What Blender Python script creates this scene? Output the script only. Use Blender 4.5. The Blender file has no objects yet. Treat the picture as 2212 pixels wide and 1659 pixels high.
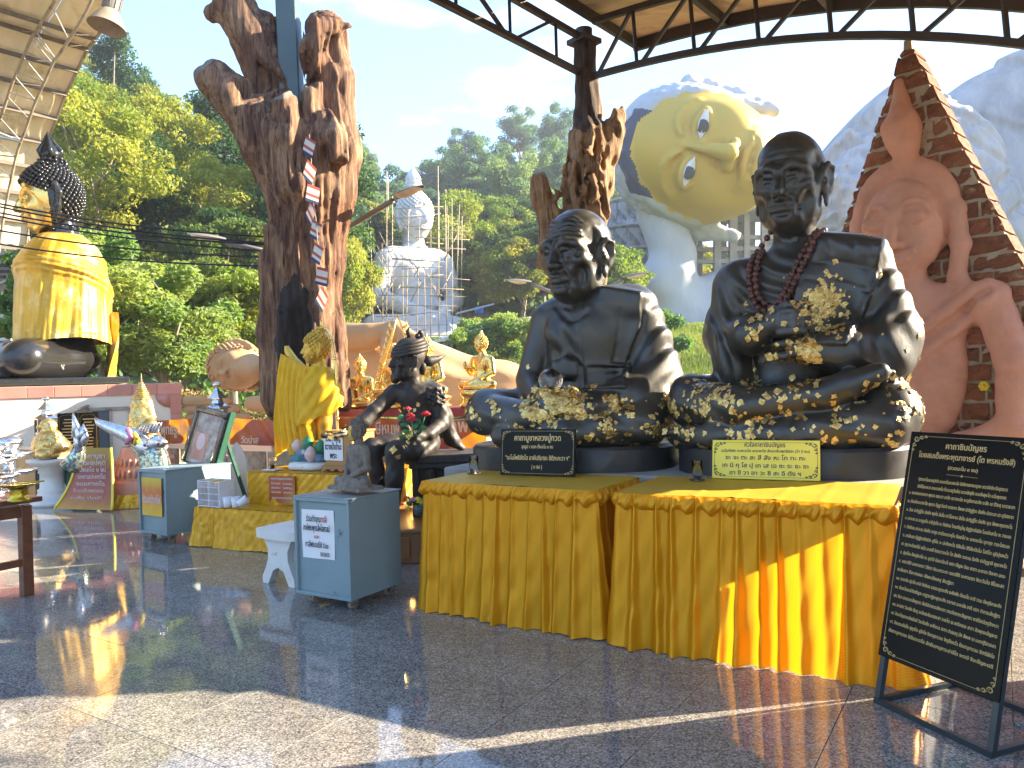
import bpy, bmesh, math, random
import numpy as np
from mathutils import Vector, Matrix, Euler

# ------------------------------------------------------------------ camera, sky, sun, exposure
scn = bpy.context.scene
COL = scn.collection
random.seed(7); RNG = np.random.default_rng(7)
pi = math.pi
rad = math.radians

CAMH = 1.4
FPX = 1650.0                      # focal length for a picture 2212 wide
cam_d = bpy.data.cameras.new('camera'); cam = bpy.data.objects.new('camera', cam_d); COL.objects.link(cam)
ROLL = .030                        # the picture was taken with the phone tipped a little
cam.location = (0, 0, CAMH); cam.rotation_euler = (Matrix.Rotation(rad(90), 3, 'X') @ Matrix.Rotation(-ROLL, 3, 'Z')).to_euler()
cam_d.sensor_width = 36; cam_d.lens = 36 * FPX / 2212
cam_d.clip_start = .05; cam_d.clip_end = 3000
scn.camera = cam

SUN_DIR = Vector((.904, .188, .375)).normalized()
sun_el = math.asin(SUN_DIR.z); sun_az = math.atan2(SUN_DIR.x, SUN_DIR.y)
sd = bpy.data.lights.new('sun', 'SUN'); sun = bpy.data.objects.new('sun', sd); COL.objects.link(sun)
sd.energy = 2.8; sd.angle = rad(.6); sd.color = (1, .84, .62)
sun.rotation_euler = SUN_DIR.to_track_quat('Z', 'Y').to_euler()

world = bpy.data.worlds.new('World'); scn.world = world; world.use_nodes = True
wn = world.node_tree.nodes; wl = world.node_tree.links
for n in list(wn): wn.remove(n)
w_out = wn.new('ShaderNodeOutputWorld'); w_bg = wn.new('ShaderNodeBackground')
w_sky = wn.new('ShaderNodeTexSky'); w_sky.sky_type = 'NISHITA'; w_sky.sun_disc = False
w_sky.sun_elevation = sun_el; w_sky.sun_rotation = sun_az
w_sky.air_density = .9; w_sky.dust_density = .1; w_sky.ozone_density = 2.0; w_sky.altitude = 50
w_bg.inputs['Strength'].default_value = .15
# thin fair-weather clouds, thicker towards the horizon, laid out by direction
w_tc = wn.new('ShaderNodeTexCoord'); w_map = wn.new('ShaderNodeMapping'); w_map.inputs['Scale'].default_value = (1.6, 1.6, 4.2)
w_map.inputs['Location'].default_value = (.35, .1, .55)
w_no = wn.new('ShaderNodeTexNoise'); w_no.inputs['Scale'].default_value = 2.2; w_no.inputs['Detail'].default_value = 8; w_no.inputs['Roughness'].default_value = .58
w_rp = wn.new('ShaderNodeValToRGB'); w_rp.color_ramp.elements[0].position = .55; w_rp.color_ramp.elements[1].position = .74
w_mx = wn.new('ShaderNodeMix'); w_mx.data_type = 'RGBA'; w_mx.inputs['B'].default_value = (1.5, 1.5, 1.52, 1)
w_ml = wn.new('ShaderNodeMath'); w_ml.operation = 'MULTIPLY'; w_ml.inputs[1].default_value = .62
wl.new(w_tc.outputs['Generated'], w_map.inputs['Vector']); wl.new(w_map.outputs[0], w_no.inputs['Vector'])
wl.new(w_no.outputs['Fac'], w_rp.inputs['Fac']); wl.new(w_rp.outputs['Color'], w_ml.inputs[0]); wl.new(w_ml.outputs[0], w_mx.inputs['Factor'])
w_hs = wn.new('ShaderNodeHueSaturation'); w_hs.inputs['Saturation'].default_value = 1.08; wl.new(w_sky.outputs[0], w_hs.inputs['Color']); w_bw = wn.new('ShaderNodeRGBToBW'); w_k = wn.new('ShaderNodeMath'); w_k.operation = 'MULTIPLY_ADD'; w_k.inputs[1].default_value = .85; w_k.inputs[2].default_value = 1
w_dv = wn.new('ShaderNodeVectorMath'); w_dv.operation = 'DIVIDE'      # the same soft shoulder for the whole sky, as a camera's sensor has
wl.new(w_hs.outputs[0], w_bw.inputs[0]); wl.new(w_bw.outputs[0], w_k.inputs[0]); wl.new(w_hs.outputs[0], w_dv.inputs[0]); wl.new(w_k.outputs[0], w_dv.inputs[1]); wl.new(w_dv.outputs[0], w_mx.inputs['A']); wl.new(w_mx.outputs['Result'], w_bg.inputs['Color']); wl.new(w_bg.outputs[0], w_out.inputs['Surface'])

vs = scn.view_settings
vs.view_transform = 'Standard'; vs.look = 'None'; vs.exposure = 3.45; vs.gamma = 1; vs.use_curve_mapping = False
scn.cycles.max_bounces = 8; scn.cycles.diffuse_bounces = 4; scn.cycles.glossy_bounces = 4; scn.cycles.transmission_bounces = 6
scn.cycles.transparent_max_bounces = 8; scn.cycles.caustics_reflective = False; scn.cycles.caustics_refractive = False
scn.cycles.sample_clamp_indirect = 6; scn.cycles.use_denoising = True

def level(x, y):                  # picture position (2212 wide) as offsets from the centre in a level frame
    dx, dy = x - 1106, y - 829.5; c, s_ = math.cos(ROLL), math.sin(ROLL)
    return dx * c - dy * s_, dx * s_ + dy * c
def P(x, y, d):                   # a point at picture position and a known distance
    u, v = level(x, y); return Vector((u * d / FPX, d, CAMH - v * d / FPX))
def floor_at(x, y, z=0.0):
    u, v = level(x, y); d = FPX * (CAMH - z) / v
    return Vector((u * d / FPX, d, z))
# ------------------------------------------------------------------ objects
def props(o, label=None, cat=None, group=None, kind=None):
    if label: o['label'] = label
    if cat: o['category'] = cat
    if group: o['group'] = group
    if kind: o['kind'] = kind
    return o
def thing(name, label, cat, loc=(0, 0, 0), rz=0, group=None, kind=None):
    o = bpy.data.objects.new(name, None); COL.objects.link(o)
    o.location = loc; o.rotation_euler = (0, 0, rz); o.empty_display_size = .1
    return props(o, label, cat, group, kind)
def obj(name, me, mats, parent=None, loc=None, rot=None, kind=None):
    if isinstance(me, MB): me = me.mesh(name)
    o = bpy.data.objects.new(name, me); COL.objects.link(o)
    if mats is not None and len(me.materials) == 0:
        for m in (mats if isinstance(mats, (list, tuple)) else [mats]): me.materials.append(m)
    if parent: o.parent = parent
    if loc is not None: o.location = loc
    if rot is not None: o.rotation_euler = rot
    if kind: o['kind'] = kind
    return o
def dup(root, loc=None, rz=None, label=None, group=None, scale=None):
    r = root.copy(); COL.objects.link(r)
    for k in list(root.keys()):
        pass
    if loc is not None: r.location = loc
    if rz is not None: r.rotation_euler = (0, 0, rz)
    if scale is not None: r.scale = (scale,) * 3 if not hasattr(scale, '__len__') else scale
    if label: r['label'] = label
    if group: r['group'] = group
    for ch in list(root.children):
        c = ch.copy(); COL.objects.link(c); c.parent = r
        for g in list(ch.children):
            e = g.copy(); COL.objects.link(e); e.parent = c
    return r

def mesh_np(name, V, faces, smooth=False, mi=None, sharp=None):
    """V (n,3), faces: (m,4) or (m,3) array, or list of arrays of different width"""
    me = bpy.data.meshes.new(name)
    fl = faces if isinstance(faces, list) else [faces]
    fl = [np.asarray(f, dtype=np.int32) for f in fl if len(f)]
    V = np.asarray(V, dtype=np.float32)
    me.vertices.add(len(V)); me.vertices.foreach_set('co', V.ravel())
    nl = sum(f.size for f in fl); nf = sum(len(f) for f in fl)
    me.loops.add(nl); me.polygons.add(nf)
    me.loops.foreach_set('vertex_index', np.concatenate([f.ravel() for f in fl]))
    tot = np.concatenate([np.full(len(f), f.shape[1], np.int32) for f in fl])
    st = np.concatenate([[0], np.cumsum(tot)[:-1]]).astype(np.int32)
    me.polygons.foreach_set('loop_start', st); me.polygons.foreach_set('loop_total', tot)
    if mi is not None: me.polygons.foreach_set('material_index', np.asarray(mi, np.int32))
    me.update(calc_edges=True); me.validate()
    me.polygons.foreach_set('use_smooth', np.full(len(me.polygons), bool(smooth)))
    if sharp: me.set_sharp_from_angle(angle=rad(sharp))
    return me

def rotm(e):
    return np.array(Euler(e).to_matrix())

class MB:
    """collects primitives into one mesh"""
    def __init__(s, smooth=None): s.v = []; s.f = []; s.n = 0; s.m = []; s.cur = 0; s.smooth = smooth
    def add(s, V, Fs):
        s.v.extend([tuple(map(float, p)) for p in V])
        for f in Fs: s.f.append([i + s.n for i in f]); s.m.append(s.cur)
        s.n += len(V); return s
    def box(s, c, size, rot=None, rz=0, bev=0):
        hx, hy, hz = size[0] / 2, size[1] / 2, size[2] / 2
        R = rotm(rot) if rot is not None else rotm((0, 0, rz))
        if bev:
            b = min(bev, hx * .9, hy * .9, hz * .9)
            V = []
            for sx in (-1, 1):
                for sy in (-1, 1):
                    for sz in (-1, 1):
                        V += [(sx * (hx - b), sy * (hy - b), sz * hz), (sx * (hx - b), sy * hy, sz * (hz - b)), (sx * hx, sy * (hy - b), sz * (hz - b))]
            def ix(sx, sy, sz, k): return ((sx > 0) * 4 + (sy > 0) * 2 + (sz > 0)) * 3 + k
            Fs = []
            for q in (-1, 1):
                Fs.append([ix(a, b_, q, 0) for a, b_ in ((-1, -1), (1, -1), (1, 1), (-1, 1))][::q])
                Fs.append([ix(a, q, b_, 1) for a, b_ in ((-1, -1), (-1, 1), (1, 1), (1, -1))][::q])
                Fs.append([ix(q, a, b_, 2) for a, b_ in ((-1, -1), (1, -1), (1, 1), (-1, 1))][::q])
            for a in (-1, 1):
                for b_ in (-1, 1):
                    Fs.append([ix(-1, a, b_, 0), ix(1, a, b_, 0), ix(1, a, b_, 1), ix(-1, a, b_, 1)])
                    Fs.append([ix(a, -1, b_, 0), ix(a, 1, b_, 0), ix(a, 1, b_, 2), ix(a, -1, b_, 2)])
                    Fs.append([ix(a, b_, -1, 1), ix(a, b_, 1, 1), ix(a, b_, 1, 2), ix(a, b_, -1, 2)])
                    for c_ in (-1, 1): Fs.append([ix(a, b_, c_, 0), ix(a, b_, c_, 1), ix(a, b_, c_, 2)])
        else:
            V = [(x, y, z) for x in (-hx, hx) for y in (-hy, hy) for z in (-hz, hz)]
            Fs = [[0, 1, 3, 2], [4, 6, 7, 5], [0, 4, 5, 1], [2, 3, 7, 6], [0, 2, 6, 4], [1, 5, 7, 3]]
        V = np.array(V) @ R.T + np.array(c)
        return s.add(V, Fs)
    def bar(s, a, b, w, h=None, up=(0, 0, 1)):
        a = Vector(a); b = Vector(b); h = h or w
        z = (b - a); L = z.length; z.normalize()
        u = Vector(up)
        if abs(z.dot(u)) > .98: u = Vector((1, 0, 0))
        x = z.cross(u).normalized(); y = x.cross(z)
        V = []
        for q in (a, b):
            for sx, sy in ((-1, -1), (1, -1), (1, 1), (-1, 1)): V.append(q + x * (sx * w / 2) + y * (sy * h / 2))
        return s.add(V, [[3, 2, 1, 0], [4, 5, 6, 7], [0, 1, 5, 4], [1, 2, 6, 5], [2, 3, 7, 6], [3, 0, 4, 7]])
    def tube(s, pts, r, n=8, cap=True, closed=False):
        pts = [Vector(p) for p in pts]; m = len(pts)
        rs = r if hasattr(r, '__len__') else [r] * m
        V = []; prev = None
        for i, p in enumerate(pts):
            if closed: t = pts[(i + 1) % m] - pts[i - 1]
            else: t = pts[min(i + 1, m - 1)] - pts[max(i - 1, 0)]
            if t.length < 1e-9: t = Vector((0, 0, 1))
            t.normalize()
            if prev is None:
                u = Vector((0, 0, 1)) if abs(t.z) < .9 else Vector((1, 0, 0))
                x = t.cross(u).normalized()
            else:
                x = prev - t * prev.dot(t)
                x = x.normalized() if x.length > 1e-6 else t.orthogonal().normalized()
            prev = x; y = t.cross(x)
            for k in range(n):
                a = 2 * pi * k / n
                V.append(p + x * (rs[i] * math.cos(a)) + y * (rs[i] * math.sin(a)))
        Fs = []
        for i in range(m if closed else m - 1):
            j = (i + 1) % m
            for k in range(n):
                l = (k + 1) % n
                Fs.append([i * n + k, i * n + l, j * n + l, j * n + k])
        if cap and not closed:
            Fs.append(list(range(n))[::-1]); Fs.append([(m - 1) * n + k for k in range(n)])
        return s.add(V, Fs)
    def lathe(s, prof, n=24, c=(0, 0, 0), lobes=None, cap=True, a0=0):
        V = []
        for r, z in prof:
            for k in range(n):
                a = 2 * pi * k / n + a0
                rr = r * (1 + (lobes[1] * math.cos(lobes[0] * a) if lobes else 0))
                V.append((c[0] + rr * math.cos(a), c[1] + rr * math.sin(a), c[2] + z))
        Fs = []
        for i in range(len(prof) - 1):
            for k in range(n):
                l = (k + 1) % n
                Fs.append([i * n + k, i * n + l, (i + 1) * n + l, (i + 1) * n + k])
        if cap:
            if prof[0][0] > 1e-5: Fs.append(list(range(n))[::-1])
            if prof[-1][0] > 1e-5: Fs.append([(len(prof) - 1) * n + k for k in range(n)])
        return s.add(V, Fs)
    def prism(s, poly, z0, z1, M=None):
        """2D poly (x,y) extruded along z; M: 4x4 matrix"""
        n = len(poly)
        V = [(x, y, z0) for x, y in poly] + [(x, y, z1) for x, y in poly]
        if M is not None: V = [M @ Vector(p) for p in V]
        return s.add(V, [list(range(n))[::-1], [n + i for i in range(n)]] + [[i, (i + 1) % n, n + (i + 1) % n, n + i] for i in range(n)])
    def grid(s, fn, nu, nv, closed_u=False):
        V = [fn(i / (nu if closed_u else nu - 1), j / (nv - 1)) for j in range(nv) for i in range(nu)]
        Fs = []
        for j in range(nv - 1):
            for i in range(nu if closed_u else nu - 1):
                k = (i + 1) % nu
                Fs.append([j * nu + i, j * nu + k, (j + 1) * nu + k, (j + 1) * nu + i])
        return s.add(V, Fs)
    def ball(s, c, r, n=10, m=7, rot=None):
        r = r if hasattr(r, '__len__') else (r, r, r)
        V = []; R = rotm(rot) if rot is not None else np.eye(3)
        for j in range(m + 1):
            t = pi * j / m
            for k in range(n):
                a = 2 * pi * k / n
                V.append((r[0] * math.sin(t) * math.cos(a), r[1] * math.sin(t) * math.sin(a), -r[2] * math.cos(t)))
        V = np.array(V) @ R.T + np.array(c)
        Fs = [[j * n + k, j * n + (k + 1) % n, (j + 1) * n + (k + 1) % n, (j + 1) * n + k] for j in range(m) for k in range(n)]
        return s.add(V, Fs)
    def quad(s, a, b, c, d): return s.add([a, b, c, d], [[0, 1, 2, 3]])
    def mesh(s, name, smooth=None, sharp=38):
        if s.smooth is True: sharp = max(sharp, 120)
        me = bpy.data.meshes.new(name)
        me.from_pydata(s.v, [], s.f)
        if any(s.m): me.polygons.foreach_set('material_index', s.m)
        sm = s.smooth if smooth is None else smooth
        me.update()
        if sm is None or sm:
            me.polygons.foreach_set('use_smooth', [True] * len(me.polygons))
            me.set_sharp_from_angle(angle=rad(sharp))
        return me
    def build(s, name, mats, parent=None, loc=None, rot=None, kind=None, sharp=38):
        return obj(name, s.mesh(name, sharp=sharp), mats, parent, loc, rot, kind)

# ------------------------------------------------------------------ sculpting: distance fields on a grid
class Sculpt:
    def __init__(s, lo, hi, h):
        s.lo = np.array(lo, float); s.h = h
        s.n = np.ceil((np.array(hi, float) - s.lo) / h).astype(int) + 1
        s.F = np.full(s.n, 1e3, np.float32)
        s.ax = [(s.lo[i] + h * np.arange(s.n[i])).astype(np.float32) for i in range(3)]
    def blk(s, lo, hi):
        a = np.clip(np.floor((np.array(lo) - s.lo) / s.h).astype(int), 0, s.n)
        b = np.clip(np.ceil((np.array(hi) - s.lo) / s.h).astype(int) + 1, 0, s.n)
        if np.any(b <= a): return None
        sl = tuple(slice(a[i], b[i]) for i in range(3))
        return sl, s.ax[0][sl[0]][:, None, None], s.ax[1][sl[1]][None, :, None], s.ax[2][sl[2]][None, None, :]
    def comb(s, sl, d, k, sub):
        A = s.F[sl]
        if sub:
            d = -d
            if k > 0:
                hh = np.maximum(k - np.abs(A - d), 0) / k
                s.F[sl] = np.maximum(A, d) + hh * hh * (k * .25)
            else: s.F[sl] = np.maximum(A, d)
        else:
            if k > 0:
                hh = np.maximum(k - np.abs(A - d), 0) / k
                s.F[sl] = np.minimum(A, d) - hh * hh * (k * .25)
            else: s.F[sl] = np.minimum(A, d)
    def ell(s, c, r, k=0., rot=None, sub=False):
        r = np.array(r if hasattr(r, '__len__') else (r, r, r), float); m = r.max() + k + 2 * s.h
        B = s.blk(np.array(c) - m, np.array(c) + m)
        if B is None: return s
        sl, X, Y, Z = B; X = X - c[0]; Y = Y - c[1]; Z = Z - c[2]
        if rot is not None:
            R = rotm(rot).astype(np.float32)
            X, Y, Z = R[0, 0] * X + R[1, 0] * Y + R[2, 0] * Z, R[0, 1] * X + R[1, 1] * Y + R[2, 1] * Z, R[0, 2] * X + R[1, 2] * Y + R[2, 2] * Z
        k0 = np.sqrt((X / r[0]) ** 2 + (Y / r[1]) ** 2 + (Z / r[2]) ** 2)
        k1 = np.sqrt((X / r[0] ** 2) ** 2 + (Y / r[1] ** 2) ** 2 + (Z / r[2] ** 2) ** 2) + 1e-9
        s.comb(sl, k0 * (k0 - 1) / k1, k, sub); return s
    def cap(s, a, b, ra, rb=None, k=0., sub=False, sy=1.):
        rb = ra if rb is None else rb
        a = np.array(a, np.float32); b = np.array(b, np.float32); m = max(ra, rb) * max(1, 1 / sy) + k + 2 * s.h
        B = s.blk(np.minimum(a, b) - m, np.maximum(a, b) + m)
        if B is None: return s
        sl, X, Y, Z = B; ab = b - a; L2 = float(ab @ ab) + 1e-12
        px = X - a[0]; py = Y - a[1]; pz = Z - a[2]
        t = np.clip((px * ab[0] + py * ab[1] + pz * ab[2]) / L2, 0, 1)
        d = np.sqrt((px - t * ab[0]) ** 2 + ((py - t * ab[1]) * sy) ** 2 + (pz - t * ab[2]) ** 2) - (ra + (rb - ra) * t)
        s.comb(sl, d, k, sub); return s
    def chain(s, pts, r, k=0., sub=False, sy=1.):
        rs = r if hasattr(r, '__len__') else [r] * len(pts)
        for i in range(len(pts) - 1): s.cap(pts[i], pts[i + 1], rs[i], rs[i + 1], k, sub, sy)
        return s
    def box(s, c, half, rd=0., k=0., rot=None, sub=False):
        half = np.array(half, float); m = np.linalg.norm(half) + k + 2 * s.h
        B = s.blk(np.array(c) - (m if rot is not None else half + k + 2 * s.h), np.array(c) + (m if rot is not None else half + k + 2 * s.h))
        if B is None: return s
        sl, X, Y, Z = B; X = X - c[0]; Y = Y - c[1]; Z = Z - c[2]
        if rot is not None:
            R = rotm(rot).astype(np.float32)
            X, Y, Z = R[0, 0] * X + R[1, 0] * Y + R[2, 0] * Z, R[0, 1] * X + R[1, 1] * Y + R[2, 1] * Z, R[0, 2] * X + R[1, 2] * Y + R[2, 2] * Z
        qx = np.abs(X) - half[0] + rd; qy = np.abs(Y) - half[1] + rd; qz = np.abs(Z) - half[2] + rd
        d = np.sqrt(np.maximum(qx, 0) ** 2 + np.maximum(qy, 0) ** 2 + np.maximum(qz, 0) ** 2) + np.minimum(np.maximum(qx, np.maximum(qy, qz)), 0) - rd
        s.comb(sl, d, k, sub); return s
    def disp(s, fn, lo=None, hi=None):
        """F += fn(X,Y,Z): positive shrinks"""
        B = s.blk(s.lo if lo is None else lo, s.lo + s.n * s.h if hi is None else hi)
        sl, X, Y, Z = B; s.F[sl] += fn(X, Y, Z).astype(np.float32); return s
    def at(s, p):
        i = np.clip(np.round((np.asarray(p) - s.lo) / s.h).astype(int), 0, s.n - 1)
        return s.F[i[..., 0], i[..., 1], i[..., 2]]
    def cast(s, p, d, L=None):
        """first surface point from p along d"""
        p = np.array(p, float); d = np.array(d, float); d /= np.linalg.norm(d)
        L = L or float(np.linalg.norm(s.n * s.h))
        t = np.arange(0, L, s.h * .4); q = p + t[:, None] * d
        v = s.at(q); ins = np.all((q >= s.lo) & (q <= s.lo + s.n * s.h), axis=1)
        v = np.where(ins, v, 1e3); i = np.argmax(v < 0)
        if v[i] >= 0: return None
        return q[i] + d * float(np.clip(v[i], -s.h, s.h)) 
    def front(s, x, z, y0=None):
        return s.cast((x, s.lo[1] if y0 is None else y0, z), (0, 1, 0))
    def line(s, pts, r, k=.0, sub=False, off=0., d=(0, 1, 0), n=None, y0=None):
        """polyline in the front view (x,z) projected on the surface and carved or raised; spline-smoothed"""
        pts = spline(pts, n or max(6, 4 * len(pts)))
        out = []; rs = r if hasattr(r, '__len__') else [r] * 2
        for i, q in enumerate(pts):
            f = s.front(q[0], q[1], y0)
            if f is not None: out.append((f + np.array((0, off, 0)), np.interp(i / (len(pts) - 1), np.linspace(0, 1, len(rs)), rs)))
        for (a, ra), (b, rb) in zip(out[:-1], out[1:]):
            if abs(a[1] - b[1]) < 12 * s.h: s.cap(a, b, ra, rb, k, sub)
        return s
    def mesh(s, name, smooth=True, extra=None, mi=None, relax=1):
        V, Q = s.arrays(relax)
        m = mi(V[Q].mean(axis=1)) if mi is not None else None
        return mesh_np(name, V, Q, smooth, mi=m)
    def arrays(s, relax=1):
        F = s.F; S = F < 0
        c = np.zeros(s.n - 1, np.int8)
        for i in (0, 1):
            for j in (0, 1):
                for k in (0, 1): c += S[i:s.n[0] - 1 + i, j:s.n[1] - 1 + j, k:s.n[2] - 1 + k]
        act = (c > 0) & (c < 8); idx = np.argwhere(act)
        ids = np.full(act.shape, -1, np.int32); ids[act] = np.arange(len(idx))
        acc = np.zeros((len(idx), 3)); cnt = np.zeros(len(idx))
        I, J, K = idx.T
        cor = [(0, 0, 0), (1, 0, 0), (0, 1, 0), (1, 1, 0), (0, 0, 1), (1, 0, 1), (0, 1, 1), (1, 1, 1)]
        val = [F[I + a, J + b, K + c_] for a, b, c_ in cor]
        for a in range(8):
            for b in range(a + 1, 8):
                dlt = np.array(cor[b]) - np.array(cor[a])
                if np.abs(dlt).sum() != 1: continue
                m = (val[a] < 0) != (val[b] < 0)
                if not m.any(): continue
                t = np.where(m, val[a] / np.where(m, val[a] - val[b], 1), 0)
                p = np.array(cor[a])[None] + t[:, None] * dlt[None]
                acc += p * m[:, None]; cnt += m
        V = s.lo + (idx + acc / cnt[:, None]) * s.h
        quads = []
        # x edges
        for axis in range(3):
            A = [slice(None)] * 3; Bs = [slice(None)] * 3
            A[axis] = slice(0, -1); Bs[axis] = slice(1, None)
            e = S[tuple(A)] != S[tuple(Bs)]
            o1, o2 = [(1, 2), (2, 0), (0, 1)][axis]
            E = np.argwhere(e)
            ok = (E[:, o1] > 0) & (E[:, o2] > 0) & (E[:, o1] < s.n[o1] - 1) & (E[:, o2] < s.n[o2] - 1)
            E = E[ok]
            if not len(E): continue
            def cid(d1, d2):
                q = E.copy(); q[:, o1] -= d1; q[:, o2] -= d2
                return ids[q[:, 0], q[:, 1], q[:, 2]]
            q = np.stack([cid(1, 1), cid(0, 1), cid(0, 0), cid(1, 0)], 1)
            inside = S[E[:, 0], E[:, 1], E[:, 2]]
            q[~inside] = q[~inside][:, ::-1]
            quads.append(q)
        Q = np.concatenate(quads); Q = Q[(Q >= 0).all(axis=1)]
        for _ in range(relax):
            ac = np.zeros_like(V); ct = np.zeros(len(V))
            for a, b in ((0, 1), (1, 2), (2, 3), (3, 0)):
                np.add.at(ac, Q[:, a], V[Q[:, b]]); np.add.at(ac, Q[:, b], V[Q[:, a]])
                np.add.at(ct, Q[:, a], 1); np.add.at(ct, Q[:, b], 1)
            V = V * .5 + .5 * ac / np.maximum(ct, 1)[:, None]
        return V, Q

def spline(pts, n):
    P_ = np.array(pts, float); m = len(P_)
    if m < 3: 
        t = np.linspace(0, 1, n)[:, None]; return P_[0] * (1 - t) + P_[-1] * t
    Q = np.vstack([2 * P_[0] - P_[1], P_, 2 * P_[-1] - P_[-2]])
    out = []
    for u in np.linspace(0, m - 1 - 1e-6, n):
        i = int(u); f = u - i; p0, p1, p2, p3 = Q[i:i + 4]
        out.append(.5 * (2 * p1 + (p2 - p0) * f + (2 * p0 - 5 * p1 + 4 * p2 - p3) * f * f + (3 * p1 - p0 - 3 * p2 + p3) * f ** 3))
    return np.array(out)

def scatter_on(V, Q, sel, n, rng=RNG):
    """random points on quads chosen by weights sel; returns positions and normals"""
    a, b, c, d = (V[Q[:, i]] for i in range(4))
    N = np.cross(c - a, d - b); A = np.linalg.norm(N, axis=1) + 1e-12; N = N / A[:, None]
    w = A * sel; w = w / w.sum()
    i = rng.choice(len(Q), n, p=w); u = rng.random((n, 1)); v = rng.random((n, 1))
    p = (a[i] * (1 - u) + b[i] * u) * (1 - v) + (d[i] * (1 - u) + c[i] * u) * v
    return p, N[i]
# ------------------------------------------------------------------ materials
class NT:
    def __init__(s, name):
        s.m = bpy.data.materials.new(name); s.m.use_nodes = True
        s.t = s.m.node_tree; s.N = s.t.nodes; s.L = s.t.links
        for n in list(s.N): s.N.remove(n)
        s.out = s.N.new('ShaderNodeOutputMaterial'); s.b = s.N.new('ShaderNodeBsdfPrincipled')
        s.L.new(s.b.outputs[0], s.out.inputs['Surface'])
        s.tc = s.N.new('ShaderNodeTexCoord')
    def n(s, typ, **kw):
        n = s.N.new('ShaderNode' + typ)
        for k, v in kw.items():
            if k in n.inputs.keys(): n.inputs[k].default_value = v
            else: setattr(n, k, v)
        return n
    def l(s, a, b): s.L.new(a, b)
    def co(s, which='Object', scale=None, rot=None, loc=None):
        o = s.tc.outputs[which]
        if scale or rot or loc:
            m = s.n('Mapping')
            if scale: m.inputs['Scale'].default_value = scale if hasattr(scale, '__len__') else (scale,) * 3
            if rot: m.inputs['Rotation'].default_value = rot
            if loc: m.inputs['Location'].default_value = loc
            s.l(o, m.inputs['Vector']); o = m.outputs[0]
        return o
    def noise(s, sc, det=5, ro=.55, co=None, dist=0.):
        n = s.n('TexNoise'); n.inputs['Scale'].default_value = sc; n.inputs['Detail'].default_value = det
        n.inputs['Roughness'].default_value = ro; n.inputs['Distortion'].default_value = dist
        s.l(co if co is not None else s.tc.outputs['Object'], n.inputs['Vector']); return n.outputs['Fac']
    def vor(s, sc, co=None, feature='F1', out='Distance'):
        n = s.n('TexVoronoi'); n.feature = feature; n.inputs['Scale'].default_value = sc
        s.l(co if co is not None else s.tc.outputs['Object'], n.inputs['Vector']); return n.outputs[out]
    def ramp(s, fac, stops):
        r = s.n('ValToRGB'); e = r.color_ramp.elements
        while len(e) < len(stops): e.new(.5)
        for i, (p, c) in enumerate(stops):
            e[i].position = p; e[i].color = (c, c, c, 1) if not hasattr(c, '__len__') else (*c, 1)
        s.l(fac, r.inputs['Fac']); return r.outputs['Color']
    def mix(s, fac, a, b, typ='MIX'):
        m = s.n('Mix'); m.data_type = 'RGBA'; m.blend_type = typ
        for k, v in (('Factor', fac), ('A', a), ('B', b)):
            if hasattr(v, 'node'): s.l(v, m.inputs[k])
            else: m.inputs[k].default_value = v if k == 'Factor' else (*v, 1)
        return m.outputs['Result']
    def math(s, op, a, b=0.):
        m = s.n('Math'); m.operation = op
        for i, v in enumerate((a, b)):
            if hasattr(v, 'node'): s.l(v, m.inputs[i])
            else: m.inputs[i].default_value = v
        return m.outputs[0]
    def bump(s, h, strength=.3, dist=.01, base=None):
        b = s.n('Bump'); b.inputs['Strength'].default_value = strength; b.inputs['Distance'].default_value = dist
        s.l(h, b.inputs['Height'])
        if base is not None: s.l(base, b.inputs['Normal'])
        return b.outputs[0]
    def set(s, **kw):
        nm = dict(col='Base Color', rough='Roughness', metal='Metallic', nor='Normal', spec='Specular IOR Level', coat='Coat Weight', coatr='Coat Roughness', trans='Transmission Weight', alpha='Alpha', ior='IOR', sheen='Sheen Weight', emit='Emission Color', emits='Emission Strength')
        for k, v in kw.items():
            i = s.b.inputs[nm[k]]
            if hasattr(v, 'node'): s.l(v, i)
            else: i.default_value = (*v, 1) if hasattr(v, '__len__') and len(v) == 3 else v
        return s

M = {}
def mat(name, col, col2=None, rough=.5, metal=0., vs=6., bs=40., bump=0., bd=.01, spec=.5, coat=0., lo=.35, hi=.65, dirt=None, ds=2.5, dlo=.55, dhi=.75, rv=.12, stretch=None, det=6, which='Object', rand=0.):
    """general weathered surface: two tones by noise, optional dirt colour in its own blotches, roughness variation, fine relief"""
    t = NT(name)
    col2 = col2 or tuple(c * .78 for c in col)
    co = t.co(which, stretch) if stretch else t.tc.outputs[which]
    f = t.ramp(t.noise(vs, det, .6, co), [(lo, 0), (hi, 1)])
    c = t.mix(f, col, col2)
    if rand:
        oi = t.n('ObjectInfo'); h = t.n('HueSaturation')
        v = t.math('MULTIPLY_ADD', oi.outputs['Random'], rand); v.node.inputs[2].default_value = 1 - rand / 2
        t.l(v, h.inputs['Value']); t.l(c, h.inputs['Color']); c = h.outputs[0]
    r = t.noise(vs * 1.7, 4, .6, co)
    rr = t.ramp(r, [(.3, max(0, rough - rv)), (.7, min(1, rough + rv))])
    if dirt:
        df = t.ramp(t.noise(ds, 8, .65, co), [(dlo, 0), (dhi, 1)])
        c = t.mix(df, c, dirt)
        rr = t.mix(df, rr, (min(1, rough + .3),) * 3)
    t.set(col=c, rough=rr, metal=metal, spec=spec, coat=coat)
    if bump: t.set(nor=t.bump(t.noise(bs, 6, .6, co), bump, bd))
    M[name] = t.m
    return t.m

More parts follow.
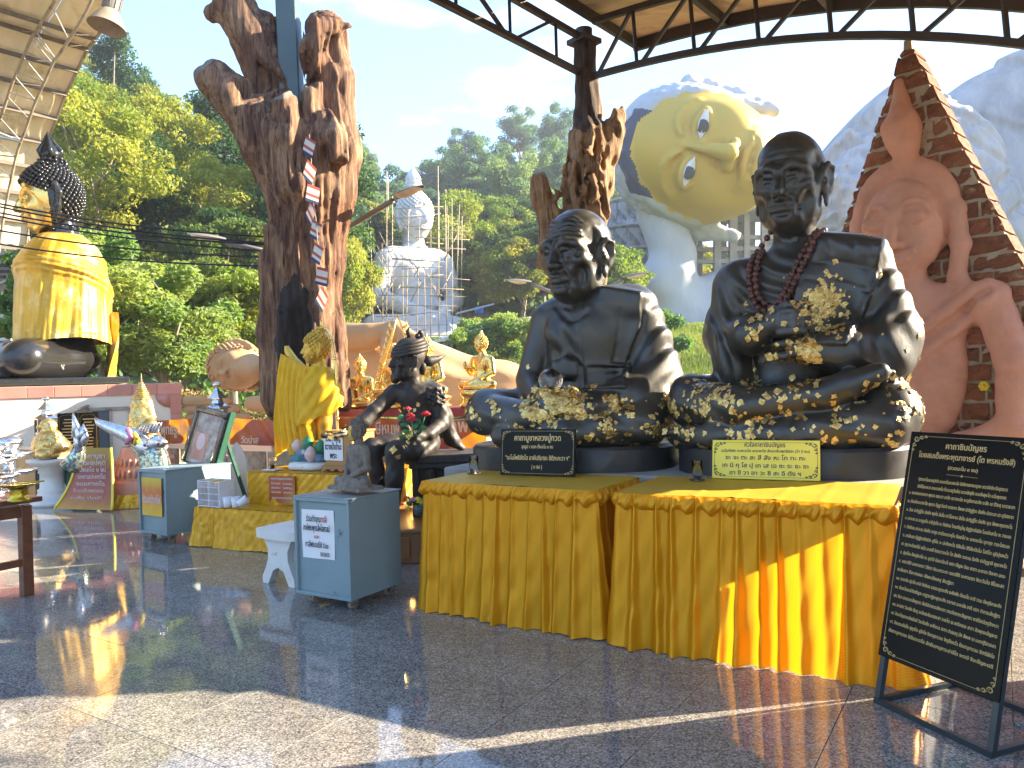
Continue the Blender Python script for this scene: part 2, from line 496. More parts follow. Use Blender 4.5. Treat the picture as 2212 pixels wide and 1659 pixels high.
# stone, paint and metal
mat('concrete', (.36, .34, .31), (.27, .26, .24), .8, vs=1.5, bump=.3, bs=25, bd=.02, dirt=(.16, .15, .13), ds=.9)
mat('earth', (.30, .21, .12), (.21, .15, .09), .95, vs=.8, bump=.6, bs=8, bd=.06, dirt=(.16, .15, .06), ds=.35)
mat('white_plaster', (.74, .73, .70), (.64, .63, .61), .75, vs=.6, bump=.15, bs=12, bd=.02, dirt=(.42, .41, .40), ds=.5, dlo=.6, dhi=.8)
mat('cream_wall', (.80, .70, .55), (.76, .66, .51), .7, vs=1.2, dirt=(.55, .46, .36), ds=1.1, dlo=.66, dhi=.9)
mat('pink_tile', (.62, .26, .19), (.55, .22, .16), .35, vs=4, rand=.25)
mat('blue_grey_paint', (.235, .315, .335), (.20, .28, .30), .42, vs=3, bump=.04, bs=60, dirt=(.10, .11, .11), ds=5.5, dlo=.63, dhi=.70)
mat('dark_grey_paint', (.10, .12, .135), (.085, .10, .115), .4, vs=3)
mat('navy_paint', (.07, .12, .19), (.055, .10, .16), .45, vs=3)
mat('steel_brown', (.050, .036, .030), (.034, .027, .024), .5, vs=5, bump=.08, bs=80, dirt=(.11, .055, .03), ds=5, dlo=.6, dhi=.75, spec=.4)
mat('steel_pole', (.075, .115, .125), (.06, .095, .105), .42, vs=3, spec=.5, dirt=(.12, .12, .11), ds=3)
mat('black_steel', (.030, .042, .048), (.022, .032, .036), .38, vs=6)
mat('galvanised', (.46, .46, .45), (.38, .38, .37), .4, .7, vs=9, bump=.05)
mat('purlin_dark', (.16, .125, .095), (.11, .085, .065), .5, vs=6)
mat('purlin_paint', (.42, .36, .28), (.30, .24, .18), .5, vs=6, dirt=(.14, .09, .05), ds=6)
mat('chrome', (.72, .70, .68), (.60, .58, .57), .16, 1., vs=8, rv=.06)
mat('silver', (.75, .75, .76), (.55, .55, .57), .25, 1., vs=25, bump=.5, bs=90, bd=.004)
mat('brass', (.62, .46, .06), (.48, .33, .03), .25, 1., vs=9, bump=.2, bs=60, bd=.003)
mat('bronze', (.016, .017, .015), (.032, .030, .024), .40, .0, vs=3.0, bump=.18, bs=60, bd=.006, spec=.75, dirt=(.085, .074, .050), ds=2.8, dlo=.54, dhi=.80, rv=.12, lo=.4, hi=.7)
mat('black_stone', (.030, .030, .030), (.020, .020, .020), .42, vs=5, bump=.15, bs=40, bd=.005, dirt=(.12, .11, .09), ds=4, dlo=.68, dhi=.8)
mat('black_gloss', (.014, .014, .014), (.018, .018, .018), .12, vs=4, spec=.6, rv=.05)
mat('board_black', (.008, .008, .008), None, .20, vs=4, spec=.12, rv=.04)
mat('black_chipped', (.014, .014, .014), (.02, .02, .02), .18, vs=4, spec=.6, rv=.06, dirt=(.62, .60, .56), ds=5.5, dlo=.69, dhi=.71)
mat('warrior_black', (.022, .018, .016), (.034, .028, .024), .55, vs=7, bump=.3, bs=60, bd=.006, spec=.5, dirt=(.075, .06, .045), ds=6, dlo=.6, dhi=.78)
mat('warrior_wood', (.050, .042, .038), (.030, .026, .024), .6, vs=7, bump=.3, bs=40, bd=.008, stretch=(3, 3, .6))
mat('gold', (.90, .67, .25), (.82, .56, .16), .26, 1., vs=7, bump=.12, bs=60, bd=.003, rv=.1)
mat('gold_foil', (.90, .66, .26), (.46, .30, .08), .28, .9, vs=26, bump=.8, bs=70, bd=.008, rv=.12)
mat('gold_matte', (.70, .45, .07), (.58, .36, .05), .42, .55, vs=5, bump=.1, bs=50, bd=.004)
mat('gold_cloth', (.70, .42, .04), (.55, .30, .02), .38, .35, vs=8, bump=.6, bs=120, bd=.01, dirt=(.80, .60, .22), ds=10, dlo=.5, dhi=.62)
mat('yellow_cloth', (.80, .50, .006), (.72, .42, .005), .6, 0, vs=4, bump=.25, bs=160, bd=.004)
mat('grey_stone', (.22, .19, .155), (.13, .11, .09), .85, vs=7, bump=.5, bs=45, bd=.012, dirt=(.33, .31, .28), ds=6, dlo=.55, dhi=.75)
mat('sand_stucco', (.50, .31, .15), (.44, .26, .12), .75, vs=1.5, bump=.15, bs=35, bd=.01, dirt=(.30, .18, .09), ds=1.3, dlo=.6, dhi=.85)
mat('terracotta', (.66, .34, .235), (.58, .285, .19), .85, vs=5, bump=.35, bs=70, bd=.008, dirt=(.42, .22, .15), ds=2.0, dlo=.5, dhi=.8)
mat('laterite', (.30, .115, .050), (.18, .062, .028), .92, vs=14, bump=.9, bs=38, bd=.03, dirt=(.33, .24, .14), ds=7, dlo=.60, dhi=.72, rand=.5)
mat('mortar', (.47, .40, .30), (.36, .29, .20), .92, vs=9, bump=.7, bs=30, bd=.02, dirt=(.22, .12, .07), ds=5, dlo=.58, dhi=.75)
mat('giant_robe', (.40, .405, .42), (.29, .30, .325), .8, vs=.5, bump=.5, bs=3, bd=.1, dirt=(.15, .165, .19), ds=.28, dlo=.44, dhi=.74, stretch=(1.2, 1.2, .35), det=9)
mat('giant_white', (.50, .505, .515), (.40, .41, .425), .75, vs=.35, bump=.35, bs=4, bd=.06, dirt=(.26, .28, .31), ds=.22, dlo=.5, dhi=.78, stretch=(1, 1, .45), det=9)
mat('giant_gold', (.62, .41, .055), (.54, .36, .05), .5, .25, vs=.5, bump=.05, bs=5, bd=.03, dirt=(.46, .34, .13), ds=.4, dlo=.55, dhi=.85, stretch=(1, 1, .5))
mat('giant_hair', (.035, .045, .085), (.05, .06, .10), .6, vs=.8, bump=.3, bs=6, bd=.05)
mat('white_statue', (.72, .72, .71), (.62, .63, .63), .6, vs=.5, bump=.1, bs=3, bd=.04, dirt=(.48, .49, .5), ds=.4, dlo=.58, dhi=.85)
mat('bamboo', (.50, .41, .28), (.38, .30, .20), .7, vs=2, rand=.5)
mat('chedi_stone', (.40, .40, .40), (.28, .29, .31), .8, vs=1.2, bump=1., bs=7, bd=.12, dirt=(.18, .19, .21), ds=1.1, dlo=.48, dhi=.6)
mat('roof_sheet', (.86, .76, .58), (.80, .69, .50), .6, vs=1.4, dirt=(.36, .25, .12), ds=1.6, dlo=.55, dhi=.8, bump=.05)
mat('roof_sheet_brown', (.64, .50, .31), (.55, .42, .25), .6, vs=1.4, dirt=(.20, .13, .06), ds=1.2, dlo=.5, dhi=.8, stretch=(1, 4, 1))
mat('teal_roof', (.04, .30, .30), (.035, .26, .26), .45, vs=2)
mat('grey_roof', (.42, .40, .38), (.34, .32, .30), .5, .3, vs=3)
mat('bead_wood', (.13, .045, .035), (.09, .032, .026), .45, vs=30, rand=.5)
mat('rubber', (.02, .02, .02), None, .7)
mat('caster_dirty', (.30, .24, .19), (.10, .08, .065), .8, vs=30, lo=.45, hi=.55)
mat('white_paint', (.78, .76, .72), (.70, .68, .63), .55, vs=6, bump=.1, bs=60, dirt=(.38, .34, .28), ds=9, dlo=.62, dhi=.7)
mat('white_marble', (.70, .67, .62), (.60, .57, .53), .4, vs=4, dirt=(.34, .30, .25), ds=5, dlo=.6, dhi=.75)
mat('plastic_white', (.80, .79, .80), (.76, .75, .77), .4)
mat('paper', (.80, .80, .81), (.76, .76, .77), .8, vs=5)
mat('ink', (.02, .02, .025), None, .8)
mat('ink_red', (.55, .03, .03), None, .8)
mat('ink_violet', (.04, .025, .10), None, .7)
mat('sign_yellow', (.86, .74, .06), (.84, .71, .05), .35, vs=3)
mat('sign_gold', (.66, .50, .22), (.55, .40, .16), .4, .5)
mat('sign_cream', (.80, .66, .42), None, .6)
mat('sign_pinkwhite', (.78, .62, .62), None, .6)
mat('banner_text', (.70, .58, .42), (.62, .50, .36), .7)
mat('altar_wood', (.36, .17, .06), (.29, .13, .045), .42, vs=3, stretch=(1, 1, .2), bump=.05, coat=.2)
mat('box_wood', (.40, .20, .055), (.35, .17, .045), .45, vs=3, stretch=(1, 1, .25), coat=.1)
mat('table_wood', (.20, .065, .025), (.14, .044, .016), .4, vs=5, stretch=(.3, 3, 3), bump=.06, coat=.2)
mat('frame_wood', (.060, .030, .016), (.04, .02, .01), .3, vs=9, coat=.3)
mat('green_paint', (.015, .10, .065), (.012, .08, .05), .4)
mat('lotus_green', (.03, .24, .12), (.02, .17, .08), .4, vs=9)
mat('lotus_mix', (.03, .20, .13), (.10, .20, .36), .5, vs=6, dirt=(.62, .58, .55), ds=5, dlo=.58, dhi=.66)
mat('pale_pink', (.72, .52, .48), (.66, .46, .42), .5)
mat('petal_red', (.62, .012, .02), (.48, .008, .015), .6, vs=30)
mat('petal_pink', (.74, .22, .36), (.66, .16, .30), .6, vs=30)
mat('petal_yellow', (.78, .60, .04), (.70, .50, .03), .6, vs=30)
mat('leaf_plastic', (.06, .26, .07), (.04, .18, .05), .5, vs=20)
mat('naga_green', (.045, .10, .06), (.03, .07, .045), .4, vs=9, bump=.3)
mat('mirror_scale', (.55, .60, .55), (.14, .22, .16), .2, .8, vs=30, lo=.48, hi=.52)
mat('tile_white', (.62, .62, .62), (.5, .5, .5), .3)
mat('blue_plastic', (.03, .16, .55), None, .45)
mat('wood_plank', (.34, .25, .17), (.22, .15, .10), .8, vs=2, stretch=(4, 4, .4), rand=.4)
mat('grass_ground', (.12, .17, .035), (.20, .21, .055), .95, vs=.8, bump=.5, bs=20, bd=.05)
mat('hill_ground', (.055, .07, .022), (.12, .10, .045), .95, vs=.25, bump=.5, bs=4, bd=.2)
mat('bark_grey', (.30, .25, .19), (.20, .16, .12), .9, vs=6, bump=.6, bs=14, bd=.03, stretch=(1, 1, .3), rand=.3)
mat('candle_yellow', (.75, .42, .04), None, .5)
mat('stick_red', (.45, .16, .05), (.55, .3, .1), .7)
mat('lamp_grey', (.20, .18, .15), (.15, .135, .11), .45, vs=4)
mat('lamp_bell', (.34, .28, .21), (.26, .21, .155), .4, vs=4, dirt=(.16, .12, .08), ds=8)
mat('lamp_cover', (.66, .60, .48), None, .3)
mat('rock_patch', (.34, .29, .23), (.24, .20, .16), .95, vs=2, bump=.5, bs=5)
mat('sign_green', (.02, .30, .17), None, .4)
mat('cable_black', (.012, .012, .012), None, .6)
mat('rope', (.38, .30, .18), None, .8)
mat('flag_white', (.66, .60, .52), (.6, .54, .46), .8)
mat('flag_red', (.42, .10, .07), None, .8)
mat('flag_blue', (.035, .05, .14), None, .8)
mat('white_eye', (.74, .74, .73), None, .4)
mat('iris', (.02, .022, .028), (.04, .04, .05), .3, vs=2)
mat('dark_inside', (.03, .028, .025), None, .9)

def glass(name, tint=(1, 1, 1), rough=.0, ior=1.45):
    t = NT(name); t.set(col=tint, rough=rough, trans=1., ior=ior); M[name] = t.m
glass('glass', ior=1.12); glass('water', (.97, .99, 1), 0, 1.08); glass('crystal', (.98, .98, .97), .0, 1.5)
t = NT('lantern_glass'); t.set(col=(.75, .7, .62), rough=.08, trans=.75, ior=1.2); M['lantern_glass'] = t.m

# polished granite
t = NT('granite')
co = t.tc.outputs['Object']
sp = t.ramp(t.noise(115, 3, .7, co), [(.36, (.05, .05, .05)), (.46, (.16, .155, .146)), (.54, (.35, .33, .30)), (.68, (.62, .575, .51))])
v = t.vor(70, co, 'F1', 'Color')
sp = t.mix(.35, sp, t.ramp(v, [(.2, (.05, .05, .052)), (.5, (.17, .16, .15)), (.85, (.40, .37, .33))]))
big = t.ramp(t.noise(1.1, 4, .5, t.tc.outputs['Object']), [(.35, .86), (.65, 1.06)])
sp = t.mix(1., sp, big, 'MULTIPLY')
t.set(col=sp, rough=t.ramp(t.noise(2.3, 6, .6, co), [(.35, .035), (.75, .10)]), spec=.62)
t.set(nor=t.bump(t.noise(5, 2, .5, co), .02, .004)); M['granite'] = t.m

# weathered dead wood of the two cut trunks
def dead_wood(name, a, b, c, dark):
    t = NT(name); co = t.co('Object', (3.2, 3.2, .55))
    f = t.noise(2.2, 9, .68, co, 1.2); big = t.noise(1.3, 4, .6, t.tc.outputs['Object'])
    cc = t.mix(t.ramp(big, [(.38, 0), (.62, 1)]), a, b)
    cc = t.mix(t.ramp(f, [(.44, 0), (.60, 1)]), cc, c)
    crack = t.ramp(t.noise(3.6, 8, .75, t.co('Object', (5, 5, .35)), .8), [(.36, 1), (.44, 0)])
    cc = t.mix(t.ramp(t.noise(6, 8, .8, t.co('Object', (9, 9, .7))), [(.40, .55), (.60, 0)]), cc, dark)
    cc = t.mix(crack, cc, dark)
    t.set(col=cc, rough=.78, spec=.3)
    h = t.mix(.5, f, t.noise(7, 9, .8, t.co('Object', (9, 9, .8))))
    h = t.mix(crack, h, (0, 0, 0))
    t.set(nor=t.bump(h, .75, .05)); M[name] = t.m
dead_wood('dead_wood', (.25, .125, .068), (.42, .26, .15), (.13, .062, .040), (.03, .016, .011))
dead_wood('pale_wood', (.40, .25, .13), (.50, .33, .18), (.28, .15, .07), (.05, .028, .016))
dead_wood('grey_bark', (.085, .055, .042), (.13, .085, .06), (.06, .04, .03), (.02, .014, .012))
mat('cut_end', (.20, .17, .13), (.15, .125, .10), .9, vs=8, bump=.3, bs=30)
mat('hollow_dark', (.014, .012, .011), (.028, .022, .018), .85, vs=6, bump=.5, bs=30, bd=.02)

# brocade of the altar cloths: yellow with an orange ground and a small diamond weave; light passes through
def cloth(name, c1, c2, trans=.35, weave=True, rough=.38, metal=.25):
    t = NT(name)
    uv = t.tc.outputs['UV'] if weave else t.tc.outputs['Object']
    if weave:
        m = t.n('Mapping'); m.inputs['Scale'].default_value = (70, 70, 70); m.inputs['Rotation'].default_value = (0, 0, pi / 4); t.l(uv, m.inputs['Vector'])
        ck = t.n('TexWave'); ck.wave_type = 'BANDS'; ck.bands_direction = 'X'; ck.inputs['Scale'].default_value = .5; t.l(m.outputs[0], ck.inputs['Vector'])
        ck2 = t.n('TexWave'); ck2.wave_type = 'BANDS'; ck2.bands_direction = 'Y'; ck2.inputs['Scale'].default_value = .5; t.l(m.outputs[0], ck2.inputs['Vector'])
        dm = t.math('MULTIPLY', ck.outputs['Fac'], ck2.outputs['Fac'])
        f = t.ramp(dm, [(.12, 0), (.4, 1)])
    else: f = t.ramp(t.noise(14, 5, .6), [(.4, 0), (.6, 1)])
    c = t.mix(f, c1, c2)
    t.set(col=c, rough=t.ramp(f, [(0, rough - .08), (1, rough + .1)]), metal=metal, spec=.5)
    bn = t.bump(f, .25, .003); bn = t.bump(t.noise(60 if not weave else 26, 5, .6), .18, .012, bn); t.set(nor=bn)
    tr = t.n('BsdfTranslucent'); tr.inputs['Color'].default_value = (.95, .42, .01, 1)
    mx = t.n('MixShader'); mx.inputs[0].default_value = trans
    t.l(t.b.outputs[0], mx.inputs[1]); t.l(tr.outputs[0], mx.inputs[2]); t.l(mx.outputs[0], t.out.inputs['Surface'])
    M[name] = t.m
cloth('brocade', (.86, .44, .004), (.74, .27, .004), .30, metal=.4, rough=.34)
cloth('brocade_top', (.62, .40, .02), (.48, .28, .03), .0, rough=.5, metal=.1)
cloth('satin', (.78, .42, .010), (.66, .33, .008), .12, weave=False, rough=.3, metal=.25)
cloth('banner_cloth', (.28, .028, .03), (.24, .022, .045), .2, weave=False, rough=.45, metal=0)
cloth('robe_yellow', (.84, .54, .004), (.78, .46, .004), .25, weave=False, rough=.6, metal=0)

# leaves: colour varies from plant to plant and from clump to clump, light shines through
def leafmat(name, stops, trans=.45, vs=.5):
    t = NT(name); oi = t.n('ObjectInfo')
    f = t.noise(vs, 3, .6, t.tc.outputs['Object'])
    r = t.n('Math'); r.operation = 'MULTIPLY_ADD'; t.l(f, r.inputs[0]); r.inputs[1].default_value = .9
    q = t.math('MULTIPLY_ADD', oi.outputs['Random'], .9); q.node.inputs[2].default_value = -.40
    t.l(q, r.inputs[2])
    at = t.n('Attribute'); at.attribute_name = 'tone'
    r2 = t.math('ADD', r.outputs[0], t.math('MULTIPLY', at.outputs['Fac'], .25))
    c = t.ramp(r2, stops)
    t.set(col=c, rough=.55, spec=.3)
    tr = t.n('BsdfTranslucent'); b = t.mix(1., c, (1.5, 1.45, .7), 'MULTIPLY'); t.l(b, tr.inputs['Color'])
    mx = t.n('MixShader'); mx.inputs[0].default_value = trans
    t.l(t.b.outputs[0], mx.inputs[1]); t.l(tr.outputs[0], mx.inputs[2]); t.l(mx.outputs[0], t.out.inputs['Surface'])
    M[name] = t.m
leafmat('leaf_hill', [(.12, (.035, .085, .028)), (.38, (.085, .150, .030)), (.62, (.17, .215, .036)), (.92, (.27, .27, .055))], .5)
leafmat('leaf_dark', [(.12, (.025, .070, .034)), (.5, (.050, .118, .045)), (.85, (.11, .17, .042))])
leafmat('leaf_far', [(.12, (.055, .135, .100)), (.5, (.095, .19, .105)), (.85, (.17, .25, .105))])  # blue cast of distant haze is put into these leaf colours
leafmat('leaf_lime', [(.15, (.085, .16, .026)), (.5, (.17, .24, .032)), (.85, (.28, .30, .055))], .5)
leafmat('leaf_rust', [(.15, (.14, .10, .03)), (.5, (.24, .13, .035)), (.85, (.30, .18, .05))], .4)
leafmat('leaf_bush', [(.15, (.075, .17, .05)), (.5, (.14, .24, .065)), (.85, (.23, .30, .085))], .5, 1.5)
leafmat('grass_blade', [(.15, (.10, .16, .03)), (.5, (.18, .24, .045)), (.85, (.32, .30, .09))], .35, .7)
leafmat('dry_grass', [(.15, (.20, .15, .06)), (.5, (.30, .22, .09)), (.85, (.38, .30, .14))], .3, .7)
# ------------------------------------------------------------------ axes of the hall
ANG = -.571
E1 = Vector((math.cos(ANG), math.sin(ANG), 0)); E2 = Vector((-math.sin(ANG), math.cos(ANG), 0)); UP = Vector((0, 0, 1))
RA = Vector((.64, .768, 0)).normalized(); RC = Vector((RA.y, -RA.x, 0))       # ridge direction of the roofs and across it
def on_plane(x, y, p0, n):
    u, v = level(x, y); o = Vector((0, 0, CAMH)); d = Vector((u / FPX, 1, -v / FPX))
    return o + d * ((Vector(p0) - o).dot(n) / d.dot(n))
def hall(e1, e2, z=0): return E1 * e1 + E2 * e2 + UP * z
def to_hall(p): p = Vector(p); return p.dot(E1), p.dot(E2)

# ------------------------------------------------------------------ ground and floor
g = MB(False); g.box((0, 100, -.35), (700, 640, .3)); gr = g.build('ground', M['earth'], kind='structure')
fl = MB(False)
F1a, F1b, F2a, F2b = -15., 5.4, -5.5, 6.2
c_ = hall((F1a + F1b) / 2, (F2a + F2b) / 2, -.107)
fl.box((0, 0, 0), (F1b - F1a, F2b - F2a, .19))
floor = fl.build('floor', M['granite'], loc=c_, rot=(0, 0, ANG), kind='structure')
tile_me = MB(False).box((0, 0, 0), (.5968, .5968, .022), bev=.0008).mesh('floor_tile', smooth=False)
tile_me.materials.append(M['granite'])
cand = []
for i in range(-26, 10):
    for j in range(-2, 11):
        w = hall((i + .5) * .6, (j + .5) * .6)
        if w.y < 1.9 or not (F1a < (i + .5) * .6 < F1b - .3 and (j + 1) * .6 <= F2b): continue
        px = 1106 + FPX * w.x / w.y
        if -160 < px < 2380: cand.append((w.length, w))
cand.sort(key=lambda q: q[0])
Rinv = Matrix.Rotation(-ANG, 3, 'Z')
for d_, w in cand[:296]:
    o = obj('floor_tile', tile_me, None, floor)
    o.location = Rinv @ (w - c_); o.location.z = .096 + RNG.uniform(-.0003, .0003)
    o.rotation_euler = (RNG.normal(0, .0007), RNG.normal(0, .0007), 0)

# ------------------------------------------------------------------ terrain: bank, wooded hill, mound under the giant figure
TY = np.array([12, 16, 20, 24, 30, 36, 45, 60, 80, 100, 130, 170, 230.])
TP = {-1200: (0, .1, .4, 1.5, 5, 9, 15, 22, 26, 24, 14, 6, 0), 180: (0, .1, .4, 2.0, 5, 8.5, 13, 20, 27.5, 27, 18, 8, 0), 330: (0, .1, .4, 2.0, 4.5, 7.5, 12, 18.5, 24.5, 24, 16, 7, 0),
      450: (0, .1, .4, 1.6, 3.5, 6, 10, 15, 21.5, 22, 15, 6, 0), 560: (0, .1, .4, 1.2, 2.8, 5, 8.5, 13, 19.5, 23, 17, 7, 0), 760: (0, .1, .4, .9, 1.8, 2.6, 4, 8, 17, 26, 23, 10, 0),
      905: (0, .1, .4, .8, 1.6, 2.3, 3.2, 4.6, 11, 20, 29, 18, 0), 1000: (0, .1, .4, .8, 1.6, 2.3, 3.2, 4.6, 10, 21, 34, 22, 0), 1235: (0, .1, .4, 1, 1.8, 2.6, 3.6, 5.0, 12, 23, 37, 24, 0),
      1340: (0, .1, .5, 1.2, 2.4, 3.4, 4.0, 5.0, 10, 19, 31, 20, 0), 1450: (0, .2, .8, 1.4, 2.6, 3.7, 4.3, 5, 8, 13, 22, 14, 0), 1700: (0, .3, 1.0, 1.7, 2.8, 3.9, 4.3, 5, 6, 8, 10, 8, 0), 3400: (0, .3, 1.0, 1.7, 2.8, 3.9, 4.3, 5, 5, 5, 5, 4, 0)}
tk = np.array(sorted(TP)); tv = np.array([TP[k] for k in tk])
def ground_z(px, Y):
    px = np.asarray(px, float); Y = np.asarray(Y, float)
    i = np.clip(np.searchsorted(tk, px) - 1, 0, len(tk) - 2); f = np.clip((px - tk[i]) / (tk[i + 1] - tk[i]), 0, 1)
    f = f * f * (3 - 2 * f)
    j = np.clip(np.searchsorted(TY, Y) - 1, 0, len(TY) - 2); g_ = np.clip((Y - TY[j]) / (TY[j + 1] - TY[j]), 0, 1)
    a = tv[i, j] * (1 - g_) + tv[i, j + 1] * g_; b = tv[i + 1, j] * (1 - g_) + tv[i + 1, j + 1] * g_
    return a * (1 - f) + b * f
def ground_at(X, Y): return float(ground_z(1106 + FPX * X / Y, Y))
def patch(name, px0, px1, npx, Ys, m, lift=0., kind='structure'):
    pxs = np.linspace(px0, px1, npx); PX, YY = np.meshgrid(pxs, Ys)
    Z = ground_z(PX, YY) + lift
    amp = np.clip((YY - 14) / 40, 0, 1) * .8
    X = (PX - 1106) * YY / FPX
    Z += amp * (np.sin(X * .7 + YY * .31) * .4 + np.sin(X * .23 - YY * .57) * .6) * .6
    V = np.stack([X, YY, Z], -1).reshape(-1, 3); n = npx
    q = np.array([[j * n + i, j * n + i + 1, (j + 1) * n + i + 1, (j + 1) * n + i] for j in range(len(Ys) - 1) for i in range(n - 1)])
    return obj(name, mesh_np(name, V, q, True), m, kind=kind)
YS = np.array([12, 13, 14, 15, 16, 17, 18, 19, 20, 21, 22, 23, 24, 26, 28, 30, 33, 36, 40, 45, 50, 55, 60, 66, 72, 80, 90, 100, 110, 120, 130, 145, 170, 200, 230.])
patch('hillside', -1200, 1360, 130, YS, M['hill_ground'], -.1)
patch('grass_slope', 1360, 3400, 90, YS, M['grass_ground'], -.1)

# ------------------------------------------------------------------ plants
def leaves(cent, rad_, n, size, rng, flat=.35, tone=None, asp=1.7):
    """n little leaf faces spread through a set of clumps; returns verts, quads, tone per face"""
    k = len(cent); w = (rad_ ** 2).prod(axis=1) ** .33; w = w / w.sum()
    i = rng.choice(k, n, p=w)
    v = rng.normal(size=(n, 3)); v /= np.linalg.norm(v, axis=1)[:, None]
    r = rng.random(n) ** .45
    p = cent[i] + v * rad_[i] * r[:, None]
    nrm = v * .6 + rng.normal(size=(n, 3)) * .7 + np.array([.0, 0, flat])
    nrm /= np.linalg.norm(nrm, axis=1)[:, None]
    a = np.cross(nrm, rng.normal(size=(n, 3))); a /= np.linalg.norm(a, axis=1)[:, None] + 1e-9
    b = np.cross(nrm, a); s = size * rng.uniform(.55, 1.35, n)
    L = a * (s * asp / 2)[:, None]; W = b * (s / 2)[:, None]; fold = nrm * (s * .18)[:, None]
    V = np.stack([p - L, p + W * .9 + fold, p + L, p - W * .9 + fold], 1).reshape(-1, 3)
    q = np.arange(4 * n).reshape(-1, 4)
    tn = (tone if tone is not None else rng.uniform(-1, 1, k))[i] + rng.normal(0, .25, n)
    return V, q, tn
def leaf_mesh(name, V, q, tn, m):
    me = mesh_np(name, V, q, False)
    at = me.attributes.new('tone', 'FLOAT', 'FACE'); at.data.foreach_set('value', tn.astype(np.float32))
    me.materials.append(m); return me
def limbs(mb, rng, h, r, spread, crown_z, n, tips):
    lean = rng.normal(0, .06, 2) * h
    top = Vector((lean[0], lean[1], crown_z))
    mb.tube([(0, 0, -.6), (lean[0] * .3, lean[1] * .3, crown_z * .5), top], [r * 1.25, r * .85, r * .6], 7)
    for k in range(n):
        t = tips[k % len(tips)]
        st = Vector((0, 0, 0)).lerp(top, rng.uniform(.55, 1.))
        md = st.lerp(Vector(t), .5) + Vector((rng.normal(0, .1), rng.normal(0, .1), rng.uniform(.0, .12))) * spread
        mb.tube([st, md, Vector(t)], [r * .42, r * .26, r * .08], 5)
def tree_template(seed, h, spread, nl, n, size, kind):
    rng = np.random.default_rng(seed)
    lo = {'round': .38, 'tall': .25, 'airy': .45, 'bush': .02}[kind]
    ang = rng.uniform(0, 2 * pi, nl); rr = np.sqrt(rng.random(nl)); zz = rng.random(nl)
    wid = np.sin(np.clip(.12 + zz * .82, 0, 1) * pi) if kind != 'tall' else (.5 + .5 * np.sin(pi * (.12 + .8 * zz)))
    cent = np.stack([np.cos(ang) * rr * wid * spread * .74, np.sin(ang) * rr * wid * spread * .78, h * (lo + (1 - lo) * zz * .92)], 1)
    s = {'round': .27, 'tall': .38, 'airy': .20, 'bush': .34}[kind] * spread
    rad_ = np.stack([rng.uniform(.6, 1.25, nl) * s, rng.uniform(.6, 1.25, nl) * s, rng.uniform(.4, .85, nl) * s], 1)
    V, q, tn = leaves(cent, rad_, n, size, rng)
    mb = MB()
    tips = [cent[i] for i in rng.permutation(nl)]
    limbs(mb, rng, h, h * (.022 if kind != 'airy' else .018), spread, h * (lo + .12), min(nl, 9 if kind == 'airy' else 6), tips)
    return V, q, tn, mb
TT = {}
def template(key, seed, h, spread, nl, n, size, kind, m, bark='bark_grey'):
    V, q, tn, mb = tree_template(seed, h, spread, nl, n, size, kind)
    me = leaf_mesh('crown', V, q, tn, M[m]); tm = mb.mesh('trunk'); tm.materials.append(M[bark]); TT[key] = (me, tm)
def plant(key, name, loc, sc, label, cat='tree', group=None, zs=1.):
    o = thing(name, label, cat, loc, RNG.uniform(0, 6.28), group); o.scale = (sc, sc, sc * zs)
    me, tm = TT[key]
    obj('crown' if cat == 'tree' else 'foliage', me, None, o); obj('trunk' if cat == 'tree' else 'stem', tm, None, o)
    return o
for i in range(3): template('round%d' % i, 20 + i, 7, 3.2, 30, 17000, .125, 'round', 'leaf_hill')
for i in range(2): template('tall%d' % i, 30 + i, 9, 2.6, 28, 16000, .125, 'tall', 'leaf_dark')
for i in range(2): template('airy%d' % i, 40 + i, 8, 3.6, 40, 12000, .10, 'airy', 'leaf_lime')
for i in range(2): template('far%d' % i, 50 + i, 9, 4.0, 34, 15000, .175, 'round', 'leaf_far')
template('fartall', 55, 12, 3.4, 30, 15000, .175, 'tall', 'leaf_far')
template('rust', 57, 7, 3.6, 22, 6500, .22, 'round', 'leaf_rust')
template('feather', 60, 5, 2.6, 26, 15000, .085, 'airy', 'leaf_bush')
template('shrub', 62, 2.2, 1.3, 12, 4200, .085, 'bush', 'leaf_bush')
template('lime', 64, 4.5, 2.4, 24, 11000, .10, 'round', 'leaf_lime')

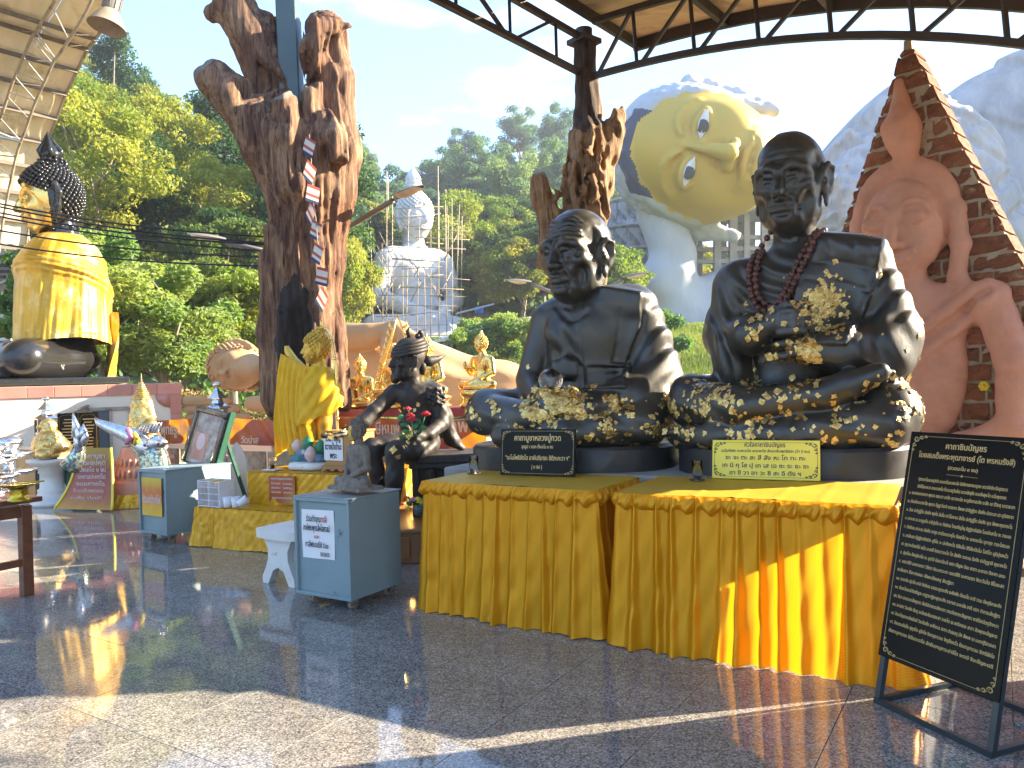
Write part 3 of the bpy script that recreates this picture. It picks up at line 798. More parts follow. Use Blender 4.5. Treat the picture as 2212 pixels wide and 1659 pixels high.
def put(px, Y, key, name, sc, label, **k):
    X = (px - 1106) * Y / FPX; z = ground_at(X, Y)
    return plant(key, name, (X, Y, z - .15), sc, label, **k)
LB = {'round': 'broad mid-green hillside tree', 'tall': 'narrow dark-green hillside tree', 'airy': 'thin yellow-green tree with pale limbs',
      'far': 'blue-green tree of the far woods', 'fart': 'tall blue-green far tree'}
def spread_trees(n, px0, px1, y0, y1, pick, mind, seed, sc=(.75, 1.25), gap=None):
    rng = np.random.default_rng(seed); got = []; tries = 0
    while len(got) < n and tries < n * 60:
        tries += 1
        Y = math.exp(rng.uniform(math.log(y0), math.log(y1))); px = rng.uniform(px0, px1); X = (px - 1106) * Y / FPX
        if gap and gap(px, Y): continue
        if any((X - a) ** 2 + (Y - b) ** 2 < (mind * (Y / 60) ** .3) ** 2 for a, b in got): continue
        got.append((X, Y)); key = pick(rng, px, Y)
        kk = 'fart' if key == 'fartall' else key.rstrip('0123456789')
        where = next(w for lim, w in ((60, 'behind the left roof edge'), (250, 'above the draped statue'), (430, 'over the dry bank'), (600, 'left of the cut trunk'), (770, 'behind the cut trunk'), (880, 'left of the white statue'), (1010, 'behind the white statue'), (1110, 'right of the white statue'), (1240, 'above the old monk'), (1350, 'behind the broken trunk'), (9999, 'behind the giant head')) if px < lim)
        hi = ('near the foot', 'low', 'half-way up', 'high', 'on the skyline')[int(np.clip((Y - y0) / (y1 - y0) * 5, 0, 4))]
        lab = LB[kk] + ', ' + hi + ', ' + where
        o = plant(key, 'hillside_tree' if kk != 'airy' else 'thin_tree', (X, Y, ground_at(X, Y) - .2), rng.uniform(*sc), lab, group='trees: ' + lab, zs=rng.uniform(.85, 1.2))
def pickL(rng, px, Y):
    r = rng.random()
    if Y > 70: return 'round%d' % rng.integers(3) if r < .6 else 'tall%d' % rng.integers(2) if r < .8 else 'airy%d' % rng.integers(2)
    return 'round%d' % rng.integers(3) if r < .45 else 'tall%d' % rng.integers(2) if r < .68 else 'airy%d' % rng.integers(2)
def gapL(px, Y): return px > 690 and Y < 46
spread_trees(150, -140, 780, 27, 92, pickL, 4.2, 3, gap=gapL)
def pickF(rng, px, Y): return ('far%d' % rng.integers(2)) if rng.random() < .72 else 'fartall'
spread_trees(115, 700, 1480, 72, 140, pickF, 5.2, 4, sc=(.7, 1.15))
for px, Y, sc in ((745, 84, 1.0), (785, 80, .9), (830, 82, .95)): put(px, Y, 'rust', 'rust_leaved_tree', sc, 'tree with rust-orange leaves beside the cut trunk, left of the white statue', group='rust-orange trees on the hill')
# the single plants that stand apart
o = put(215, 17.5, 'feather', 'feathery_tree', 1.0, 'light-green feathery young tree on the dry bank, nearest beside the draped statue'); o.scale = (1.15, 1.0, 1.05)
o = put(345, 17, 'feather', 'feathery_tree', .95, 'light-green feathery young tree on the bank above the pedestal wall corner'); o.scale = (1.2, 1, .88)
o = put(505, 20, 'lime', 'leafy_tree', 1.0, 'bright leafy bush-like tree right behind the sand-coloured reclining head')
o = put(735, 30, 'lime', 'leafy_tree', 1.05, 'bright lime tree peeping out on the right of the cut trunk'); o.scale = (.8, .8, 1.35)
for px, Y, sc, lb in ((1000, 66, 1.55, 'large yellow-green spreading tree beside the bamboo scaffold'), (1085, 70, 1.4, 'large yellow-green tree between the scaffold and the dark far trees'), (960, 74, 1.3, 'yellow-green tree half behind the bamboo scaffold')):
    put(px, Y, 'airy0' if px != 1085 else 'airy1', 'spreading_tree', sc, lb)
for px, Y, sc in ((1180, 62, 1.35), (1130, 60, 1.2), (1075, 64, 1.25), (1150, 72, 1.5), (1040, 63, 1.0), (1235, 64, 1.3), (1110, 66, 1.3), (800, 63, 1.2), (770, 60, 1.2)):
    put(px, Y, 'round%d' % (px % 3), 'hillside_tree', sc, 'mid-green tree at the foot of the hill behind the old monk statue', group='trees at the foot of the middle hill')
for px, Y, sc in ((1335, 40, 1.15), (1300, 44, 1.3), (1375, 38, .8)): put(px, Y, 'lime', 'bright_bush', sc, 'bright yellow-green bush in front of the grey panelled stupa', cat='bush', group='bushes by the grey stupa')
put(1438, 26, 'shrub', 'round_bush', 1.05, 'single leafy bush on the lawn against the grey wall of the giant figure', cat='bush')
for k, (px, Y, sc) in enumerate([(945, 31, .9), (1000, 30, 1.1), (1060, 32, 1.2), (1100, 31, 1.3), (1135, 30, 1.2), (1150, 29, .9), (975, 34, .8), (1030, 35, 1.2)]):
    put(px, Y, 'shrub', 'low_bush', sc, 'low leafy bush in the row behind the sand-coloured reclining body', cat='bush', group='row of low bushes on the slope')

for px, Y, sc in ((1490, 64, .9), (1525, 70, 1.1), (1560, 66, .9), (1600, 70, 1.15), (1640, 66, 1.0), (1680, 70, 1.0)): put(px, Y, 'round%d' % (px % 3), 'hillside_tree', sc, 'green tree seen through the concrete frame under the giant face', group='trees behind the concrete frame')
# ground cover and grass: nobody could count it
def scatter_ground(name, px0, px1, Y0, Y1, n, size, m, seed, up=.3, lift=(0, .5), gap=None):
    rng = np.random.default_rng(seed)
    px = rng.uniform(px0, px1, n); Y = np.exp(rng.uniform(math.log(Y0), math.log(Y1), n)); 
    if gap: k = ~gap(px, Y); px, Y = px[k], Y[k]; n = len(px)
    X = (px - 1106) * Y / FPX; Z = ground_z(px, Y) + rng.uniform(*lift, n)
    c = np.stack([X, Y, Z], 1); s = size * (Y / 40) ** .5
    nr = rng.normal(size=(n, 3)); nr[:, 2] = np.abs(nr[:, 2]) * up; nr /= np.linalg.norm(nr, axis=1)[:, None]
    a = np.cross(nr, rng.normal(size=(n, 3))); a /= np.linalg.norm(a, axis=1)[:, None]; b = np.cross(nr, a); s = s * rng.uniform(.5, 1.4, n)
    A = a * s[:, None]; B = b * (s * .55)[:, None]
    V = np.stack([c - A, c + B, c + A, c - B], 1).reshape(-1, 3)
    tn = np.sin(X * .5) * .5 + np.sin(Y * .35 + X * .2) * .5 + rng.normal(0, .3, n)
    me = leaf_mesh(name, V, np.arange(4 * n).reshape(-1, 4), tn, M[m])
    return obj(name, me, None, kind='stuff')
scatter_ground('undergrowth', -150, 760, 24, 95, 90000, .26, 'leaf_hill', 5, lift=(-.1, 1.6))
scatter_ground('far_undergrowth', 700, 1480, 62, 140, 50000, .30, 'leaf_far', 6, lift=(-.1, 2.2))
scatter_ground('dry_grass', 60, 860, 14.5, 27, 34000, .10, 'dry_grass', 8, up=.12, lift=(-.12, .14), gap=lambda px, Y: np.sin(px * .021 + Y) + np.sin(Y * 1.7 - px * .013) + .9 * np.sin(px * .07 + Y * 3) + np.random.default_rng(1).normal(0, .8, len(px)) < -.1)
scatter_ground('bank_weeds', 40, 860, 15, 30, 22000, .15, 'leaf_bush', 12, up=.5, lift=(-.1, .35), gap=lambda px, Y: np.sin(px * .017 + 2 + Y * .9) + np.sin(Y * 1.3 + px * .02) + np.random.default_rng(2).normal(0, .7, len(px)) < .5)
def blades(name, px0, px1, Y0, Y1, n, h, m, seed):
    rng = np.random.default_rng(seed)
    px = rng.uniform(px0, px1, n); Y = np.sqrt(rng.uniform(Y0 ** 2, Y1 ** 2, n)); X = (px - 1106) * Y / FPX; Z = ground_z(px, Y) - .12
    hh = h * rng.uniform(.5, 1.4, n); a = rng.uniform(0, 2 * pi, n); w = .035 * (Y / 20)
    dx, dy = np.cos(a) * w, np.sin(a) * w; lx, ly = rng.normal(0, .35, (2, n)) * hh
    V = np.stack([np.stack([X - dx, Y - dy, Z], 1), np.stack([X + dx, Y + dy, Z], 1), np.stack([X + lx, Y + ly, Z + hh], 1)], 1).reshape(-1, 3)
    tn = np.sin(X * .8 + 1) * .5 + np.sin(Y * .6 + X * .3) * .5 + rng.normal(0, .3, n)
    obj(name, leaf_mesh(name, V, np.arange(3 * n).reshape(-1, 3), tn, M[m]), None, kind='stuff')
blades('lawn', 1380, 1720, 17, 40, 90000, .34, 'grass_blade', 9)
blades('tall_grass', 860, 1260, 22, 46, 30000, .8, 'grass_blade', 10)

# ------------------------------------------------------------------ hall roofs
COLP = P(1265, 200, 8.0); COLB = Vector((COLP.x, COLP.y, 0))
def roof_pt(u, s_, z): return COLB + RA * u + RC * s_ + UP * z
# arched end truss from the wooden column towards the right
low_px = [(1285, 163), (1402, 134), (1502, 112), (1619, 92), (1729, 83), (1856, 78), (1982, 78), (2116, 83), (2212, 97)]
low = [on_plane(x, y, COLB, RA) for x, y in low_px]
sv = np.array([(p - COLB).dot(RC) for p in low]); zv = np.array([p.z for p in low])
cf = np.polyfit(sv, zv, 3)
zl = lambda s_: float(np.polyval(cf, s_)) if s_ <= sv[-1] else float(np.polyval(cf, sv[-1]) + np.polyval(np.polyder(cf), sv[-1]) * (s_ - sv[-1]))
SMAX = 5.6; WEB = .56
def arch_truss(u, label):
    t = thing('roof_truss', label, 'truss', roof_pt(u, .1, 0), 0)
    off = -t.location
    ss = [.12 + i * (SMAX - .12) / 22 for i in range(23)]
    lowp = [roof_pt(u, s_, zl(s_)) + off for s_ in ss]; topp = [roof_pt(u, s_, zl(s_) + WEB) + off for s_ in ss]
    for nm, pts in (('bottom_chord', lowp), ('top_chord', topp)):
        mb = MB()
        for a, b in zip(pts[:-1], pts[1:]): mb.bar(a, b, .052, .058)
        mb.build(nm, M['steel_brown'], t)
    bay = .62; k = 0; s_ = .62
    while s_ < SMAX:
        mb = MB().bar(roof_pt(u, s_, zl(s_)) + off, roof_pt(u, s_ - .03, zl(s_) + WEB) + off, .032); mb.build('web_post', M['steel_brown'], t)
        mb = MB().bar(roof_pt(u, s_ + .05, zl(s_ + .05)) + off, roof_pt(u, s_ + bay - .05, zl(s_ + bay) + WEB) + off, .032); mb.build('web_diagonal', M['steel_brown'], t)
        s_ += bay
    MB().bar(roof_pt(u, .16, zl(.16)) + off, roof_pt(u, .58, zl(.6) + WEB) + off, .032).build('web_diagonal', M['steel_brown'], t)
    return t
arch_truss(0, 'dark steel arched truss springing from the wood-clad column towards the right')
arch_truss(-4.5, 'dark steel arched truss overhead, nearer the viewer than the column')
# straight edge truss running from the column towards the viewer
zb = on_plane(1245, 153, COLB, RC).z; zt_ = on_plane(1240, 72, COLB, RC).z
t = thing('edge_truss', 'dark steel straight truss running from the column top towards the viewer', 'truss', roof_pt(0, 0, 0))
off = -t.location
for nm, z in (('bottom_chord', zb), ('top_chord', zt_)): MB().bar(roof_pt(-.08, 0, z) + off, roof_pt(-7, 0, z) + off, .055).build(nm, M['steel_brown'], t)
u_ = -.5
for k in range(9):
    MB().bar(roof_pt(u_, 0, zb) + off, roof_pt(u_, 0, zt_) + off, .03).build('web_post', M['steel_brown'], t)
    a, b = (u_ - .06, u_ - .66) if k % 2 else (u_ - .66, u_ - .06)
    MB().bar(roof_pt(a, 0, zb) + off, roof_pt(b, 0, zt_) + off, .03).build('web_diagonal', M['steel_brown'], t)
    u_ -= .72
# roof over the altars: corrugated sheets, purlins and edge beams
U0, U1 = -7.0, .95
rt = thing('hall_roof', 'brown underside of the corrugated sheet roof over the two monk statues', 'roof', roof_pt(0, 0, 0))
off = -rt.location
def zroof(s_): return zl(s_) + WEB + .12
def sheet(a, b, du):
    mb = MB(True); us = np.arange(a, b + .001, du)
    ss = np.linspace(.06, SMAX, 12)
    prof = [0, .018, .018, 0]
    V = []; Fs = []
    for i, u in enumerate(us):
        for s_ in ss: V.append(roof_pt(u, s_, zroof(s_) + prof[i % 4]) + off)
    n = len(ss)
    for i in range(len(us) - 1):
        for j in range(n - 1): Fs.append([i * n + j, i * n + j + 1, (i + 1) * n + j + 1, (i + 1) * n + j])
    mb.add(V, Fs); return mb
u = U0
while u < U1 - .1:
    sheet(u, min(u + .8, U1), .05).build('roof_sheet', M['roof_sheet_brown'], rt, sharp=20); u += .805
def arc_bar(u, w, h, dz):
    mb = MB(); ss = np.linspace(.05, SMAX, 14)
    for a, b in zip(ss[:-1], ss[1:]): mb.bar(roof_pt(u, a, zroof(a) + dz) + off, roof_pt(u, b, zroof(b) + dz) + off, w, h)
    return mb
for k, s_ in enumerate((.10, 1.15, 2.2, 3.25, 4.3, 5.4)):
    MB().bar(roof_pt(U0, s_, zroof(s_) - .055) + off, roof_pt(U1 + .02, s_, zroof(s_) - .055) + off, .055, .10).build('purlin', M['steel_brown'], rt)
arc_bar(U1, .05, .16, -.03).build('edge_beam', M['steel_brown'], rt)
arc_bar(-1.9, .06, .09, -.15).build('rafter', M['steel_brown'], rt)
# sloping roof at the left
A0 = P(262, 0, 12.9)
epx = [(360, -260), (300, -95), (262, 0), (207, 83), (190, 105), (167, 152), (143, 202), (123, 255), (102, 308), (88, 362), (75, 420), (64, 478), (56, 537)]
edge = [on_plane(x, y, A0, RA) for x, y in epx]
lt = thing('sloping_roof', 'pale sheet roof with purlins sloping down at the left edge, seen from below', 'roof', (A0.x, A0.y, 0)); off = -lt.location
es = spline([tuple(p) for p in edge], 60)
LEN = 9.8
def lsheet(u0, u1):
    us = np.arange(u0, u1 + .001, .05); prof = [0, .016, .016, 0]; n = len(es); V = []; Fs = []
    for i, u in enumerate(us):
        for p in es: V.append(Vector(p) - RA * u + UP * (prof[i % 4] + .05) + off)
    for i in range(len(us) - 1):
        for j in range(n - 1): Fs.append([i * n + j, i * n + j + 1, (i + 1) * n + j + 1, (i + 1) * n + j])
    return MB(True).add(V, Fs)
u = 0.
while u < LEN - .1: lsheet(u, u + .75).build('roof_sheet', M['roof_sheet'], lt, sharp=20); u += .755
for p in edge[1:]:
    MB().bar(p + off - UP * .02, p - RA * LEN + off - UP * .02, .04, .07).build('purlin', M['purlin_dark'], lt)
mb = MB()
for a, b in zip(es[:-1], es[1:]): mb.bar(Vector(a) + off, Vector(b) + off, .03, .07)
mb.build('edge_beam', M['purlin_paint'], lt)
# its lattice rafter
tr = thing('lattice_rafter', 'pale lattice rafter with zigzag tubes under the sloping left roof', 'truss', (A0.x, A0.y, 0))
nrm = []
for i in range(len(es)):
    tg = Vector(es[min(i + 1, len(es) - 1)]) - Vector(es[max(i - 1, 0)]); nn = tg.cross(RA).normalized()
    nrm.append(nn if nn.z < 0 else -nn)
def off_curve(u, d): return [Vector(p) - RA * u + n_ * d + off for p, n_ in zip(es, nrm)]
c1 = off_curve(.92, .12); c2 = off_curve(.62, .48)
MB().tube(c1, .026, 8).build('top_chord', M['purlin_paint'], tr); MB().tube(c2, .026, 8).build('bottom_chord', M['purlin_paint'], tr)
for i in range(4, 57, 4):
    MB().tube([c1[i], c2[i + 1]], .013, 6).build('web_post', M['galvanised'], tr); MB().tube([c1[min(i + 3, 59)], c2[i + 1]], .014, 6).build('web_diagonal', M['galvanised'], tr)
k0 = 36
for dz in (0, 1):
    MB().tube([(c1, c2)[dz][k0 + dz], (c1, c2)[dz][k0 + dz] - RA * 3.2 + UP * .05], .03, 7).build('side_tube', M['galvanised'], tr)
MB().tube([c2[k0 + 1], c1[k0] - RA * 1.2], .022, 7).build('side_tube', M['galvanised'], tr)
# bell lamp
bl = P(232, 52, 12.0)
lamp = thing('bell_lamp', 'grey industrial bell lamp hanging from the edge of the sloping left roof', 'lamp', bl); lamp.scale = (1.4,) * 3
Rl = (rad(-8), rad(10), 0)
MB().lathe([(.085, .16), (.088, .17), (.09, .34), (.07, .36), (.02, .38)], 20).build('housing', M['lamp_grey'], lamp, rot=Rl)
mb = MB()
for k in range(10): a = 2 * pi * k / 10; mb.box((.092 * math.cos(a), .092 * math.sin(a), .25), (.012, .006, .15), rz=a)
mb.build('cooling_fins', M['lamp_grey'], lamp, rot=Rl)
MB().lathe([(.085, .16), (.11, .13), (.17, .03), (.205, -.04), (.20, -.042), (.165, .022), (.10, .12), (.0, .13)], 28).build('shade', M['lamp_bell'], lamp, rot=Rl)
MB().tube([(0, 0, .37), (.02, 0, .5), (.0, .02, .66)], .012, 6).build('hook', M['steel_brown'], lamp)
# ------------------------------------------------------------------ sculpted heads (front is -Y, unit: head height ~1, origin at head centre)
def head_monk(h=.0125, old=1., seed=1, smirk=0.):
    s = Sculpt((-.50, -.62, -.62), (.50, .56, .60), h)
    s.ell((0, .06, .14), (.345, .42, .40))                                   # cranium
    s.ell((0, -.05, -.10), (.30, .34, .42), .10)                               # face mass
    s.ell((0, -.16, -.36), (.20, .20, .17), .10)                               # jaw
    for q in (-1, 1):
        s.ell((q * .185, -.24, -.075), (.10, .085, .09), .10)                   # cheekbone
        s.ell((q * .235, -.02, -.30), (.06, .17, .12), .09)                    # jaw angle
        s.ell((q * .24, -.25 - .03 * (not old), -.25), (.05, .045, .10), .09, sub=True)         # hollow cheek
        s.ell((q * .31, -.12, .12), (.04, .12, .12), .09, sub=True)            # temple
        s.chain([(q * .03, -.375, .085), (q * .12, -.37, .125), (q * .22, -.30, .10), (q * .26, -.22, .04)], [.034, .038, .034, .024], .075)   # brow
        s.ell((q * .135, -.385, .015), (.095, .075, .062), .045, sub=True)      # socket
        s.ell((q * .13, -.305, .012), (.068, .062, .058), .012)                # eye ball
        s.chain([(q * .055, -.355, .010), (q * .095, -.372, .047), (q * .145, -.370, .052), (q * .20, -.325, .020)], [.013, .018, .018, .012], .02)   # upper lid
        s.chain([(q * .06, -.352, -.002), (q * .11, -.362, -.030), (q * .155, -.355, -.030), (q * .20, -.322, .004)], [.010, .014, .014, .010], .02)   # lower lid
        s.ell((q * .132, -.366, .010), (.020, .012, .020), .006, sub=True)       # iris
        s.chain([(q * .07, -.355, -.05), (q * .12, -.352, -.085), (q * .18, -.315, -.075)], [.012, .02, .012], .03)                  # eye bag
    s.chain([(0, -.375, .07), (0, -.425, -.03), (0, -.475, -.125)], [.038, .042, .055], .05)      # nose
    for q in (-1, 1): s.ell((q * .058, -.425, -.140), (.042, .05, .036), .03); s.ell((q * .030, -.462, -.168), (.016, .022, .014), .01, sub=True)
    s.ell((0, -.345, -.275), (.13, .08, .095), .07)                            # muzzle
    s.chain([(-.105, -.350, -.262), (-.04, -.415, -.243), (0, -.415, -.250), (.04, -.415, -.243), (.105, -.350, -.262 + smirk)], [.012, .022, .018, .022, .012], .025)
    s.chain([(-.09, -.350, -.285), (-.04, -.398, -.300), (.04, -.398, -.300), (.09, -.350, -.285 + smirk)], [.012, .028, .028, .012], .025)
    s.line([(-.125, -.268), (-.06, -.268), (0, -.272), (.06, -.268), (.125, -.268 + smirk)], .009, .012, True)
    s.ell((0, -.335, -.395), (.085, .075, .065), .06)                          # chin
    s.line([(-.09, -.335), (0, -.343), (.09, -.335)], .010, .03, True)
    if old:
        for q in (-1, 1):
            s.line([(q * .065, -.13), (q * .12, -.19), (q * .155, -.27), (q * .15, -.34)], [.008, .011], .03, True)     # nasolabial
            s.line([(q * .215, -.16), (q * .235, -.24), (q * .225, -.33)], .009, .03, True)
            for k in range(3): s.line([(q * .21, .03 - .025 * k), (q * .255, .05 - .045 * k)], .005, .012, True)       # crow's feet
            for k in range(3): s.line([(q * .075, -.065 - .028 * k), (q * .14, -.085 - .032 * k), (q * .20, -.06 - .034 * k)], .006, .014, True)
            s.line([(q * .03, .19), (q * .022, .12), (q * .03, .07)], .008, .016, True)                                   # frown
            s.line([(q * .10, -.30), (q * .125, -.35), (q * .115, -.42)], .009, .025, True)
            for k in range(3): s.line([(q * (.03 + .03 * k), -.325), (q * (.035 + .035 * k), -.365)], .005, .012, True)
        for k in range(4):
            z = .19 + .055 * k
            s.line([(-.25 + .01 * k, z - .02), (-.14, z + .025), (-.02, z - .006), (.12, z + .022), (.25 - .01 * k, z - .025)], .0055, .018, True)
            s.line([(-.24 + .01 * k, z + .005), (-.14, z + .052), (-.02, z + .018), (.12, z + .048), (.24 - .01 * k, z)], .008, .03, False, off=.009)
    for q in (-1, 1):                                                          # ears
        s.ell((q * .350, .055, -.015), (.036, .115, .165), .03, rot=(rad(12), 0, q * rad(-22)))
        s.chain([(q * .345, -.015, .05), (q * .385, .04, .145), (q * .405, .125, .11), (q * .395, .14, -.01), (q * .365, .075, -.13)], .022, .02)
        s.ell((q * .405, .05, .01), (.035, .052, .085), .02, rot=(rad(12), 0, q * rad(-22)), sub=True)
        s.ell((q * .350, .03, -.215), (.024, .045, .075), .03)
        s.ell((q * .37, -.005, -.03), (.018, .026, .03), .015)
    s.cap((0, .10, -.30), (0, .13, -.62), .20, .22, .10)                        # neck
    for q in (-1, 1): s.cap((q * .17, .10, -.26), (q * .05, -.10, -.62), .03, .035, .05)
    rng = np.random.default_rng(seed); ph = rng.random(6) * 6
    s.disp(lambda X, Y, Z: .0022 * (np.sin(X * 31 + ph[0]) * np.sin(Z * 37 + ph[1]) + np.sin(Y * 43 + ph[2]) * np.sin(Z * 29 + X * 17 + ph[3])))
    return s

def head_buddha(h=.014, curls=False, cr=.03, usn=True, flame=None, ear=1., sleepy=True, round_=1.0, hairline=.20, neck=True, feat=True):
    """smooth oval Buddha face: arched joined brows, downcast lids, small smile, long ears; hair cap (curls are added as real knobs)"""
    s = Sculpt((-.56, -.60, -.66), (.56, .58, .66 if not usn else .80), h)
    s.ell((0, .03, .06), (.35 * round_, .38, .42))
    s.ell((0, -.08, -.16), (.295 * round_, .29, .34), .12)
    s.ell((0, -.20, -.40), (.13, .12, .10), .10)
    for q in (-1, 1):
        s.ell((q * .17, -.24, -.14), (.10, .08, .11), .08)
        s.ell((q * .14, -.395, .0), (.105, .06, .062), .05, sub=True)
        s.ell((q * .14, -.305, -.005), (.085, .058, .052), .02)
        s.line([(q * .035, .035), (q * .075, .105), (q * .15, .13), (q * .23, .10), (q * .28, .04)], [.014, .008], .02, False, off=.004)     # brow ridge
        if sleepy: s.line([(q * .055, -.022), (q * .10, -.045), (q * .16, -.045), (q * .225, -.012)], .009, .014, True); s.line([(q * .055, -.010), (q * .10, -.030), (q * .16, -.030), (q * .225, .0)], .010, .02, False, off=.003)
    if feat:
        s.chain([(0, -.345, .06), (0, -.40, -.05), (0, -.445, -.145)], [.026, .030, .044], .04)
        for q in (-1, 1): s.ell((q * .048, -.40, -.155), (.036, .045, .032), .03)
        s.ell((0, -.31, -.27), (.12, .075, .07), .06)
        s.line([(-.115, -.252), (-.06, -.262), (-.025, -.248), (0, -.256), (.025, -.248), (.06, -.262), (.115, -.252)], [.012, .016, .012], .02, False, off=.002)
        s.line([(-.10, -.272), (-.05, -.298), (.05, -.298), (.10, -.272)], [.010, .022, .010], .02, False, off=.002)
        s.line([(-.135, -.245), (-.06, -.277), (0, -.272), (.06, -.277), (.135, -.245)], .008, .012, True)
    for q in (-1, 1):
        s.chain([(q * .335 * round_, .03, .10), (q * .375 * round_, .07, .14), (q * .385 * round_, .11, .02), (q * .36 * round_, .07, -.16), (q * .335 * round_, .04, -.30 * ear), (q * .315 * round_, .02, -.20 * ear), (q * .33 * round_, .02, 0)], [.03, .03, .028, .03, .034, .026, .026], .02)
    def hair(X, Y, Z):    # swell above the hairline
        r = np.sqrt((X / (.31 * round_)) ** 2 + ((Z + .12) / (.12 + hairline)) ** 2)
        m = np.maximum(np.clip((r - 1) * 9, 0, 1), np.clip((Y - .0) * 14, 0, 1)) * np.clip((Z + .33) * 9, 0, 1)
        return -m * .022
    s.disp(hair)
    if usn: s.ell((0, .09, .46), (.19, .19, .15), .06)
    if flame:
        for r0, z0, r1, z1 in flame: s.cap((0, .09, z0), (0, .09, z1), r0, r1, .02)
    if neck:
        s.cap((0, .09, -.30), (0, .11, -.66), .19, .22, .08)
    return s
def curl_points(s, n, zlo=-.30, hairline=.20, round_=1.0, top=.8):
    """evenly spaced directions over the hair cap"""
    out = []; ga = pi * (3 - 5 ** .5)
    for i in range(n):
        z = 1 - 2 * (i + .5) / n; r = math.sqrt(1 - z * z); a = ga * i
        d = np.array((r * math.cos(a), r * math.sin(a), z))
        p = s.cast(np.array((0, .04, .10)) + d * .72, -d, .75)
        if p is None: continue
        x, y, zz = p
        rr = math.hypot(x / (.31 * round_), (zz + .12) / (.12 + hairline))
        if zz < zlo or (rr < 1.04 and y < .02) or zz > top: continue
        if abs(x) > .30 * round_ and -.30 < zz < .18 and -.02 < y < .14: continue
        out.append((p, d))
    return out
def knobs(pts, r, n=6, m=4, push=.3):
    mb = MB(True)
    for p, d in pts: mb.ball(p + d * r * push, r, n, m)
    return mb

# ------------------------------------------------------------------ the two large bronze monks
def poly_sd(X, Z, poly):
    """signed distance (negative inside) to a polygon in the x,z plane, on broadcast arrays"""
    P_ = np.array(poly, float); d = None; ins = None
    for i in range(len(P_)):
        a = P_[i]; b = P_[(i + 1) % len(P_)]; e = b - a
        wx = X - a[0]; wz = Z - a[1]; t = np.clip((wx * e[0] + wz * e[1]) / (e @ e), 0, 1)
        dd = (wx - e[0] * t) ** 2 + (wz - e[1] * t) ** 2
        c = (a[1] <= Z) != (b[1] <= Z)
        xi = a[0] + (Z - a[1]) * e[0] / (e[1] if abs(e[1]) > 1e-9 else 1e-9)
        cr = c & (X < xi)
        d = dd if d is None else np.minimum(d, dd); ins = cr if ins is None else ins ^ cr
    return np.where(ins, -1, 1) * np.sqrt(d)
def raise_panel(s, poly, h, soft=.012, ymax=.3, lo=None, hi=None):
    def fn(X, Y, Z):
        m = np.clip(-poly_sd(X, Z, poly) / soft + .5, 0, 1)
        return -h * m * (Y < ymax)
    P_ = np.array(poly); return s.disp(fn, (P_[:, 0].min() - .03, s.lo[1], P_[:, 1].min() - .03), (P_[:, 0].max() + .03, ymax, P_[:, 1].max() + .03))
def sstep(x): x = np.clip(x, 0, 1); return x * x * (3 - 2 * x)
def ball_mask(X, Y, Z, c, r): return sstep(1.6 - 1.6 * np.sqrt(((X - c[0]) / r[0]) ** 2 + ((Y - c[1]) / r[1]) ** 2 + ((Z - c[2]) / r[2]) ** 2))
def folds(s, c, r, fn, amp):
    """ridged cloth folds inside an ellipsoid; fn gives the phase"""
    def f(X, Y, Z):
        w = np.sin(fn(X, Y, Z)); return -amp * (w * np.abs(w) ** .2) * ball_mask(X, Y, Z, c, r)
    return s.disp(f, np.array(c) - r, np.array(c) + r)
def fingers(s, base, dirv, side, n, w, L, r, k=.012, curl=None, lens=(.86, 1., .96, .78)):
    base = np.array(base, float); dirv = np.array(dirv, float); side = np.array(side, float)
    for i in range(n):
        b = base + side * w * (i - (n - 1) / 2); l = L * lens[i % 4]; c = np.array(curl if curl is not None else (0, 0, 0), float)
        s.chain([b, b + dirv * l * .45, b + dirv * l * .8 + c * l * .35, b + dirv * l * .92 + c * l * .8], [r * 1.05, r, r * .92, r * .78], k)
def gold_leaf(name, V, Q, wfn, n, parent, size=(.026, .05), m='gold_foil', seed=1):
    """small square gilding leaves, slightly crumpled, pressed on a surface"""
    rng = np.random.default_rng(seed); c = V[Q].mean(axis=1); p, nr = scatter_on(V, Q, np.maximum(wfn(c), 0) + 1e-9, n, rng)
    a = np.cross(nr, rng.normal(size=(n, 3))); a /= np.linalg.norm(a, axis=1)[:, None]; b = np.cross(nr, a)
    s = rng.uniform(size[0], size[1], n)[:, None] * .5
    o = nr * rng.uniform(.002, .006, n)[:, None]
    cor = []
    for sx, sy in ((-1, -1), (0, -1), (1, -1), (1, 0), (1, 1), (0, 1), (-1, 1), (-1, 0)):
        j = rng.normal(0, .22, (n, 2)); cor.append(p + o + a * s * (sx + j[:, :1]) + b * s * (sy + j[:, 1:]) + nr * rng.uniform(0, .004, n)[:, None] - nr * s * s * 1.2 * (sx * sx + sy * sy) * .5)
    ctr = p + o + nr * rng.uniform(.0, .005, n)[:, None]
    VV = np.stack(cor + [ctr], 1).reshape(-1, 3); k = np.arange(n)[:, None] * 9
    T = np.concatenate([np.concatenate([k + 8, k + i, k + (i + 1) % 8], 1) for i in range(8)])
    return obj(name, mesh_np(name, VV, T, False), M[m], parent, kind='stuff')
def oval(rx, ry, n=40, front=1.): return [(rx * math.copysign(abs(math.cos(a)) ** .7, math.cos(a)), ry * math.copysign(abs(math.sin(a)) ** .8, math.sin(a))) for a in (2 * pi * i / n for i in range(n))]
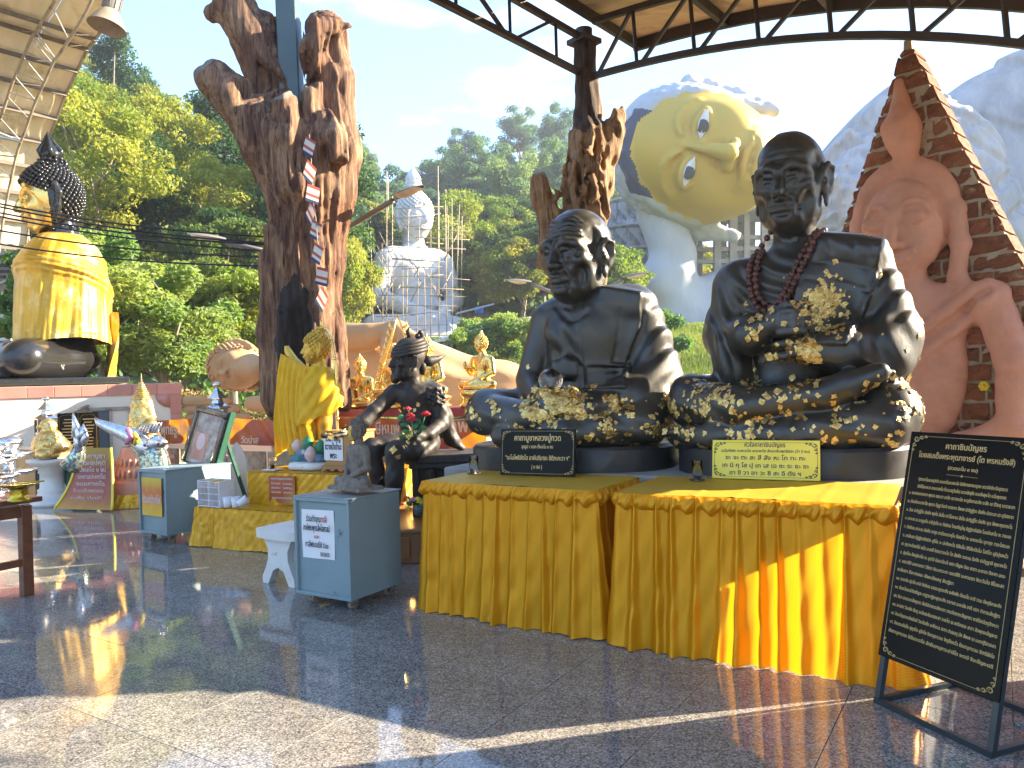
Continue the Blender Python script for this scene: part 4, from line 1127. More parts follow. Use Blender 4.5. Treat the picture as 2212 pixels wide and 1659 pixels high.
def plinth_slab(parent, rx, ry, z0, z1, m, cy=0, bev=.02):
    mb = MB(); p = oval(rx, ry); n = len(p); V = []; Fs = []
    lv = [(1, z0), (1, z1 - bev), (1 - bev / rx, z1)]
    for f, z in lv: V += [(x * f, y * f + cy, z) for x, y in p]
    for j in range(2):
        for i in range(n): Fs.append([j * n + i, j * n + (i + 1) % n, (j + 1) * n + (i + 1) % n, (j + 1) * n + i])
    Fs.append([2 * n + i for i in range(n)]); Fs.append(list(range(n))[::-1]); mb.add(V, Fs)
    return mb.build('base', M[m], parent)

MONK2 = Vector((1.80, 4.93, .80)); MONK1 = Vector((.455, 5.62, .80))
# --- larger monk, in full robe, beads round the neck
m2 = thing('monk_statue', 'larger dark bronze seated monk with hands folded at the chest and a long bead necklace', 'statue', MONK2, ANG + .03)
plinth_slab(m2, .80, .58, 0, .185, 'black_stone', -.03)
s = Sculpt((-1.0, -.78, .12), (1.0, .60, 1.78), .0125)
s.ell((0, .08, .38), (.56, .40, .24))
s.ell((.02, .12, .78), (.40, .29, .48), .12); s.ell((.04, .10, 1.16), (.45, .28, .33), .12)
s.cap((-.30, .10, 1.30), (.36, .10, 1.36), .16, .19, .12)
s.cap((.03, .10, 1.40), (.03, .08, 1.66), .16, .135, .07)
s.chain([(-.40, .08, 1.26), (-.46, .0, .92)], [.17, .165], .10); s.chain([(-.46, -.02, .92), (-.20, -.28, .91), (-.08, -.34, .95)], [.15, .125, .085], .06)
s.ell((-.40, -.10, .72), (.13, .20, .26), .07, rot=(0, rad(-12), 0))
s.chain([(.50, .08, 1.34), (.66, .0, .86)], [.19, .20], .10); s.chain([(.66, -.04, .84), (.42, -.30, .76), (.20, -.38, .765)], [.18, .13, .085], .06)
s.ell((.64, -.08, .72), (.17, .22, .25), .08, rot=(0, rad(10), 0))
# legs
s.chain([(-.15, .12, .40), (-.66, -.26, .50)], [.21, .165], .06); s.chain([(.15, .12, .36), (.66, -.22, .37)], [.22, .205], .06)
s.chain([(.64, -.32, .32), (.1, -.50, .27), (-.45, -.52, .25)], [.165, .115, .085], .03)
s.chain([(-.66, -.30, .45), (-.25, -.50, .44), (.26, -.47, .50)], [.165, .130, .085], .03)
s.chain([(.26, -.47, .50), (.45, -.45, .565), (.63, -.42, .63)], [.085, .085, .062], .04); s.ell((.33, -.47, .53), (.09, .06, .075), .04)
for i in range(5): s.chain([(.60 + .02 * i, -.40 + .035 * i, .63 - .012 * i), (.69, -.37 + .04 * i, .625 - .018 * i)], [.026, .022 + .004 * (i == 0)], .01)
s.chain([(-.40, -.52, .25), (-.62, -.50, .255)], [.085, .062], .03)
for i in range(4): s.chain([(-.60, -.54 + .02 * i, .285 - .032 * i), (-.78 + .02 * i, -.50 + .02 * i, .27 - .03 * i)], [.026, .02], .008)
# cloth hanging between the legs and over the lower leg
s.box((-.14, -.50, .32), (.13, .05, .17), .03, .05, rot=(rad(-14), 0, rad(12)))
# shoulder cloth with its square corner, and its front panel
s.box((.45, .09, 1.425), (.22, .235, .055), .05, .06, rot=(0, rad(12), rad(-3)))
raise_panel(s, [(.20, 1.60), (.66, 1.48), (.60, 1.20), (.44, .80), (-.02, .84), (.06, 1.1), (.14, 1.36)], .034, ymax=.16)
s.line([(.20, 1.36), (.42, 1.33), (.60, 1.27)], .008, .012, True, n=16); s.line([(.17, 1.25), (.40, 1.20), (.57, 1.13)], .008, .012, True, n=16)
# folds
folds(s, (-.14, -.1, 1.22), (.34, .4, .36), lambda X, Y, Z: 62 * np.sqrt((X - .10) ** 2 * .85 + (Z - 1.62) ** 2), .012)
folds(s, (-.46, .0, 1.08), (.22, .4, .34), lambda X, Y, Z: 50 * (X + .25 * Z + .3 * Y), .012)
folds(s, (-.38, -.1, .78), (.24, .35, .36), lambda X, Y, Z: 62 * (X * .9 + .55 * (Z - .8) ** 2 + .25 * Z), .015)
folds(s, (.66, -.05, 1.08), (.22, .4, .34), lambda X, Y, Z: 38 * (Z * .75 - X + .3 * Y), .014)
folds(s, (.60, -.15, .76), (.32, .4, .32), lambda X, Y, Z: 44 * (X * .9 + .4 * Z - .3 * Y), .013)
folds(s, (.36, -.42, .34), (.5, .3, .22), lambda X, Y, Z: 46 * (Z + .35 * X), .006)
folds(s, (-.48, -.42, .42), (.3, .3, .22), lambda X, Y, Z: 46 * (Z + .45 * X), .007)
s.disp(lambda X, Y, Z: .006 * np.sin(X * 8 + Z * 4) * np.sin(Z * 7 + Y * 6 + 1))
for a_, b_ in (((.30, 1.50), (.34, 1.40)), ((.46, 1.47), (.48, 1.38)), ((.58, 1.43), (.58, 1.33))): s.line([a_, b_], .008, .02, True)
# fist of the upper hand: four stacked fingers and a thumb on top
s.ell((.02, -.36, .97), (.10, .085, .10), .03)
for i in range(4): s.chain([(.02, -.415, 1.025 - .043 * i), (.115, -.45, 1.03 - .043 * i), (.175, -.41, 1.03 - .043 * i), (.15, -.37, 1.025 - .043 * i)], [.025, .027, .026, .02], .004)
s.chain([(-.03, -.37, 1.03), (.08, -.40, 1.075), (.20, -.41, 1.06)], [.034, .030, .022], .012)
# lower hand: flat, fingers to the left
s.ell((.12, -.40, .77), (.10, .085, .048), .03)
fingers(s, (.06, -.415, .765), (-1, -.02, .03), (0, .9, .25), 4, .036, .19, .023, curl=(.0, .1, -.3))
s.chain([(.14, -.45, .80), (.07, -.48, .825), (-.01, -.46, .825)], [.03, .026, .02], .012)
V2, Q2 = s.arrays(); m2.scale = (.885, .92, .955); obj('body', mesh_np('body', V2, Q2, True), M['bronze'], m2); S2 = s
hs = head_monk(.0125, old=0, seed=3, smirk=.02)
for q in (-1, 1): hs.line([(q * .065, -.13), (q * .12, -.19), (q * .155, -.27), (q * .15, -.34)], [.007, .010], .03, True)
for k in range(2): hs.line([(-.2, .2 + .07 * k), (0, .215 + .07 * k), (.2, .2 + .07 * k)], .005, .02, True)
obj('head', hs.mesh('head'), M['bronze'], m2, (.035, -.02, 1.915), (rad(5), 0, rad(-4))).scale = (.69, .66, .645)
def w2(c):
    x, y, z = c.T; w = np.zeros(len(c)); up = np.ones(len(c))
    w += 1.0 * (z < .62) * (y < -.05) * (z > .2); w += 1.6 * ((x < -.1) & (x > -.5) & (z < .55) & (y < -.3))
    w += 9 * ((np.abs(x - .08) < .2) & (np.abs(z - .775) < .07) & (y < -.3)); w += 1.2 * ((np.abs(x - .26) < .16) & (np.abs(z - 1.02) < .17) & (y < -.1))
    w += 1.0 * ((np.abs(x + .05) < .15) & (np.abs(z - .97) < .1) & (y < -.25)); w += .03 * (y < 0)
    return w * (c[:, 1] < .2) * (.12 + np.clip(np.sin(x * 17 + z * 9) * np.sin(z * 21 - y * 13 + x * 5) + .25, 0, 1))
gold_leaf('gold_leaf', V2, Q2, w2, 1500, m2, (.010, .042), seed=2)
def wpatch(c): x, y, z = c.T; return np.exp(-((x - .27) / .085) ** 2 - ((z - 1.10) / .10) ** 2) * (1 + .6 * np.sin(x * 60) * np.sin(z * 47)) * (y < -.05)
gold_leaf('gold_leaf', V2, Q2, wpatch, 230, m2, size=(.008, .034), seed=4)

# the necklace is a string of wooden beads laid over the statue: a thing of its own
nk = thing('bead_necklace', 'two-strand necklace of brown wooden beads hanging on the larger monk statue', 'necklace', MONK2, ANG + .03); nk.scale = m2.scale
bead = MB(True).ball((0, 0, 0), .0235, 10, 7).mesh('bead'); bead.materials.append(M['bead_wood'])
def px2(x, y): return ((x - 1716) / 312., (1046 - y) / 335.)
for kx, path in enumerate(([(1692, 497), (1663, 512), (1648, 540), (1640, 575), (1640, 610), (1645, 645), (1660, 680), (1690, 692), (1712, 668), (1730, 632), (1745, 595), (1762, 556), (1782, 520), (1800, 478)],
                           [(1680, 500), (1665, 522), (1660, 560), (1656, 600), (1658, 640), (1672, 668), (1700, 686), (1728, 662), (1746, 625), (1766, 585), (1782, 548), (1800, 512), (1812, 470)])):
    pts = spline([px2(*p) for p in path], 400); last = None; line_ = []
    for q in pts:
        f = S2.front(q[0], q[1])
        if f is None: continue
        f = f + np.array((0, -.022 - .004 * kx, 0))
        line_.append(f)
    L3 = np.array(line_)
    for _ in range(30): L3[1:-1] = L3[1:-1] * .5 + (L3[:-2] + L3[2:]) * .25
    acc = 0; prev = L3[0]; nxt = 0.
    for p in L3:
        acc += np.linalg.norm(p - prev); prev = p
        if acc >= nxt:
            o = obj('bead', bead, None, nk, p); o.rotation_euler = RNG.uniform(0, 3, 3); nxt = acc + .0475
    MB().tube([tuple(p) for p in L3[::8]], .006, 5).build('cord', M['rope'], nk)

# --- old monk holding a crystal ball
R1 = ANG + .25
m1 = thing('monk_statue', 'smaller dark bronze seated old monk with one bare shoulder holding a crystal ball', 'statue', MONK1, R1)
plinth_slab(m1, .74, .55, 0, .165, 'black_stone', -.03)
s = Sculpt((-.95, -.74, .10), (.95, .58, 1.40), .0135)
s.ell((.03, .08, .34), (.50, .38, .22)); s.ell((.09, .10, .66), (.33, .27, .42), .12); s.ell((.12, .08, .98), (.37, .26, .27), .12)
s.cap((-.12, .08, 1.10), (.40, .08, 1.13), .14, .16, .12); s.cap((.08, .08, 1.14), (.05, .04, 1.36), .14, .125, .06)
s.chain([(-.21, .07, 1.07), (-.34, .01, .63)], [.12, .102], .035); s.chain([(-.34, .0, .62), (-.20, -.30, .47)], [.10, .068], .03)
s.chain([(.46, .08, 1.10), (.60, .02, .62)], [.175, .19], .09); s.chain([(.60, .0, .60), (.46, -.26, .50), (.20, -.38, .47)], [.17, .12, .075], .05)
s.ell((.60, -.02, .48), (.15, .22, .24), .08)
s.box((.40, .06, 1.17), (.17, .20, .085), .05, .06, rot=(0, rad(14), 0))
raise_panel(s, [(.16, 1.30), (.54, 1.22), (.52, .98), (.40, .70), (.12, .72), (.10, .95)], .028, ymax=.12)
raise_panel(s, [(-.16, .86), (-.05, .74), (.11, .70), (.13, 1.24), (.02, 1.06)], .012, ymax=.1, soft=.02)
# waist sash with its knot
raise_panel(s, [(-.20, .72), (.44, .72), (.46, .55), (-.22, .55)], .025, ymax=.12)
s.box((.00, -.19, .70), (.10, .055, .075), .04, .03); s.box((.10, -.19, .58), (.035, .03, .14), .02, .02)
for z in (.60, .645, .69): s.line([(.14, z), (.30, z + .004), (.44, z)], .005, .012, True)
# chest and collar bone
s.line([(-.22, 1.14), (-.08, 1.17), (.02, 1.13)], .012, .03, True); s.ell((-.06, -.12, .96), (.12, .06, .10), .06)
# legs
s.chain([(-.12, .10, .36), (-.60, -.22, .42)], [.19, .155], .06); s.chain([(.16, .10, .34), (.58, -.20, .36)], [.2, .19], .06)
s.chain([(.56, -.30, .31), (.08, -.47, .26), (-.40, -.48, .24)], [.16, .11, .08], .03)
s.chain([(-.60, -.27, .38), (-.2, -.46, .36), (.22, -.45, .42)], [.155, .12, .075], .03); s.chain([(.20, -.44, .42), (.36, -.40, .46)], [.075, .05], .03)
# cupped hands, one on the other
s.ell((-.02, -.44, .475), (.17, .11, .05), .03); s.ell((.02, -.45, .415), (.18, .12, .05), .03)
fingers(s, (.06, -.46, .500), (-.98, -.05, .05), (0, .75, .12), 4, .038, .26, .024, curl=(.1, 0, .25)); fingers(s, (-.08, -.49, .425), (.98, -.03, .0), (0, .75, .1), 4, .038, .26, .024, curl=(-.1, 0, .2))
s.chain([(-.16, -.46, .51), (-.08, -.50, .545), (.0, -.50, .55)], [.032, .027, .02], .012); s.chain([(.16, -.44, .50), (.09, -.49, .54), (.02, -.50, .548)], [.032, .027, .02], .012)
s.ell((-.06, -.42, .615), (.088, .088, .088), .01, sub=True)
folds(s, (.62, .0, .82), (.24, .4, .48), lambda X, Y, Z: 40 * (Z * .62 - X * 1.0 + .35 * Y), .015)
folds(s, (-.02, -.12, .86), (.20, .3, .22), lambda X, Y, Z: 58 * (X * .8 + Z * .45), .011)
s.line([(-.10, 1.16), (.04, 1.04), (.16, 1.10)], .010, .03, True); s.line([(.40, 1.18), (.38, .95), (.33, .74)], .007, .02, True)
s.disp(lambda X, Y, Z: .005 * np.sin(X * 9 + Z * 4) * np.sin(Z * 8 + Y * 7 + 1))
folds(s, (.40, -.40, .30), (.4, .3, .2), lambda X, Y, Z: 46 * (Z + .4 * X), .006); folds(s, (-.45, -.38, .36), (.3, .3, .2), lambda X, Y, Z: 46 * (Z + .45 * X), .007)
V1, Q1 = s.arrays(); obj('body', mesh_np('body', V1, Q1, True), M['bronze'], m1)
hs = head_monk(.0125, old=1., seed=1)
obj('head', hs.mesh('head'), M['bronze'], m1, (.055, -.03, 1.515), (rad(3), 0, rad(-24))).scale = (.665, .64, .64)
def w1(c):
    x, y, z = c.T; w = 1.0 * (z < .50) * (y < -.02) * (z > .2)
    w += 12 * ((np.abs(x) < .24) & (z > .36) & (z < .60) & (y < -.32)); w += .025 * (y < 0) * (z < 1.1)
    w += 1.5 * ((x > .3) & (z < .5) & (y < -.15)); return w * (y < .2) * (.12 + np.clip(np.sin(x * 17 + z * 9) * np.sin(z * 21 - y * 13 + x * 5) + .25, 0, 1))
gold_leaf('gold_leaf', V1, Q1, w1, 1500, m1, (.010, .042), seed=5)
cb = thing('crystal_ball', 'clear crystal ball resting on the gilded hands of the old monk statue', 'crystal ball', m1.matrix_basis @ Vector((-.06, -.42, .618)))
MB(True).ball((0, 0, 0), .084, 28, 18).build('ball', M['crystal'], cb)
# the plinth both statues sit on
pl = thing('statue_plinth', 'low tiled plinth behind the altar tables carrying the two monk statues', 'plinth', hall(0, 0))
mb = MB()
a1 = to_hall(MONK1); a2 = to_hall(MONK2)
c = hall((a1[0] + a2[0]) / 2 - .04, (a1[1] + a2[1]) / 2 + .02, .40); mb.box((c.x, c.y, .40), ((a2[0] - a1[0]) + 1.60, 1.2, .80), rz=ANG, bev=.01)
pb = mb.build('block', M['concrete'], pl); pb.location = -pl.location
# ------------------------------------------------------------------ lettering
def text(body, size, m, parent, loc, rot=(pi / 2, 0, 0), align='CENTER', bold=.0, width=None, name='lettering', ext=.0006, sx=1., space=1.):
    cu = bpy.data.curves.new('lettering', 'FONT'); cu.body = body; cu.size = size; cu.align_x = align; cu.align_y = 'CENTER'
    cu.extrude = ext; cu.offset = bold * size; cu.resolution_u = 2; cu.space_character = space
    o = bpy.data.objects.new('lettering_curve', cu); COL.objects.link(o)
    bpy.context.view_layer.update()
    me = bpy.data.meshes.new_from_object(o.evaluated_get(bpy.context.evaluated_depsgraph_get()))
    bpy.data.objects.remove(o); bpy.data.curves.remove(cu)
    if width and len(me.vertices):
        co = np.zeros(len(me.vertices) * 3, np.float32); me.vertices.foreach_get('co', co); co = co.reshape(-1, 3)
        w = co[:, 0].max() - co[:, 0].min(); f = width / w
        co[:, 0] *= f; me.vertices.foreach_set('co', co.ravel()); me.update()
    me.materials.clear(); me.materials.append(M[m])
    o = obj(name, me, None, parent, loc, rot); o.scale = (sx, 1, 1)
    return o

# ------------------------------------------------------------------ altar tables and their cloths
def uv_from(me, fn):
    ul = me.uv_layers.new(name='UVMap'); co = np.zeros(len(me.vertices) * 3, np.float32); me.vertices.foreach_get('co', co); co = co.reshape(-1, 3)
    li = np.zeros(len(me.loops), np.int32); me.loops.foreach_get('vertex_index', li)
    ul.data.foreach_set('uv', fn(li, co).astype(np.float32).ravel())
def cloth_grid(name, pts, nu, nv, uvs, m, parent, thick=0.):
    q = np.array([[j * nu + i, j * nu + i + 1, (j + 1) * nu + i + 1, (j + 1) * nu + i] for j in range(nv - 1) for i in range(nu - 1)])
    me = mesh_np(name, pts, q, True); uv_from(me, lambda li, co: uvs[li]); return obj(name, me, M[m], parent)
def skirt_path(path, n):
    """resample a polyline (2D) evenly; returns points, outward normals (right side of travel), arc length"""
    P_ = [Vector(p) for p in path]; seg = [(b - a).length for a, b in zip(P_[:-1], P_[1:])]; L = sum(seg); out = []
    for k in range(n):
        s_ = L * k / (n - 1); i = 0
        while i < len(seg) - 1 and s_ > seg[i]: s_ -= seg[i]; i += 1
        out.append(P_[i].lerp(P_[i + 1], min(1, s_ / seg[i])))
    pts = np.array([tuple(p) for p in out])
    for _ in range(3): pts[1:-1] = pts[1:-1] * .5 + (pts[:-2] + pts[2:]) * .25
    t = np.gradient(pts, axis=0); t /= np.linalg.norm(t, axis=1)[:, None]
    return pts, np.stack([t[:, 1], -t[:, 0]], 1), np.linspace(0, L, n)
def skirt(parent, path, zt, seed, m='brocade', pitch=.105, flare=.05, amp=.045, ruffle=True, zb=.005, nu=700, band=.085, soft=1.):
    rng = np.random.default_rng(seed); pts, nr, S_ = skirt_path(path, nu); L = S_[-1]
    tk_ = [.02]
    while tk_[-1] < L - .04: tk_.append(tk_[-1] + pitch * rng.uniform(.72, 1.3))
    tk_ = np.array(tk_); ta = rng.uniform(.5, 1.35, len(tk_)); tw = rng.uniform(.8, 1.5, len(tk_)); drift = rng.normal(0, .010, len(tk_)); wrk = rng.uniform(.2, .8, len(tk_))
    nv = 40; V = np.zeros((nv, nu, 3)); U = np.zeros((nv, nu, 2))
    ph = rng.random(4) * 6
    for j in range(nv):
        v = j / (nv - 1); z = zt - (zt - zb) * v
        o = flare * v ** 1.3 + .006
        side = np.zeros(nu)
        for k in range(len(tk_)):
            c = tk_[k] + drift[k] * v; w = (.011 + .016 * v) * tw[k] * soft
            d = (S_ - c) / w
            o = o + amp * ta[k] * (.45 + .75 * v) * np.exp(-d * d) * (1 - .25 * math.exp(-((v - wrk[k]) / .06) ** 2))
            side += -np.tanh(d) * np.exp(-(d / 2.4) ** 2) * .004 * (1 + v)
        o = o + v * (.012 * np.sin(S_ * 9 + ph[0]) + .010 * np.sin(S_ * 23 + ph[1] + v * 2)) + .004 * np.sin(S_ * 55 + v * 9 + ph[2]) * np.sin(v * 12 + S_ * 11)
        t_ = np.stack([-nr[:, 1], nr[:, 0]], 1)
        V[j, :, :2] = pts + nr * o[:, None] + t_ * side[:, None]; V[j, :, 2] = z + (.003 * np.sin(S_ * 8 + ph[3]) if j == nv - 1 else 0) * (v ** 4)
        U[j, :, 0] = S_; U[j, :, 1] = z
    cloth_grid('skirt', V.reshape(-1, 3), nu, nv, U.reshape(-1, 2), m, parent)
    if ruffle:
        nv2 = 14; V = np.zeros((nv2, nu, 3)); U = np.zeros((nv2, nu, 2))
        i = np.clip(np.searchsorted(tk_, S_) - 1, 0, len(tk_) - 2); f = np.clip((S_ - tk_[i]) / (tk_[i + 1] - tk_[i]), 0, 1)
        rj = rng.uniform(.7, 1.3, len(tk_))[i]; puff = np.sin(pi * np.clip(f, 0, 1)) ** .55 * rj
        for j in range(nv2):
            v = j / (nv2 - 1)
            o = .012 + .040 * puff * math.sin(pi * min(1, v * .95 + .05)) ** .7 * (.4 + .6 * v) + .006 * np.sin(f * 14 + v * 5 + i * 1.7) * math.sin(pi * v) + amp * .5 * np.exp(-((f - .02) / .09) ** 2) * v
            z = zt + .004 - band * v * (.80 + .30 * (1 - np.abs(2 * f - 1.1)) ) - .008 * np.sin(f * 9 + i) * v
            V[j, :, :2] = pts + nr * o[:, None]; V[j, :, 2] = z; U[j, :, 0] = S_ + .02 * v; U[j, :, 1] = zt - band * v + .3
        cloth_grid('ruffle', V.reshape(-1, 3), nu, nv2, U.reshape(-1, 2), m, parent)
def altar(A, B, depth, zt, seed, lab_t, lab_c, back_r=.6, back_l=.6):
    A = Vector((*A, 0)); B = Vector((*B, 0)); e = (B - A).normalized(); n = Vector((-e.y, e.x, 0)); L = (B - A).length
    t = thing('altar_table', lab_t, 'table', A + n * .02)
    a0 = math.atan2(e.y, e.x); t.rotation_euler = (0, 0, a0)
    MB(False).box((L / 2, depth / 2, zt - .016), (L - .03, depth - .02, .022)).build('tabletop', M['table_wood'], t)
    for x in (.05, L - .05):
        for y in (.06, depth - .05): MB(False).box((x, y, (zt - .028) / 2), (.035, .035, zt - .028)).build('leg', M['steel_brown'], t)
    c = thing('altar_cloth', lab_c, 'tablecloth', A); c.rotation_euler = (0, 0, a0)
    nx, ny = 60, 24; V = []; U = []
    rng = np.random.default_rng(seed)
    for j in range(ny):
        for i in range(nx):
            x = L * i / (nx - 1); y = depth * j / (ny - 1)
            V.append((x, y, zt + .002 + .003 * math.sin(x * 7 + y * 5) * math.sin(y * 9 + seed) + (.004 if i % 9 == 0 else 0))); U.append((x, y))
    cloth_grid('cloth_top', V, nx, ny, np.array(U), 'brocade_top', c)
    path = [(0, back_l), (0, 0), (L, 0), (L, back_r)]
    skirt(c, path, zt, seed)
    return c
TA, TB, TC = (-.575, 4.845), (.425, 4.185), (1.70, 3.435)
altar(TA, TB, .64, .80, 11, 'left altar table under a gold brocade skirt before the smaller monk', 'gold brocade cloth with gathered skirt on the left altar table', .55, .55)
altar((.545, 4.09), TC, .75, .80, 12, 'right altar table under a gold brocade skirt before the larger monk', 'gold brocade cloth with glowing pleated skirt on the right altar table', .16, .5)
ZT = .806
def on_table(x, y, z=ZT): return floor_at(x, y, z)
def water_glass(p, lab):
    g = thing('water_glass', lab, 'glass', p)
    MB(True).lathe([(.0, .0), (.042, 0), (.048, .005), (.046, .008), (.0, .006)], 24).build('saucer', M['glass'], g)
    MB(True).lathe([(.0, .008), (.027, .008), (.0295, .03), (.031, .118), (.0285, .118), (.0265, .03), (.024, .020), (0, .018)], 24).build('tumbler', M['glass'], g)
    MB(True).lathe([(0, .0195), (.0238, .0215), (.0262, .031), (.0278, .085), (0, .085)], 24).build('water', M['water'], g)
water_glass(on_table(1024, 1023), 'clear glass of water on a saucer at the left end of the left altar table')
water_glass(on_table(1507, 1038), 'clear glass of water on a saucer on the right altar table')
def corner_scroll(parent, x, y, z, sx, sz, m, s=1.):
    mb = MB(True)
    for k, (dx, dz, r) in enumerate(((.020, .020, .014), (.046, .012, .009), (.012, .046, .009), (.068, .008, .006), (.008, .068, .006))):
        pts = [(x + sx * s * (dx + r * math.cos(a) * (1 - a / 9)), y, z + sz * s * (dz + r * math.sin(a) * (1 - a / 9))) for a in np.linspace(0, 5.6, 14)]
        mb.tube(pts, .0028 * s, 4)
    mb.build('corner_scroll', M[m], parent)
def border(parent, x0, x1, z0, z1, y, w, m, cut=0.):
    mb = MB(False)
    pts = [(x0 + cut, z0), (x1 - cut, z0), (x1, z0 + cut), (x1, z1 - cut), (x1 - cut, z1), (x0 + cut, z1), (x0, z1 - cut), (x0, z0 + cut)] if cut else [(x0, z0), (x1, z0), (x1, z1), (x0, z1)]
    for a, b in zip(pts, pts[1:] + pts[:1]): mb.bar((a[0], y, a[1]), (b[0], y, b[1]), w, .0012)
    mb.build('border_line', M[m], parent)
# black plaque on the left table
pa = on_table(1080, 1026); pb = on_table(1242, 1031)
d = (pb - pa); d.z = 0; rz = math.atan2(d.y, d.x)
def plaque(name, lab, p, rz, W, Hh, tilt, m, lines, bl, tm, thick=.012, scroll=True):
    o = thing(name, lab, 'sign', p, rz); o.rotation_euler = (-tilt, 0, rz)
    o.rotation_euler = (Matrix.Rotation(rz, 3, 'Z') @ Matrix.Rotation(-tilt, 3, 'X')).to_euler()
    MB(False).box((0, thick / 2, Hh / 2), (W, thick, Hh), bev=.002).build('board', M[m], o)
    border(o, -W / 2 + .014, W / 2 - .014, .014, Hh - .014, -.0008, .0022, bl, cut=.02)
    if scroll:
        for sx in (-1, 1):
            for sz in (-1, 1): corner_scroll(o, -sx * (W / 2 - .01), -.001, .01 if sz > 0 else Hh - .01, sx, sz, bl, W * 1.5)
    for z, sz_, w, body in lines: text(body, sz_, tm, o, (0, -.001, z * Hh), width=w * W if w else None, bold=.012)
    return o
W1 = d.length
plaque('prayer_plaque', 'small black plaque with gold Thai lettering on the left altar table', (pa + pb) / 2 + Vector((0, 0, .002)), rz, W1, .300, rad(7), 'board_black',
       [(.80, .052, .62, 'คาถาบูชาหลวงปู่ทวด'), (.615, .030, .42, 'จุดธูป ๙ ดอก ตั้งนะโม ๓ จบ'), (.375, .040, .86, '“นะโมโพธิสัตโต อาคันติมายะ อิติภะคะวา ฯ”'), (.185, .034, .14, '( ๓ จบ )')], 'sign_gold', 'sign_gold')
pa = on_table(1545, 1032); pb = on_table(1765, 1040)
pa = pa + (pb - pa) * 0; d = pb - pa; rz = ANG + .10; W2 = .60
yc = (pa + pb) / 2
plaque('prayer_plaque', 'bright yellow plaque with dark Thai lettering on the right altar table', Vector((yc.x, yc.y, ZT)), rz, W2, .228, rad(12), 'sign_yellow',
       [(.875, .036, .38, 'หัวใจคาถาชินบัญชร'), (.72, .022, .82, 'นะโมตัสสะ ภะคะวะโต อะระหะโต สัมมาสัมพุทธัสสะ (ว่า 3 จบ)'), (.545, .034, .74, 'ชะ จะ ตะ สะ สี สัง หะ โก ทะ กะ'), (.345, .034, .80, 'เก นิ กุ โส ปุ เถ เส เอ ชะ ระ ธะ ขะ'), (.155, .034, .66, 'อา ชิ วา อา วะ ชิ สะ อิ ตัง ฯ')], 'ink_violet', 'ink_violet')

# ------------------------------------------------------------------ tall black prayer board on a steel easel
fa = floor_at(1887, 1517); fb = floor_at(2142, 1640); e = (fb - fa); Wb = e.length; rz = math.atan2(e.y, e.x)
sb = thing('prayer_board', 'tall black board of gold Thai prayer text leaning on a dark steel floor stand', 'sign', (fa + fb) / 2, rz)
T = rad(13.5); hb = .97; W = Wb
tl = Matrix.Rotation(-T, 4, 'X')
def tp(x, z, y=0): return tl @ Vector((x, y, z))
for x in (-W / 2 + .012, W / 2 - .012): MB(False).bar(tp(x, .012, .012), tp(x, .195 + hb * .97, .012), .024).build('stand_upright', M['black_steel'], sb)
MB(False).bar((-W / 2, .012, .012), (W / 2, .012, .012), .024).build('stand_rail', M['black_steel'], sb)
for x in (-W / 2 + .012, W / 2 - .012):
    MB(False).bar((x, .024, .012), (x, .46, .012), .022).build('stand_foot', M['black_steel'], sb)
    MB(False).bar((x, .45, .02), tp(x, .82, .03), .020).build('stand_brace', M['black_steel'], sb)
MB(False).bar((-W / 2, .46, .012), (W / 2, .46, .012), .022).build('stand_rail', M['black_steel'], sb)
o = MB(False).box((0, -.006, .20 + hb / 2), (W + .01, .010, hb), bev=.002).build('board', M['board_black'], sb); o.rotation_euler = (-T, 0, 0)
bt = bpy.data.objects.new('text_panel', None); COL.objects.link(bt); bt.parent = sb; bt.rotation_euler = (-T, 0, 0); bt.location = tp(0, .20, -.0118)
o = bt
def bord(x0, x1, z0, z1): border(bt, x0, x1, z0, z1, 0, .0026, 'sign_gold', cut=.035)
bord(-W / 2 + .016, W / 2 - .016, .018, hb - .018)
for sx in (-1, 1):
    for sz in (-1, 1): corner_scroll(bt, -sx * (W / 2 - .012), -.0008, .012 if sz > 0 else hb - .012, sx, sz, 'sign_gold', .95)
LN = [('คาถาชินบัญชร', .034, .34), ('โดยสมเด็จพระพุฒาจารย์ (โต พรหมรังสี)', .031, .80), ('(สวดนะโม ๓ จบ)', .020, .25)]
z = hb - .055
for body, sz_, w in LN: text(body, sz_, 'sign_gold', bt, (0, -.0004, z), width=w * W, bold=.014); z -= .044
mb = MB(False); mb.bar((-.07, 0, z + .016), (.07, 0, z + .016), .002, .001); mb.box((0, 0, z + .016), (.008, .001, .008), rot=(0, pi / 4, 0)); mb.build('ornament', M['sign_gold'], bt)
z -= .016
